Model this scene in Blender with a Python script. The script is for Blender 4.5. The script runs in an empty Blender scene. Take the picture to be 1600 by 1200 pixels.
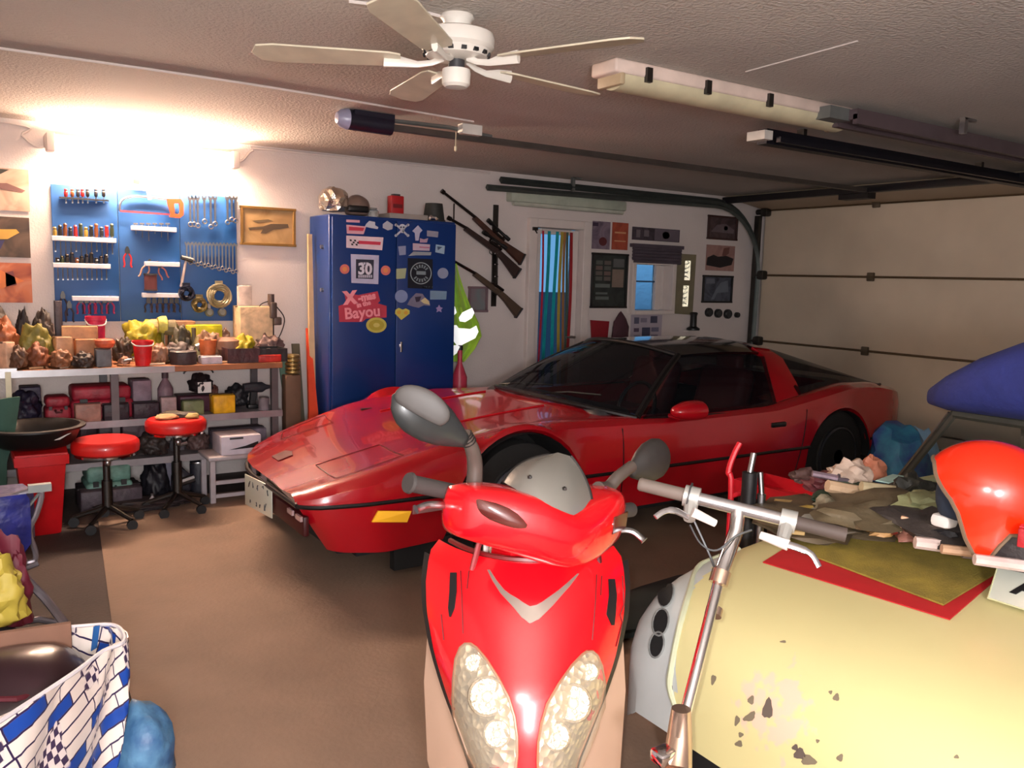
import bpy, bmesh, math, random
from mathutils import Vector, Matrix, noise
from mathutils.bvhtree import BVHTree
random.seed(7)
SC = bpy.context.scene
V = Vector
# ------------------------------------------------------------------ camera
F = 1320.0; EYE = 1.55; YAW = math.radians(33.5); ROLL = math.radians(1.6)
PITCH = math.atan((600-434)/F*math.cos(ROLL))
FW = V((math.sin(YAW)*math.cos(PITCH), math.cos(YAW)*math.cos(PITCH), -math.sin(PITCH)))
R0 = V((math.cos(YAW), -math.sin(YAW), 0)); U0 = R0.cross(FW)
RT = R0*math.cos(ROLL)+U0*math.sin(ROLL); UP = RT.cross(FW); EYEP = V((0, 0, EYE))
cd = bpy.data.cameras.new('camera'); cam = bpy.data.objects.new('camera', cd); SC.collection.objects.link(cam)
cd.sensor_width = 36; cd.lens = F/1600*36; cd.clip_start = .05
cam.matrix_world = Matrix(((RT.x, UP.x, -FW.x, 0), (RT.y, UP.y, -FW.y, 0), (RT.z, UP.z, -FW.z, EYE), (0, 0, 0, 1)))
SC.camera = cam
def at(px, py, **k):                      # a photo pixel seen against a real plane of the room
    d = FW+RT*((px-800)/F)-UP*((py-600)/F)
    (a, v), = k.items()
    if a == 'd': return EYEP+d*v
    i = 'xyz'.index(a); return EYEP+d*((v-EYEP[i])/d[i])
# ------------------------------------------------------------------ light
w = bpy.data.worlds.new('world'); SC.world = w; w.use_nodes = True
bg = w.node_tree.nodes['Background']; bg.inputs[0].default_value = (.26, .60, 1.0, 1); bg.inputs[1].default_value = .5
def light(name, typ, loc, power, color, size=.1, rot=(0, 0, 0), size_y=None):
    l = bpy.data.lights.new(name, typ); l.energy = power; l.color = color
    if typ == 'AREA':
        l.size = size
        if size_y: l.shape = 'RECTANGLE'; l.size_y = size_y
    else: l.shadow_soft_size = size
    o = bpy.data.objects.new(name, l); o.location = loc; o.rotation_euler = rot; SC.collection.objects.link(o); return o
FLASH = light('camera_flash', 'POINT', EYEP+UP*.03-RT*.03, 92, (1, .97, .93), .012)
light('room_fill_light', 'POINT', (-.3, -1.2, 1.6), 250, (.95, .95, 1.0), .15)      # unseen fill light added behind the camera to lift the ambient level
TUBE = 300.0
SC.view_settings.view_transform = 'Standard'; SC.view_settings.look = 'None'; SC.view_settings.gamma = 1
SC.view_settings.use_curve_mapping = False; SC.view_settings.exposure = 0.5
# ------------------------------------------------------------------ materials
def lin(c):
    return tuple((x/255/12.92 if x/255 <= .04045 else ((x/255+.055)/1.055)**2.4) for x in c)
MC = {}
def mat(name, rgb, rough=.55, metal=0, var=.12, scale=9, bump=.0, coat=0, spec=.5, emit=0, alpha=1, trans=0, bscale=None, sheen=0, rgb2=None, ior=1.5):
    if name in MC: return MC[name]
    m = bpy.data.materials.new(name); m.use_nodes = True; MC[name] = m
    nt = m.node_tree; b = nt.nodes['Principled BSDF']; L = nt.links.new
    c = lin(rgb)
    tc = nt.nodes.new('ShaderNodeTexCoord'); n = nt.nodes.new('ShaderNodeTexNoise')
    n.inputs['Scale'].default_value = scale; n.inputs['Detail'].default_value = 4; L(tc.outputs['Object'], n.inputs['Vector'])
    r = nt.nodes.new('ShaderNodeValToRGB'); L(n.outputs[0], r.inputs[0])
    c2 = lin(rgb2) if rgb2 else tuple(min(1, x*(1+var)) for x in c)
    c1 = c if rgb2 else tuple(x*(1-var) for x in c)
    r.color_ramp.elements[0].color = (*c1, 1); r.color_ramp.elements[1].color = (*c2, 1)
    r.color_ramp.elements[0].position = .3; r.color_ramp.elements[1].position = .7
    L(r.outputs[0], b.inputs['Base Color'])
    b.inputs['Roughness'].default_value = rough; b.inputs['Metallic'].default_value = metal
    b.inputs['Coat Weight'].default_value = coat; b.inputs['Coat Roughness'].default_value = .06
    b.inputs['Specular IOR Level'].default_value = spec; b.inputs['IOR'].default_value = ior
    b.inputs['Transmission Weight'].default_value = trans; b.inputs['Sheen Weight'].default_value = sheen
    if alpha < 1: b.inputs['Alpha'].default_value = alpha
    if emit: b.inputs['Emission Color'].default_value = (*c, 1); b.inputs['Emission Strength'].default_value = emit
    if bump:
        n2 = nt.nodes.new('ShaderNodeTexNoise'); n2.inputs['Scale'].default_value = bscale or scale*6; n2.inputs['Detail'].default_value = 3
        L(tc.outputs['Object'], n2.inputs['Vector']); bp = nt.nodes.new('ShaderNodeBump'); bp.inputs['Strength'].default_value = bump
        bp.inputs['Distance'].default_value = .02; L(n2.outputs[0], bp.inputs['Height']); L(bp.outputs[0], b.inputs['Normal'])
    return m
# ------------------------------------------------------------------ mesh builder (everything modelled in world space)
WL = {}
def wl(o): return WL.get(o.name, V((0, 0, 0)))
def tag(o, label=None, cat=None, group=None, kind=None):
    if label: o['label'] = label
    if cat: o['category'] = cat
    if group: o['group'] = group
    if kind: o['kind'] = kind
    return o
def thing(name, label, cat, loc, group=None):
    o = bpy.data.objects.new(name, None); o.empty_display_size = .1; SC.collection.objects.link(o); o.location = loc
    WL[o.name] = V(loc); return tag(o, label, cat, group)
def catm(pts, n=6, closed=False):
    pts = [V(p) for p in pts]; out = []; N = len(pts)
    for i in range(N if closed else N-1):
        if closed: a, b, c, d = pts[(i-1) % N], pts[i], pts[(i+1) % N], pts[(i+2) % N]
        else: a, b, c, d = pts[max(i-1, 0)], pts[i], pts[i+1], pts[min(i+2, N-1)]
        for k in range(n):
            t = k/n
            out.append(.5*((2*b)+(c-a)*t+(2*a-5*b+4*c-d)*t*t+(3*b-a-3*c+d)*t**3))
    if not closed: out.append(pts[-1])
    return out
def itp(tab, x):
    if x <= tab[0][0]: return tab[0][1]
    for (a, b), (c, d) in zip(tab, tab[1:]):
        if x <= c:
            t = (x-a)/(c-a); return b+(d-b)*t
    return tab[-1][1]
def sitp(tab, x):                          # smooth table lookup
    return sum(itp(tab, x+o)*k for o, k in ((-.06, .25), (0, .5), (.06, .25)))
class MB:
    def __init__(s): s.v = []; s.f = []; s.m = []; s.uv = {}
    def add(s, vs, fs, mi=0, T=None):
        o = len(s.v)
        for p in vs: s.v.append(T @ V(p) if T else V(p))
        for f in fs: s.f.append(tuple(i+o for i in f)); s.m.append(mi)
        return s
    def box(s, c, d, T=None, mi=0, ch=0):
        x, y, z = d[0]/2, d[1]/2, d[2]/2; c = V(c)
        if ch <= 0:
            vs = [c+V((a*x, b*y, e*z)) for a in (-1, 1) for b in (-1, 1) for e in (-1, 1)]
            return s.add(vs, [(0, 1, 3, 2), (4, 6, 7, 5), (0, 4, 5, 1), (2, 3, 7, 6), (0, 2, 6, 4), (1, 5, 7, 3)], mi, T)
        ch = min(ch, x*.9, y*.9, z*.9); bm = bmesh.new(); bmesh.ops.create_cube(bm, size=1)
        for v in bm.verts: v.co = c+V((v.co.x*2*x, v.co.y*2*y, v.co.z*2*z))
        bmesh.ops.bevel(bm, geom=bm.edges[:], offset=ch, segments=2, affect='EDGES', profile=.5)
        bm.verts.index_update()
        s.add([v.co.copy() for v in bm.verts], [[v.index for v in f.verts] for f in bm.faces], mi, T); bm.free(); return s
    def tube(s, pts, r, n=8, caps=True, closed=False, mi=0, T=None, flat=1, up=None):
        pts = [V(p) for p in pts]; N = len(pts); rs = r if isinstance(r, (list, tuple)) else [r]*N
        vs = []; fs = []; u = None
        for i, p in enumerate(pts):
            if closed: t = pts[(i+1) % N]-pts[i-1]
            else: t = pts[min(i+1, N-1)]-pts[max(i-1, 0)]
            if t.length < 1e-9: t = V((0, 0, 1))
            t.normalize()
            if up is not None: u = V(up)-t*t.dot(V(up))
            elif u is None: u = t.orthogonal()
            else: u = u-t*t.dot(u)
            if u.length < 1e-6: u = t.orthogonal()
            u.normalize(); w_ = t.cross(u)
            for k in range(n):
                a = 2*math.pi*(k+.5)/n; vs.append(p+u*(math.cos(a)*rs[i])+w_*(math.sin(a)*rs[i]*flat))
        for i in range(N if closed else N-1):
            for k in range(n):
                j = (i+1) % N; fs.append((i*n+k, i*n+(k+1) % n, j*n+(k+1) % n, j*n+k))
        if caps and not closed: fs.append(tuple(range(n))[::-1]); fs.append(tuple((N-1)*n+k for k in range(n)))
        return s.add(vs, fs, mi, T)
    def cyl(s, a, b, r, r2=None, n=16, mi=0, T=None, caps=True): return s.tube([a, b], [r, r if r2 is None else r2], n, caps, mi=mi, T=T)
    def lathe(s, prof, c=(0, 0, 0), axis=(0, 0, 1), n=24, mi=0, T=None, sy=1):
        ax = V(axis).normalized(); u = ax.orthogonal().normalized() if abs(ax.z) < .99 else V((1, 0, 0)); w_ = ax.cross(u); c = V(c)
        vs = []; fs = []; N = len(prof)
        for (r, z) in prof:
            for k in range(n):
                a = 2*math.pi*k/n; vs.append(c+ax*z+u*(math.cos(a)*max(r, 1e-4))+w_*(math.sin(a)*max(r, 1e-4)*sy))
        for i in range(N-1):
            for k in range(n): fs.append((i*n+k, i*n+(k+1) % n, (i+1)*n+(k+1) % n, (i+1)*n+k))
        if prof[0][0] > 2e-4: fs.append(tuple(range(n))[::-1])
        if prof[-1][0] > 2e-4: fs.append(tuple((N-1)*n+k for k in range(n)))
        return s.add(vs, fs, mi, T)
    def prism(s, poly, d, mi=0, T=None):   # poly of 3-D points, pushed by vector d
        poly = [V(p) for p in poly]; n = len(poly); d = V(d)
        return s.add(poly+[p+d for p in poly], [tuple(range(n))[::-1], tuple(range(n, 2*n))]+[(i, (i+1) % n, n+(i+1) % n, n+i) for i in range(n)], mi, T)
    def grid(s, rows, wrap=False, mi=0, T=None, cap=False, thick=None):
        R, Cn = len(rows), len(rows[0]); vs = [p for r in rows for p in r]; fs = []
        o = len(s.f)
        for i in range(R-1):
            for j in range(Cn if wrap else Cn-1):
                k = (j+1) % Cn; fs.append((i*Cn+j, i*Cn+k, (i+1)*Cn+k, (i+1)*Cn+j))
                s.uv[o+len(fs)-1] = [(j/Cn, i/R), ((j+1)/Cn, i/R), ((j+1)/Cn, (i+1)/R), (j/Cn, (i+1)/R)]
        if cap: fs.append(tuple(range(Cn))[::-1]); fs.append(tuple((R-1)*Cn+j for j in range(Cn)))
        return s.add(vs, fs, mi, T)
    def blob(s, c, r, seed=0, amp=.25, fq=2.0, n=2, mi=0, T=None, flat=True):
        bm = bmesh.new(); bmesh.ops.create_icosphere(bm, subdivisions=n+1, radius=1); c = V(c)
        for v in bm.verts:
            d = v.co.normalized(); o_ = V((seed*3.1, seed*1.7, seed)); k = 1+amp*noise.noise(d*fq+o_)+(amp*.45*noise.noise(d*fq*2.7+o_) if amp > .35 else 0)
            q = d*k
            if flat and q.z < -.55: q.z = -.55+(q.z+.55)*.1
            v.co = c+V((q.x*r[0], q.y*r[1], q.z*r[2]))
        bm.verts.index_update()
        s.add([v.co.copy() for v in bm.verts], [[v.index for v in f.verts] for f in bm.faces], mi, T); bm.free(); return s
    def build(s, name, m, parent=None, smooth=35, label=None, cat=None, group=None, kind=None, org=None, bevel=0, flip=False):
        me = bpy.data.meshes.new(name)
        if org is None:
            xs = [p.x for p in s.v]; ys = [p.y for p in s.v]; zs = [p.z for p in s.v]
            org = V(((min(xs)+max(xs))/2, (min(ys)+max(ys))/2, min(zs)))
        org = V(org)
        me.from_pydata([p-org for p in s.v], [], s.f)
        for a in (m if isinstance(m, (list, tuple)) else [m]): me.materials.append(a)
        for i, p in enumerate(me.polygons): p.material_index = s.m[i]
        if s.uv:
            ul = me.uv_layers.new(name='UVMap')
            for i, p in enumerate(me.polygons):
                if i in s.uv:
                    for li, q in zip(p.loop_indices, s.uv[i]): ul.data[li].uv = q
        bm = bmesh.new(); bm.from_mesh(me); bmesh.ops.recalc_face_normals(bm, faces=bm.faces)
        if flip: bmesh.ops.reverse_faces(bm, faces=bm.faces)
        lim = math.radians(smooth)
        for f in bm.faces: f.smooth = smooth > 0
        for e in bm.edges: e.smooth = len(e.link_faces) == 2 and e.calc_face_angle(0) < lim
        bm.to_mesh(me); bm.free()
        o = bpy.data.objects.new(name, me); SC.collection.objects.link(o)
        if parent is not None: o.parent = parent; o.location = org-wl(parent)
        else: o.location = org
        WL[o.name] = org
        if bevel: b = o.modifiers.new('bevel', 'BEVEL'); b.width = bevel; b.segments = 2; b.limit_method = 'ANGLE'
        return tag(o, label, cat, group, kind)
def copy_tree(o, off, parent=None, label=None):
    c = o.copy(); SC.collection.objects.link(c); off = V(off); WL[c.name] = wl(o)+off
    if parent: c.parent = parent
    else: c.location = o.location+off
    if label: c['label'] = label
    for ch in list(o.children):
        if ch.name not in done: copy_tree(ch, off, c)
    return c
done = set()
def text(s, size, org, ud, vd, m, parent, name='lettering', depth=.001, align='CENTER', bold=0, label=None):
    cu = bpy.data.curves.new(name, 'FONT'); cu.body = s; cu.size = size; cu.align_x = align; cu.align_y = 'CENTER'; cu.extrude = depth; cu.resolution_u = 3; cu.offset = bold
    t = bpy.data.objects.new('tmp', cu); SC.collection.objects.link(t)
    me = bpy.data.meshes.new_from_object(t.evaluated_get(bpy.context.evaluated_depsgraph_get())); bpy.data.objects.remove(t)
    u = V(ud).normalized(); v = V(vd); v = (v-u*u.dot(v)).normalized(); n_ = u.cross(v)
    me.transform(Matrix(((u.x, v.x, n_.x, 0), (u.y, v.y, n_.y, 0), (u.z, v.z, n_.z, 0), (0, 0, 0, 1))))
    me.materials.clear(); me.materials.append(m)
    o = bpy.data.objects.new(name, me); SC.collection.objects.link(o); org = V(org)
    if parent is not None: o.parent = parent; o.location = org-wl(parent)
    else: o.location = org
    WL[o.name] = org
    if label: o['label'] = label
    return o
ORD = ['first', 'second', 'third', 'fourth', 'fifth', 'sixth', 'seventh', 'eighth', 'ninth', 'tenth', 'eleventh', 'twelfth', 'thirteenth', 'fourteenth', 'fifteenth', 'sixteenth', 'seventeenth', 'eighteenth', 'nineteenth', 'twentieth']
def frot(a, ax='Z'): return Matrix.Rotation(a, 4, ax)
def about(c, M_): return Matrix.Translation(V(c)) @ M_ @ Matrix.Translation(-V(c))
# shared materials
WHITE = mat('white_paint', (205, 200, 192), .5); CREAM = mat('cream_plastic', (214, 203, 170), .4)
BLACK = mat('black_plastic', (20, 20, 22), .45); DGREY = mat('dark_grey_plastic', (52, 52, 54), .5); RUB = mat('black_rubber', (16, 16, 17), .8)
STEEL = mat('brushed_steel', (170, 170, 172), .32, 1); CHROME = mat('chrome', (225, 225, 228), .12, 1, var=.03); DSTEEL = mat('dark_steel', (80, 78, 76), .4, 1)
GALV = mat('galvanised_steel', (120, 124, 122), .5, .6); REDP = mat('red_plastic', (190, 22, 24), .4, coat=.3); WOOD = mat('bench_wood', (150, 96, 60), .6, scale=5, var=.25)
YEL = mat('yellow_plastic', (214, 180, 30), .5); BLUEP = mat('blue_board', (24, 78, 140), .5, var=.12, scale=3); PAPER = mat('white_paper', (215, 210, 205), .8)
YB = 6.5; XG = 7.5; ZC = 2.48
# ------------------------------------------------------------------ room
wallm = mat('painted_wall', (212, 202, 197), .85, var=.05, scale=1.6, bump=.15, bscale=90)
ceilm = mat('textured_ceiling', (184, 176, 168), .95, var=.07, scale=1.2, bump=.5, bscale=60)
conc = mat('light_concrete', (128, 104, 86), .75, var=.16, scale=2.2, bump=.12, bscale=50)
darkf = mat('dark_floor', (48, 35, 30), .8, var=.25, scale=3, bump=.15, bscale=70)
trimm = mat('white_trim', (212, 202, 196), .5, var=.04)
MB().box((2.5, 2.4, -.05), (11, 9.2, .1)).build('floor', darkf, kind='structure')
MB().box((2.5, 2.4, ZC+.05), (11, 9.2, .1)).build('ceiling', ceilm, kind='structure')
MB().box((-2.05, 2.25, ZC/2), (.1, 8.5, ZC)).build('wall_left', wallm, kind='structure')
MB().box((2.75, -2.05, ZC/2), (9.6, .1, ZC)).build('wall_front', wallm, kind='structure')
MB().box((7.64, 2.25, ZC/2), (.08, 8.5, ZC)).build('wall_right_seal', wallm, kind='structure')  # added behind the garage door to block daylight leaking round its edges
# back wall with a door opening and a small window opening
DX0, DX1, DZ = 4.42, 5.14, 2.1
WX0, WX1, WZ0, WZ1 = 5.68, 6.28, 1.22, 1.76
b = MB()
def wseg(x0, x1, z0, z1): b.box(((x0+x1)/2, YB+.07, (z0+z1)/2), (x1-x0, .14, z1-z0))
wseg(-2, DX0, 0, ZC); wseg(DX0, DX1, DZ, ZC); wseg(DX1, WX0, 0, ZC); wseg(WX0, WX1, 0, WZ0); wseg(WX0, WX1, WZ1, ZC); wseg(WX1, XG+.18, 0, ZC)
b.build('wall_back', wallm, kind='structure')
# the light concrete slab set into the dark floor
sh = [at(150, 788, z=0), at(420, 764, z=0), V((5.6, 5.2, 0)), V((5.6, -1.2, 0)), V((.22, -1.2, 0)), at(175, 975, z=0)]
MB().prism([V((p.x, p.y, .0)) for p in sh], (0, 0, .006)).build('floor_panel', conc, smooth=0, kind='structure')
# outdoors seen through the glass: path and the eave
MB().box((5, 46.6, -.15), (120, 80, .1)).build('ground', mat('outdoor_gravel', (10, 26, 48), .9), kind='structure')
MB().box((5, 7.0, 2.2), (6, .9, .08)).build('trim_1', mat('eave_boards', (90, 60, 50), .8), kind='structure')
# door
dr = thing('door_1', None, None, (4.78, YB, 0)); dr['kind'] = 'structure'
b = MB()
b.box((DX0+.045, YB+.03, DZ/2), (.09, .16, DZ)).box((DX1-.045, YB+.03, DZ/2), (.09, .16, DZ)).box((4.78, YB+.03, DZ-.04), (.54, .16, .08)); b.build('door_frame', trimm, dr, bevel=.006)
b = MB(); gx0, gx1 = 4.6, 4.96; y = YB+.05
b.box((4.555, y, 1.01), (.09, .04, 2.0)).box((5.0, y, 1.01), (.08, .04, 2.0)).box((4.78, y, 1.99), (.36, .04, .05)).box((4.78, y, .12), (.36, .04, .24)); b.build('door_leaf', trimm, dr, bevel=.004)
glassm = mat('window_glass', (225, 240, 250), .02, trans=1, var=0, ior=1.1)
MB().box((4.78, y, 1.1), (.36, .008, 1.74)).build('pane', glassm, dr)
b = MB(); b.cyl((4.97, YB-.0, 1.0), (4.97, YB-.06, 1.0), .012).cyl((4.97, YB-.055, 1.0), (4.87, YB-.055, 1.0), .01); b.build('door_handle', STEEL, dr)
b = MB(); b.box((4.47, YB-.06, 2.0), (.05, .02, .03)).cyl((4.47, YB-.05, 2.0), (4.47, YB-.09, 1.96), .006); b.build('closer_hook', DSTEEL, dr)
rc = [((178, 30, 60), 4.612, .022), ((0, 150, 160), 4.672, .036), ((0, 160, 170), 4.765, .036), ((170, 150, 60), 4.83, .034), ((150, 105, 60), 4.872, .03), ((70, 90, 80), 4.905, .03), ((150, 25, 35), 4.945, .034)]
for i, (c_, x, w_) in enumerate(rc):
    rows = [[V((x-w_/2+.012*math.sin(z*3+i), YB+.012, 2.0-z)), V((x+w_/2+.012*math.sin(z*3+i), YB+.014, 2.0-z))] for z in [k*.1 for k in range(18)]]
    rb = MB(); rb.grid(rows); o = rb.build('curtain_ribbon', mat('ribbon_%d%d%d' % c_, c_, .5), dr); sm = o.modifiers.new('s', 'SOLIDIFY'); sm.thickness = .003
MB().cyl((4.6, YB+.012, 2.0), (4.96, YB+.012, 2.0), .008).build('curtain_rail', trimm, dr)
# window
wn = thing('window_1', None, None, ((WX0+WX1)/2, YB, WZ0)); wn['kind'] = 'structure'
b = MB(); cx = (WX0+WX1)/2
for x in (WX0+.025, WX1-.025): b.box((x, YB+.04, (WZ0+WZ1)/2), (.05, .18, WZ1-WZ0))
b.box((cx, YB+.04, WZ1-.02), (WX1-WX0-.1, .18, .04)).box((cx, YB+.02, WZ0+.02), (WX1-WX0-.1, .2, .04)).box((6.13, YB+.09, (WZ0+WZ1)/2), (.07, .06, WZ1-WZ0-.08)); b.build('window_frame', trimm, wn, bevel=.005)
frost = mat('frosted_glass', (205, 232, 250), .35, trans=1, var=.05, ior=1.2, bump=.2, bscale=30)
MB().box((5.915, YB+.1, (WZ0+WZ1)/2), (.365, .01, WZ1-WZ0-.09)).build('pane', frost, wn)
MB().box((6.2, YB+.1, (WZ0+WZ1)/2), (.06, .012, WZ1-WZ0-.09)).build('side_panel', trimm, wn)
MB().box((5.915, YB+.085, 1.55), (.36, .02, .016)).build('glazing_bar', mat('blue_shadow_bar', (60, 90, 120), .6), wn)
b = MB()
p0, p1 = at(990, 383, y=YB-.04), at(1064, 392, y=YB-.04); zt = p0.z
for k in range(5): b.tube([(p0.x, YB-.04, zt-.03-k*.032), (p1.x, YB-.04, zt-.03-k*.032)], .018, 8)
b.box(((p0.x+p1.x)/2, YB-.035, zt), (p1.x-p0.x+.04, .06, .035)); b.build('roller_blind', mat('grey_blind', (76, 66, 76), .8), wn)
# garage door, five panels with the topmost one tipped in under the ceiling
gd = thing('door_2', None, None, (XG, 3.2, 0)); gd['kind'] = 'structure'
gm = mat('garage_door_panel', (200, 184, 162), .6, var=.12, scale=1.3, bump=.05, bscale=120)
soot = gm
GY0, GY1 = .9, 6.38
zs = [0, .215, .93, 1.655, 2.36]
for i in range(4):
    b = MB(); b.box((XG+.02, (GY0+GY1)/2, (zs[i]+zs[i+1])/2), (.04, GY1-GY0, zs[i+1]-zs[i]-.012), ch=.01)
    b.build('door_panel', gm, gd, smooth=20)
b = MB(); b.prism([(XG, GY0, 2.362), (XG, GY1, 2.362), (6.85, GY1, 2.455), (6.85, GY0, 2.455)], (.03, 0, .015)); b.build('door_panel', gm, gd)
b = MB(); b.box((6.85, (GY0+GY1)/2, 2.42), (.07, GY1-GY0, .06)); b.box((6.92, 4.85, 2.395), (.12, .3, .1)); b.build('top_strut', mat('strut_dark', (30, 28, 32), .5, .4), gd)
for z in zs[2:]:
    b = MB(); b.tube([(XG-.01, GY0, z), (XG-.01, GY1, z)], .011, 6); b.build('joint_strip', mat('rusty_strip', (92, 72, 50), .6, .3), gd)
hb = MB(); hb.box((XG-.02, 0, 0), (.03, .075, .085), ch=.008); hb.cyl((XG-.03, -.04, 0), (XG-.03, .04, 0), .013)
for y in (5.02, 3.3, 1.7):
    for z in zs[2:]: MB().add(hb.v, hb.f, T=Matrix.Translation((0, y, z))).build('hinge', mat('hinge_brown', (96, 84, 68), .5, .4), gd)
for z in (.93, 1.655, 2.34):
    b = MB(); b.box((XG-.05, 6.33, z), (.09, .09, .10), ch=.02); b.cyl((XG-.06, 6.3, z), (XG-.06, 6.44, z), .03); b.build('roller_bracket', DSTEEL, gd)
# curved door track along the back wall
tr = thing('door_track', 'grey-green steel garage door track running under the ceiling along the back wall and curving down', 'track', (5.6, 6.36, 2.3))
for nm, dy, dz, r, mm_ in (('upper_rail', -.03, .05, .034, mat('track_green', (66, 74, 72), .5, .5)), ('lower_rail', 0, -.02, .03, mat('track_green2', (88, 94, 90), .5, .5))):
    pts = [V((3.9+(.12 if dz > 0 else 0), 6.37+dy, 2.34+dz)), V((6.7, 6.37+dy, 2.37+dz*.6))]+[V((6.7+.74*math.sin(a), 6.37+dy*(1-a), 1.63+.74*math.cos(a)+dz*.5)) for a in [k*math.pi/20 for k in range(1, 11)]]+[V((7.44, 6.4, .2 if dz < 0 else .9))]
    MB().tube(pts, r, 4, flat=.8, up=None).build(nm, mm_, tr)
MB().box((4.8, 6.33, 2.42), (.03, .03, .14)).box((4.84, 6.33, 2.475), (.1, .03, .012)).build('hanger', GALV, tr)
MB().box((7.44, 6.42, 1.15), (.05, .06, 2.3)).build('vertical_rail', DSTEEL, tr)
tr = thing('door_track', 'thick dark horizontal track on the right, its near end capped in white', 'track', (5.9, 3.4, 2.36))
A = at(1200, 212, y=3.42); B_ = at(1600, 272, y=3.42)
MB().box((5.5, 3.42, 2.40), (3.1, .07, .085)).box((5.5, 3.30, 2.37), (3.1, .03, .03)).build('rail', mat('track_black', (24, 24, 34), .45, .5), tr)
MB().box((3.93, 3.42, 2.40), (.07, .13, .05)).build('end_cap', WHITE, tr)
for x in (4.3, 6.3): MB().box((x, 3.42, 2.455), (.03, .05, .06)).build('hanger', DSTEEL, tr)
tr = thing('door_track', 'broad purple-brown painted track at the top right beside the unlit tube lamp', 'track', (5.5, 2.8, 2.4))
MB().box((5.45, 2.80, 2.42), (3.2, .14, .05)).box((5.45, 2.86, 2.395), (3.2, .03, .05)).box((5.45, 2.74, 2.395), (3.2, .03, .05)).build('rail', mat('track_purple', (92, 78, 82), .5, .4), tr)
MB().box((3.78, 2.84, 2.42), (.16, .12, .06)).build('end_bracket', GALV, tr)
h = at(1492, 178, y=2.6)
MB().box((4.63, 2.62, 2.44), (.03, .03, .09)).box((4.67, 2.62, 2.474), (.12, .03, .012)).build('hanger', STEEL, tr)
# opener
op = thing('door_opener', 'dark garage door opener motor on its long ceiling rail', 'opener', (2.0, 4.7, 2.4))
b = MB(); b.tube([(1.93, 4.7, 2.425), (2.2, 4.7, 2.42)], [.062, .062], 12, flat=.9); b.box((2.08, 4.7, 2.45), (.25, .1, .05)); b.build('motor_housing', mat('opener_black', (26, 26, 40), .35), op)
MB().lathe([(.001, -.07), (.03, -.065), (.05, -.04), (.06, 0)], (1.93, 4.7, 2.425), (1, 0, 0)).build('lamp_cover', mat('opener_lens', (150, 150, 175), .3), op)
MB().box((4.55, 4.7, 2.41), (4.7, .045, .035)).build('rail', mat('rail_grey', (88, 82, 78), .45, .6), op)
MB().tube([(2.2, 4.7, 2.45), (2.6, 4.7, 2.457), (2.9, 4.7, 2.435)], .014, 6).build('strap', GALV, op)
MB().box((2.72, 4.66, 2.45), (.14, .06, .06)).build('junction_box', WHITE, op)
MB().tube([(2.62, 4.66, 2.43), (2.62, 4.66, 2.34)], .003, 5).lathe([(.002, 0), (.008, .01), (.008, .03), (.002, .035)], (2.62, 4.66, 2.31)).build('pull_cord', CREAM, op)
# cables on ceiling
def cable(pts, label, r=.006): MB().tube(catm(pts, 5), r, 6).build('cable', trimm, label=label, cat='cable')
cable([V((.1, 4.42, ZC-.006)), at(400, 133, z=ZC-.006), at(740, 190, z=ZC-.006)], 'white cable clipped along the ceiling from the left edge to the opener')
cable([at(545, 2, z=ZC-.006), at(640, 14, z=ZC-.006), at(694, 27, z=ZC-.006)], 'short white cable on the ceiling leading to the fan')
cable([at(1165, 112, z=ZC-.004), at(1340, 64, z=ZC-.004)], 'thin pale line of cable on the ceiling right of the fan', .003)
cable([V((-1, YB-.01, ZC-.03)), V((.35, YB-.01, ZC-.03)), V((.42, YB-.01, ZC-.1)), V((.5, YB-.01, ZC-.16)), V((.58, YB-.02, ZC-.14))], 'white cable dropping to the left end of the lit wall lamp', .009)
cable([V((1.74, YB-.02, ZC-.15)), V((1.84, YB-.01, ZC-.12)), V((1.92, YB-.01, ZC-.04)), V((2.1, YB-.01, ZC-.02)), V((4.0, YB-.01, ZC-.02))], 'white cable from the right end of the lit lamp along the ceiling edge', .009)
# ------------------------------------------------------------------ ceiling fan
fc = V((1.56, 2.78, ZC))
fan = thing('ceiling_fan', 'white five-bladed ceiling fan with a vented motor', 'fan', (fc.x, fc.y, ZC-.26))
fw_ = mat('fan_enamel', (222, 216, 206), .35, coat=.3, var=.03)
MB().lathe([(.058, 0), (.062, -.01), (.052, -.02), (.045, -.05), (.05, -.06)], fc, n=32).build('mounting_collar', fw_, fan)
MB().lathe([(.05, -.05), (.11, -.055), (.132, -.065), (.138, -.085), (.136, -.11), (.125, -.122)], fc, n=40).build('motor_housing', fw_, fan)
MB().lathe([(.125, -.120), (.11, -.145), (.07, -.155), (.03, -.155)], fc, n=40).build('vent_ring', fw_, fan)
for k in range(16):
    a = k*math.pi/8+.1; T = Matrix.Translation(fc) @ frot(a)
    MB().box((.112, 0, -.136), (.022, .018, .012), T @ Matrix.Identity(4)).build('vent_slot', BLACK, fan)
MB().cyl(fc+V((0, 0, -.15)), fc+V((0, 0, -.19)), .03, n=20).build('switch_neck', DGREY, fan)
MB().lathe([(.02, -.185), (.05, -.188), (.053, -.2), (.051, -.24), (.04, -.25), (.001, -.252)], fc, n=32).build('switch_cup', fw_, fan)
bladem = mat('fan_blade', (206, 196, 172), .45, coat=.2)
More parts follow.
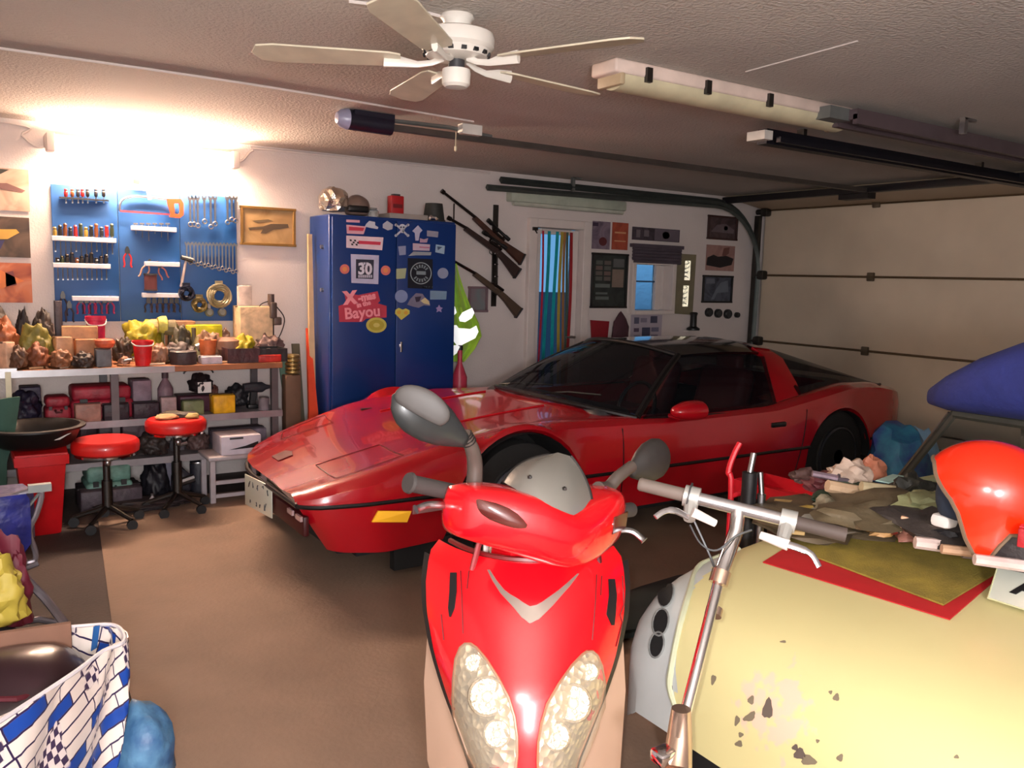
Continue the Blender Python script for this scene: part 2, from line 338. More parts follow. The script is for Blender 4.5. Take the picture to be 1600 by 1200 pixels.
for deg in (152, 224, 296, 8, 80):
    a = math.radians(deg); T = Matrix.Translation(fc+V((0, 0, -.165))) @ frot(a) @ frot(math.radians(9), 'X')
    pl = [(.2, -.045), (.24, -.058), (.64, -.075), (.70, -.06), (.725, 0), (.70, .06), (.64, .075), (.24, .058), (.2, .045)]
    bl = MB().prism([V((x, y_, 0)) for x, y_ in pl], (0, 0, .007), T=T).build('blade', bladem, fan, bevel=.002)
    MB().tube([V(p) for p in ((.05, 0, .015), (.09, 0, -.004), (.14, 0, -.012), (.2, 0, -.006), (.26, 0, -.004))], [.014, .011, .012, .02, .024], 8, flat=.5, T=T, up=(0, 0, 1)).build('blade_arm', fw_, fan)
# ------------------------------------------------------------------ lamps
def tubelamp(name, label, x0, x1, y, z, dep, hgt, hm, tm, lit=False, clips=0, wall=False):
    t = thing(name, label, 'lamp', ((x0+x1)/2, y, z-hgt))
    b = MB(); b.box(((x0+x1)/2, y, z-hgt*.28), (x1-x0, dep, hgt*.55), ch=.015); b.build('housing', hm, t, smooth=50)
    return t
lit = tubelamp('wall_lamp', 'lit fluorescent lamp on the wall above the tool board', .54, 1.78, YB-.06, 2.40, .11, .16, trimm, None)
for yy, zz in ((YB-.15, 2.37), (YB-.15, 2.31)):
    MB().cyl((.6, yy, zz), (1.72, yy, zz), .014, n=12).build('glowing_tube', mat('lamp_glow', (255, 218, 188), emit=TUBE, var=0), lit)
for x in (.57, 1.75): MB().box((x, YB-.12, 2.34), (.05, .12, .12), ch=.01).build('tube_socket', trimm, lit)
off = thing('ceiling_lamp', 'unlit fluorescent lamp with cream diffuser on the ceiling beside the fan', 'lamp', (3.17, 2.93, 2.36))
MB().box((3.17, 2.93, ZC-.03), (1.62, .17, .06), ch=.012).build('housing', mat('lamp_housing', (206, 186, 174), .5), off, smooth=50)
rows = [[V((x, 2.93+.078*math.cos(a), ZC-.06-.055*math.sin(a))) for a in [k*math.pi/12 for k in range(13)]] for x in (2.42, 2.44, 3.94, 3.96)]
MB().grid(rows, cap=True).build('diffuser', mat('lamp_diffuser', (214, 204, 170), .35, trans=.2), off)
for x in (2.54, 2.90, 3.32, 3.86): MB().box((x, 2.84, ZC-.05), (.03, .02, .06)).build('clip', DSTEEL, off)
for x in (2.407, 3.975): MB().box((x, 2.93, ZC-.06), (.03, .16, .09), ch=.01).build('end_cap', mat('lamp_cap', (170, 150, 120), .5), off)
dl = thing('wall_lamp', 'dark unlit fluorescent lamp under the curved track above the door', 'lamp', (4.85, YB, 2.2))
MB().box((4.85, YB-.05, 2.27), (1.34, .1, .09), ch=.012).build('housing', mat('lamp_dull', (168, 176, 160), .6), dl)
MB().tube([(4.22, YB-.06, 2.215), (5.5, YB-.06, 2.215)], .025, 12, flat=1).build('diffuser', mat('lamp_dull2', (180, 184, 170), .5), dl)
# ------------------------------------------------------------------ things on the back wall
YW = YB-.004
def px2(x, y, Y=YW): return at(x, y, y=Y)
def ramp_pic(name, cols, scale=6, dist=1.0, axis=2):
    """flat printed picture: soft patches of ink"""
    if name in MC: return MC[name]
    m = bpy.data.materials.new(name); m.use_nodes = True; MC[name] = m; nt = m.node_tree; L = nt.links.new; b = nt.nodes['Principled BSDF']
    tc = nt.nodes.new('ShaderNodeTexCoord'); n = nt.nodes.new('ShaderNodeTexNoise'); n.inputs['Scale'].default_value = scale; n.inputs['Detail'].default_value = 3
    n.inputs['Distortion'].default_value = dist; L(tc.outputs['Object'], n.inputs['Vector'])
    r = nt.nodes.new('ShaderNodeValToRGB'); L(n.outputs[0], r.inputs[0]); e = r.color_ramp.elements
    while len(e) < len(cols): e.new(.5)
    for i, c in enumerate(cols): e[i].position = .3+.4*i/(len(cols)-1); e[i].color = (*lin(c), 1)
    L(r.outputs[0], b.inputs['Base Color']); b.inputs['Roughness'].default_value = .6; return m
def quad(b, corners, th=.004, mi=0, dy=0):
    b.prism([V((p.x, p.y+dy, p.z)) for p in corners], (0, th, 0), mi); return b
def poster(label, cat, x0, y0, x1, y1, cols, parts=(), name='poster', frame=None, scale=6, Y=YW, group=None):
    a = px2(x0, y0, Y); c = px2(x1, y1, Y); zt, zb_ = a.z, c.z; xl, xr = a.x, c.x
    t = thing(name, label, cat, ((xl+xr)/2, Y, zb_), group)
    pm = ramp_pic('print_'+label[:28].replace(' ', '_'), cols, scale)
    MB().box(((xl+xr)/2, Y-.002, (zt+zb_)/2), (xr-xl, .004, zt-zb_)).build('sheet', pm, t)
    if frame:
        b = MB()
        for (cx_, cz, dx, dz) in (((xl+xr)/2, zt, xr-xl+.03, .02), ((xl+xr)/2, zb_, xr-xl+.03, .02), (xl, (zt+zb_)/2, .02, zt-zb_), (xr, (zt+zb_)/2, .02, zt-zb_)): b.box((cx_, Y-.01, cz), (dx, .022, dz))
        b.build('frame', frame, t, bevel=.003)
    W_, H_ = xr-xl, zt-zb_
    for nm, pts, col in parts:
        MB().prism([V((xl+u*W_, Y-.0065, zb_+v*H_)) for u, v in pts], (0, .003, 0)).build(nm, mat('ink_%d_%d_%d' % col, col, .6), t)
    return t
ell = lambda cx, cy, rx, ry, n=14: [(cx+rx*math.cos(2*math.pi*k/n), cy+ry*math.sin(2*math.pi*k/n)) for k in range(n)]
rect = lambda x0, y0, x1, y1: [(x0, y0), (x1, y0), (x1, y1), (x0, y1)]
poster('pale poster of a yellow machine at the top left, topmost of three', 'poster', -75, 256, 47, 331, [(160, 130, 110), (206, 172, 150), (214, 186, 160)], [('printed_shape', [(.0, .1), (.35, .15), (.5, .35), (.3, .5), (0, .5)], (205, 165, 90)), ('printed_shape', [(.3, .98), (.74, .97), (.62, .85), (.3, .7)], (60, 60, 50)), ('printed_shape', [(.45, .62), (.62, .5), (.9, .45), (.95, .5), (.7, .65)], (120, 85, 80))])
poster('dark poster of a low yellow racing car, middle of three', 'poster', -75, 334, 48, 403, [(44, 34, 30), (84, 66, 52), (110, 88, 70)], [('printed_shape', [(.2, .55), (.55, .68), (.82, .7), (.86, .62), (.7, .45), (.2, .4)], (206, 160, 70)), ('printed_shape', [(.1, .12), (.6, .2), (.66, .42), (.1, .36)], (54, 50, 92))])
poster('orange poster of a car bonnet, lowest of three', 'poster', -75, 408, 51, 473, [(130, 56, 44), (196, 110, 70), (206, 150, 120)], [('printed_shape', [(.1, .3), (.55, .32), (.9, .55), (.55, .85), (.1, .75)], (214, 120, 60)), ('printed_shape', [(.66, .4), (.8, .45), (.76, .8), (.66, .75)], (120, 60, 60))])
poster('gold framed print of a grey aircraft on tan ground', 'picture', 377, 323, 459, 384, [(150, 118, 74), (170, 138, 92), (182, 150, 104)], [('printed_aircraft', [(.12, .44), (.4, .5), (.55, .58), (.88, .6), (.9, .5), (.6, .42), (.45, .3), (.35, .3), (.4, .42), (.15, .38)], (84, 68, 50)), ('printed_aircraft', [(.2, .64), (.5, .7), (.6, .66), (.3, .58)], (96, 80, 56))], 'framed_print', mat('gold_frame', (140, 104, 52), .45, .4))
# right of the door
poster('upright grey poster with a dark red figure right of the door', 'poster', 926, 345, 952, 390, [(90, 76, 90), (128, 112, 126), (110, 90, 100)], [('printed_shape', ell(.6, .28, .22, .16), (90, 36, 40)), ('printed_shape', rect(0, .82, .3, .95), (50, 36, 60))])
poster('small orange-red poster beside the grey one', 'poster', 957, 347, 980, 391, [(140, 60, 44), (170, 78, 54), (150, 74, 60)], [('printed_shape', rect(.15, .6, .85, .66), (200, 150, 110)), ('printed_shape', rect(.15, .3, .85, .34), (200, 150, 110))])
poster('wide black picture strip above the rolled blind', 'picture', 988, 354, 1061, 379, [(34, 26, 32), (70, 60, 70), (44, 36, 44)], [('printed_shape', rect(.46, .05, .98, .95), (96, 86, 96)), ('printed_shape', rect(.08, .2, .16, .8), (110, 100, 106)), ('printed_shape', rect(.24, .3, .34, .8), (110, 100, 106)), ('printed_shape', ell(.7, .5, .08, .3), (140, 128, 140))])
nb = poster('black notice board covered in small dark photographs', 'notice board', 926, 396, 976, 480, [(28, 32, 32), (44, 50, 48), (34, 40, 40)], [('photo_print', rect(.1+.24*i, .5+.1*j, .29+.24*i, .575+.1*j), (86+12*((i+j) % 3), 90, 84)) for i in range(2) for j in range(4)]+[('photo_print', rect(.58, .38, .92, .72), (128, 112, 100)), ('photo_print', rect(.6, .76, .92, .92), (90, 92, 92)), ('photo_print', rect(.12, .14, .5, .2), (96, 104, 100)), ('photo_print', rect(.12, .24, .46, .28), (96, 104, 100)), ('photo_print', rect(.1, .37, .52, .44), (100, 108, 104))], 'notice_board', BLACK)
poster('framed dark picture of a car, topmost of three near the garage door', 'picture', 1107, 337, 1149, 375, [(50, 36, 38), (80, 64, 66), (60, 46, 50)], [('printed_shape', [(.1, .3), (.3, .62), (.6, .7), (.92, .45), (.9, .28)], (104, 90, 94)), ('printed_shape', ell(.62, .5, .07, .1), (180, 170, 170))], 'framed_print', mat('brown_frame', (56, 30, 28), .5))
poster('pinkish picture of a black motorcycle, middle of three near the garage door', 'picture', 1104, 382, 1146, 424, [(140, 104, 98), (158, 122, 114), (150, 114, 108)], [('printed_motorcycle', [(.02, .2), (.04, .5), (.25, .62), (.4, .55), (.7, .6), (.96, .5), (.9, .25), (.5, .12)], (30, 24, 28)), ('printed_rider', [(.55, .6), (.6, .9), (.8, .95), (.78, .7), (.65, .58)], (110, 70, 64))])
poster('black framed blue-grey photograph, lowest of three near the garage door', 'picture', 1099, 431, 1141, 472, [(42, 44, 54), (80, 86, 98), (60, 64, 76)], [('printed_shape', [(.1, .7), (.4, .72), (.38, .9), (.1, .9)], (106, 110, 122)), ('printed_shape', [(.3, .1), (.45, .5), (.6, .75), (.85, .85), (.9, .4), (.5, .35), (.4, .1)], (104, 112, 124))], 'framed_print', BLACK)
poster('white calendar sheet with small dark pictures under the window', 'poster', 986, 492, 1032, 540, [(168, 158, 170), (176, 166, 176)], [('photo_print', rect(.1, .72, .25, .92), (90, 88, 110)), ('photo_print', rect(.3, .76, .5, .9), (130, 124, 140)), ('photo_print', rect(.62, .74, .84, .96), (70, 70, 90)), ('photo_print', rect(.1, .46, .26, .58), (84, 70, 90)), ('photo_print', rect(.36, .26, .62, .6), (64, 66, 88)), ('photo_print', rect(.66, .46, .9, .6), (110, 108, 130)), ('photo_print', rect(.66, .14, .88, .36), (96, 84, 110)), ('photo_print', rect(.1, .1, .3, .36), (130, 120, 140))])
t = thing('sign', 'red tapered sheet hung low beside the door', 'sign', px2(936, 532))
MB().prism([px2(x, y_) for x, y_ in ((922, 500), (951, 502), (947, 540), (924, 540))], (0, -.012, 0)).build('red_sheet', mat('dull_red', (140, 24, 36), .6), t)
t = thing('cap', 'small dark red and grey hat hung right of the red sheet', 'hat', px2(969, 532))
MB().blob(px2(969, 520, YW-.06), (.1, .05, .2), 4, .2).build('crown', mat('hat_cloth', (74, 44, 52), .9), t)
# reflective lettered strip
t = thing('reflective_strip', 'two bright reflective lettered strips, one above the other, on a post by the window', 'sign', px2(1068, 480))
refl = mat('retro_tape', (240, 236, 205), .33, .55, bump=.2, bscale=50, rgb2=(255, 250, 220))
MB().prism([px2(x, y_) for x, y_ in ((1054, 396), (1086, 398), (1080, 492), (1052, 490))], (0, -.02, 0)).build('post', mat('post_olive', (124, 116, 92), .7), t)
for (a, c) in (((1066, 407), (1078, 438)), ((1063, 446), (1075, 479))):
    p, q = px2(a[0], a[1], YW-.028), px2(c[0], c[1], YW-.028); b = MB(); zz = (p.z+q.z)/2; xx = (p.x+q.x)/2; H_ = p.z-q.z
    MB().box((xx, YW-.026, zz), (.09, .004, H_), T=about((xx, YW-.026, zz), frot(-.65))).build('plate', refl, t)
    n_ = V((-math.sin(.65), -math.cos(.65), 0))
    for k in range(5): 
        zc_ = q.z+H_*(k+.5)/5
        pts = [V((xx, YW-.026, zc_))+n_*.005+V((math.cos(.65), -math.sin(.65), 0))*(.028*math.cos(a_))+V((0, 0, .017*math.sin(a_))) for a_ in [j*math.pi/6+(k*.8) for j in range(9)]]
        MB().tube(pts, .0035, 5).build('letter_stroke', DGREY, t)
# gauges, extinguisher-like flask
for i, (x, y_, r) in enumerate(((1106, 488, .048), (1120.5, 489.5, .048), (1135.5, 490.5, .052), (1150, 492, .03))):
    p = px2(x, y_, YW)
    t = thing('wall_gauge', ['first round black gauge from the left under the blue-grey photograph', 'second round black gauge from the left', 'third round black gauge from the left, the biggest', 'smallest black knob at the right end of the row of gauges'][i], 'gauge', p, 'round black gauges by the garage door')
    MB().lathe([(r, 0), (r, .03), (r*.85, .04), (r*.8, .032), (.001, .032)], p, (0, -1, 0)).build('bezel', BLACK, t)
    MB().lathe([(r*.78, .033), (.001, .036)], p, (0, -1, 0)).build('dial', DGREY, t)
p = px2(1077, 505); t = thing('flask', 'small black flask standing on a bracket under the lettered strip', 'flask', p)
MB().lathe([(.07, -.02), (.07, .0), (.036, .02), (.034, .13), (.042, .16), (.03, .17)], p+V((0, -.06, -.05))).build('body', BLACK, t)
MB().box(p+V((0, -.04, -.08)), (.16, .08, .012)).build('bracket', trimm, t)
t = thing('basket', 'brown rounded rim of a hanging basket by the garage door, just above the car roof', 'basket', px2(1115, 545))
MB().tube([px2(x, y_, YW-.1) for x, y_ in ((1090, 541), (1100, 536), (1120, 535), (1140, 538), (1148, 544))], .02, 8).prism([px2(x, y_, YW-.02) for x, y_ in ((1092, 541), (1146, 543), (1142, 556), (1096, 556))], (0, -.1, 0)).build('basket_wall', mat('brown_red', (110, 60, 56), .7), t)
# ------------------------------------------------------------------ tool board
PX0, PX1, PZ0, PZ1 = .57, 1.79, 1.17, 2.085
pb = thing('tool_board', 'blue pegboard with tool rails above the workbench', 'pegboard', (1.18, YB, PZ0))
for i in range(3):
    w_ = (PX1-PX0)/3; MB().box((PX0+w_*(i+.5), YB-.012, (PZ0+PZ1)/2), (w_-.004, .016, PZ1-PZ0), ch=.003).build('panel', BLUEP, pb)
YT = YB-.045
def ptool(x, y): return at(x, y, y=YT)
railm = mat('white_rail', (222, 222, 228), .35)
for (x0, x1, y0) in ((80, 181, 372), (82, 172, 414), (205, 275, 356), (226, 280, 412), (222, 280, 461), (112, 185, 466)):
    a = ptool(x0, y0); c = ptool(x1, y0+ (x1-x0)*.012); b = MB(); b.box(((a.x+c.x)/2, YB-.045, a.z), (c.x-a.x, .05, .032))
    b.build('tool_rail', railm, pb, bevel=.004)
# screwdrivers
hcols = [((110, 60, 30), 'brown'), ((30, 26, 24), 'black'), ((150, 120, 50), 'amber'), ((46, 54, 34), 'olive'), ((150, 30, 30), 'red'), ((34, 34, 40), 'dark grey')]
def screwdriver(px, py, hl, sl, col, label, group, sc=1):
    p = ptool(px, py); p.y = YB-.045
    t = thing('screwdriver', label, 'screwdriver', p, group)
    MB().lathe([(.006*sc, 0), (.013*sc, .008), (.014*sc, hl*.6), (.010*sc, hl*.72), (.013*sc, hl*.9), (.008*sc, hl)], p, n=8).build('handle', mat('handle_%d_%d_%d' % col, col, .35, coat=.3), t)
    MB().cyl(p+V((0, 0, -sl)), p, .0035, n=6).box(p+V((0, 0, -sl)), (.009, .002, .012)).build('blade', STEEL, t)
for i in range(12):
    c_, nm = hcols[(i*5+2) % 6]
    screwdriver(86+i*8.1, 371, .07+.012*((i*7) % 3), .09+.02*((i*3) % 4), c_, '%s-handled screwdriver, %s from the left in the upper white rail' % (nm, ORD[i]), 'screwdrivers in the upper rail')
for i in range(11):
    c_, nm = hcols[[1, 3, 1, 5, 0, 1, 5, 1, 1, 5, 1][i]]
    screwdriver(90+i*7.6, 413, .045+.012*((i*5) % 4), .10+.012*((i*3) % 3), c_, '%s-handled screwdriver, %s from the left in the second white rail' % (nm, ORD[i]), 'screwdrivers in the second rail')
for i, x in enumerate((103, 113, 122, 129, 137, 150, 162)):
    c_, nm = hcols[[4, 0, 5, 4, 1, 5, 1][i]]
    screwdriver(x, 308, .055, .035, c_, '%s-handled tool, %s from the left in the topmost row of the tool board' % (nm, ORD[i]), 'short tools in the topmost row', .9)
MB().box((ptool(132, 312).x, YB-.04, ptool(132, 312).z+.004), (.3, .03, .01)).build('tool_rail', DSTEEL, pb)
def wrench(x, ztop, L_, label, group, sc=1, m=STEEL):
    t = thing('wrench', label, 'wrench', (x, YT, ztop-L_), group); y_ = YT
    b = MB(); r = .013*sc
    b.prism([V((x+dx*sc, y_, ztop+dz*sc)) for dx, dz in ((-.006, -.03), (-.014, -.016), (-.015, 0), (-.008, .004), (-.006, -.008), (.006, -.008), (.008, .004), (.015, 0), (.014, -.016), (.006, -.03))], (0, .007, 0)); b.build('open_jaw', m, t)
    MB().prism([V((x-.0065*sc, y_+.001, ztop-.02)), V((x+.0065*sc, y_+.001, ztop-.02)), V((x+.005*sc, y_+.001, ztop-L_+r)), V((x-.005*sc, y_+.001, ztop-L_+r))], (0, .005, 0)).build('shank', m, t)
    MB().tube([V((x+r*math.cos(a), y_+.003, ztop-L_+r*math.sin(a))) for a in [k*math.pi/6 for k in range(12)]], .0045*sc, 6, closed=True).build('ring', m, t)
    return t
xa = ptool(284, 0).x; xb = ptool(364, 0).x
for i in range(15):
    k = i/14; zt = ptool(284+80*k, 378+2*k).z
    wrench(xa+(xb-xa)*k, zt, .13+.075*k+.012*(i % 2), 'chrome combination wrench, %s from the left in the lower row' % ORD[i], 'wrenches in the lower row', .9)
for i, x in enumerate((291, 297, 303, 314, 324, 331, 351, 358, 364)):
    wrench(ptool(x, 0).x, ptool(x, 306).z, [.2, .2, .21, .18, .22, .2, .19, .17, .18][i], 'large chrome wrench, %s from the left in the upper row' % ORD[i], 'wrenches in the upper row', 1.15)
def pliers(px, py, L_, col, label, group=None, a=.0):
    p = ptool(px, py); t = thing('pliers', label, 'pliers', p, group); T = about(p, frot(a, 'Y'))
    MB().prism([p+V((dx, 0, dz)) for dx, dz in ((-.012, -.05), (-.016, -.03), (-.006, 0), (.006, 0), (.016, -.03), (.012, -.05))], (0, .012, 0), T=T).build('jaws', DSTEEL, t)
    for s in (-1, 1): MB().tube(catm([p+V((s*.006, .006, -.045)), p+V((s*.024, .006, -.045-L_*.35)), p+V((s*.02, .006, -.045-L_*.8)), p+V((s*.026, .006, -.045-L_))], 3), .006, 6, T=T).build('handle', mat('grip_%d_%d_%d' % col, col, .5), t)
for i, x in enumerate((126, 135, 144, 153, 163, 172)):
    pliers(x, 462, .08, [(170, 40, 90), (60, 30, 50), (170, 40, 90), (150, 40, 80), (60, 50, 70), (170, 44, 90)][i], 'pliers with %s grips, %s from the left in the lowest rail' % (['pink', 'dark', 'pink', 'red', 'grey', 'pink'][i], ORD[i]), 'pliers in the lowest rail')
pliers(98, 455, .12, (40, 30, 40), 'dark long pliers at the lower left of the tool board'); pliers(108, 470, .1, (60, 50, 60), 'short pliers hanging beside the dark long ones')
pliers(199, 385, .10, (200, 40, 44), 'red-handled cutters hanging at the middle of the tool board'); pliers(235, 405, .1, (200, 150, 130), 'open pliers with pale grips above the short rail', None, .4)
pliers(246, 408, .09, (190, 120, 110), 'pink-gripped pliers tilted the other way beside the pale ones', None, -.4)
for i, x in enumerate((232, 241, 250, 259, 268, 276)): pliers(x, 463, .07, [(50, 40, 40), (70, 60, 80), (60, 40, 34), (40, 34, 40), (70, 50, 46), (40, 40, 46)][i], 'dark small pliers, %s from the left in the short lowest rail' % ORD[i], 'pliers in the short rail')
for i, x in enumerate((212, 222, 232, 242, 252, 262)):
    p = ptool(x, 352); t = thing('hex_key', 'T-handled key, %s from the left under the hacksaw' % ORD[i], 'hex key', p, 'keys under the hacksaw')
    MB().tube([p+V((-.014, 0, .01)), p+V((.014, 0, .01))], .006, 6).build('handle', DGREY, t); MB().cyl(p+V((0, 0, .008)), p+V((0, 0, -.06-.025*(i % 3))), .003, n=6).build('shaft', STEEL, t)
# hacksaw
p = ptool(186, 330); q = ptool(284, 312)
t = thing('hacksaw', 'hacksaw with orange handle and silver bow hanging on the tool board', 'hacksaw', ptool(235, 332))
MB().tube(catm([ptool(187, 329), ptool(188, 318), ptool(195, 310), ptool(215, 307), ptool(262, 311)], 5), .0075, 8).build('bow', STEEL, t)
MB().prism([ptool(187, 328), ptool(270, 334.5), ptool(270, 336.5), ptool(187, 331)], (0, .002, 0)).build('blade', mat('saw_blade_red', (170, 50, 60), .5), t)
orng = mat('orange_handle', (235, 74, 34), .45)
hp = [ptool(x, y_) for x, y_ in ((260, 311), (282, 311), (286, 318), (286, 336), (280, 341), (264, 339), (266, 334), (261, 318))]
hi = [ptool(x, y_) for x, y_ in ((272, 318), (279, 318), (280, 324), (280, 332), (278, 335), (272, 334), (272, 328), (271, 320))]
b = MB(); n_ = 8; dv = V((0, -.02, 0)); vs = hp+hi+[v+dv for v in hp]+[v+dv for v in hi]
b.add(vs, [f for i in range(8) for j in [(i+1) % 8] for f in ((i, j, 8+j, 8+i), (16+i, 24+i, 24+j, 16+j), (i, 16+i, 16+j, j), (8+i, 8+j, 24+j, 24+i))]); b.build('handle', orng, t)
t = thing('wall_hook', 'white curved spout of a hose hooked over the top of the tool board', 'hook', ptool(233, 312))
MB().tube(catm([ptool(212, 283), ptool(222, 284), ptool(230, 292), ptool(234, 312)], 5), [.008]*5+[.011]*6+[.013]*5, 8).build('spout', trimm, t); MB().box(ptool(213, 284), (.04, .02, .03)).build('tip', DGREY, t)
t = thing('hammer', 'small hammer with a pale handle hanging below the wrench row', 'hammer', ptool(285, 440))
MB().tube([ptool(291, 405), ptool(283, 448)], [.008, .011], 8).build('handle', mat('pale_handle', (190, 176, 170), .5), t); MB().tube([ptool(283, 402), ptool(301, 407)], [.016, .02], 8).build('head', DSTEEL, t)
t = thing('spool', 'dark reddish cord spool hung in the middle of the tool board', 'spool', ptool(235, 448))
MB().cyl(ptool(235, 430), ptool(235, 430)+V((0, 0, -.1)), .042).build('winding', mat('cord_brown', (92, 46, 48), .8), t); MB().cyl(ptool(235, 430), ptool(235, 430)+V((0, 0, .012)), .046).cyl(ptool(235, 430)+V((0, 0, -.11)), ptool(235, 430)+V((0, 0, -.1)), .046).build('flange', DGREY, t)
for i, (x, y_, r, c_, lab) in enumerate(((290, 458, .05, (24, 26, 44), 'dark blue lump of rope hung on the tool board'), (310, 476, .05, (110, 96, 60), 'yellowish coil hung low on the tool board'), (341, 462, .085, (150, 140, 112), 'large round brassy coil of wire at the lower right of the tool board'))):
    p = ptool(x, y_)+V((0, -.02, 0)); t = thing('wire_coil', lab, 'coil', p)
    for k in range(4):
        rr = r*(1-.16*k); MB().tube([p+V((rr*math.cos(a), -.01+.012*math.sin(3*a+k), rr*math.sin(a))) for a in [j*math.pi/9 for j in range(18)]], .009, 6, closed=True).build('winding', mat('coil_%d' % i, c_, .4, .4), t)
    MB().box(p+V((0, 0, r*1.0)), (.05, .03, .05)).build('tie', mat('coil_%d' % i, c_), t)
for i, x in enumerate((326, 346)):
    p = ptool(x, 488); t = thing('clamp', '%s of two small round silver clamps at the bottom of the tool board' % ['left', 'right'][i], 'clamp', p)
    MB().lathe([(.03, 0), (.03, .03), (.018, .04), (.001, .04)], p, (0, -1, 0)).build('cap', GALV, t); MB().box(p+V((0, -.01, .04)), (.02, .02, .05)).build('lug', STEEL, t)
# ------------------------------------------------------------------ blue cabinet
CX0, CX1, CY0, CY1, CH = 2.335, 3.40, 6.0, 6.44, 1.98
cabm = mat('cabinet_blue', (6, 48, 112), .38, coat=.2, var=.08, scale=2); cabs = mat('cabinet_blue_side', (60, 70, 140), .5, var=.08)
cb = thing('steel_cabinet', 'dark blue two-door steel cabinet covered in stickers', 'cabinet', ((CX0+CX1)/2, CY0, 0))
MB().box(((CX0+CX1)/2, (CY0+CY1)/2+.012, CH/2), (CX1-CX0, CY1-CY0-.03, CH)).build('body', cabm, cb, bevel=.008)
mid = (CX0+CX1)/2
for x0, x1 in ((CX0+.012, mid-.003), (mid+.003, CX1-.012)): MB().box(((x0+x1)/2, CY0+.004, CH/2+.03), (x1-x0, .022, CH-.1), ch=.004).build('door', cabm, cb, smooth=50)
MB().lathe([(.016, 0), (.016, .012), (.001, .014)], (mid+.04, CY0-.006, 1.0), (0, -1, 0)).tube([(mid+.04, CY0-.025, 1.03), (mid+.04, CY0-.025, .95)], .01, 8).build('handle', CHROME, cb)
for z in (1.74, 1.42): MB().cyl((CX0, CY0+.15, z), (CX0-.02, CY0+.15, z), .015).build('side_bolt', STEEL, cb)
YS = CY0-.008
def sp(x, y): return at(x, y, y=YS)
def sticker(name, pts, col, th=.0015, up=0, label=None, parent=None, rough=.45):
    par = parent or cb
    return MB().prism([sp(x, y_)+V((0, -up, 0)) for x, y_ in pts], (0, -th, 0)).build(name, mat('stick_%d_%d_%d' % col, col, rough), par, label=label, smooth=0)
PK = (222, 168, 180); WH = (200, 204, 216); RD = (206, 60, 84)
def circ(cx_, cy_, rx, ry=None, n=24): ry = ry or rx; return [(cx_+rx*math.cos(2*math.pi*k/n), cy_+ry*math.sin(2*math.pi*k/n)) for k in range(n)]
sticker('sticker', [(541, 343), (562, 344), (562, 348), (541, 347)], PK)
o = sticker('sticker', [(541, 351), (572, 354), (568, 366), (542, 365)], PK); sticker('lettering', [(545, 354), (569, 356), (567, 361), (545, 360)], RD, up=.0016, parent=None)
o = sticker('sticker', [(541, 368), (599, 371), (597, 391), (541, 387)], (226, 206, 214), label='white sticker with chequered flags and a red band')
sticker('red_band', [(560, 376), (595, 378), (594, 383), (560, 381)], RD, up=.0016)
for i in range(4):
    for j in range(3):
        if (i+j) % 2 == 0: sticker('flag_square', [(546+i*3.4+j*1.2, 374+j*3.2+.2*i), (549+i*3.4+j*1.2, 374.2+j*3.2+.2*i), (549.6+i*3.4+j*1.2, 377+j*3.2+.2*i), (546.6+i*3.4+j*1.2, 376.8+j*3.2+.2*i)], (40, 30, 36), up=.0016)
sticker('sticker', [(572, 350), (577, 345), (586, 347), (586, 352), (591, 355), (590, 358), (578, 356), (570, 354)], WH)
sticker('sticker', [(598, 356), (598, 350), (605, 345), (614, 351), (613, 358), (606, 360)], (180, 184, 196))
# skull and crossbones
sticker('skull', circ(628.5, 355, 5, 5), WH); sticker('skull', [(625.5, 358), (632, 358), (631, 364), (627, 364)], WH)
for s in (-1, 1): sticker('bone', [(628-10*s, 352), (628-8*s, 350), (628+10*s, 367), (628+8*s, 369)], WH); 
for s in (-1, 1):
    for y_ in (351.5, 368): sticker('bone', circ(628+s*9.4, y_, 2.2, 2.2, 10), WH)
for s in (-1, 1): sticker('skull_eye', circ(628.5+s*2, 355, 1.2, 1.4, 8), (20, 30, 70), up=.002)
sticker('sticker', [(653, 352), (660, 360), (656, 364), (654, 376), (649, 376), (648, 364), (644, 361)], (180, 180, 204))
sticker('sticker', [(667, 360), (685, 362), (684, 371), (667, 369)], (150, 150, 166)); sticker('sticker', [(656, 372), (662, 374), (669, 372), (667, 379), (656, 379)], (176, 150, 170))
sticker('sticker', [(645, 380), (672, 382), (671, 392), (645, 391)], (196, 176, 192)); sticker('red_band', [(655, 385), (671, 386), (671, 388), (655, 387)], (180, 110, 140), up=.0016)
sticker('sticker', [(638, 400), (646, 393), (674, 394), (673, 399), (650, 399)], (150, 160, 166)); sticker('sticker', [(622, 385), (634, 384), (634, 398), (624, 399)], (140, 150, 180))
sticker('sticker', [(681, 382), (695, 384), (694, 397), (680, 394)], (150, 178, 200)); sticker('printed_shape', [(683, 385), (691, 386), (684, 391)], (60, 80, 110), up=.0016)
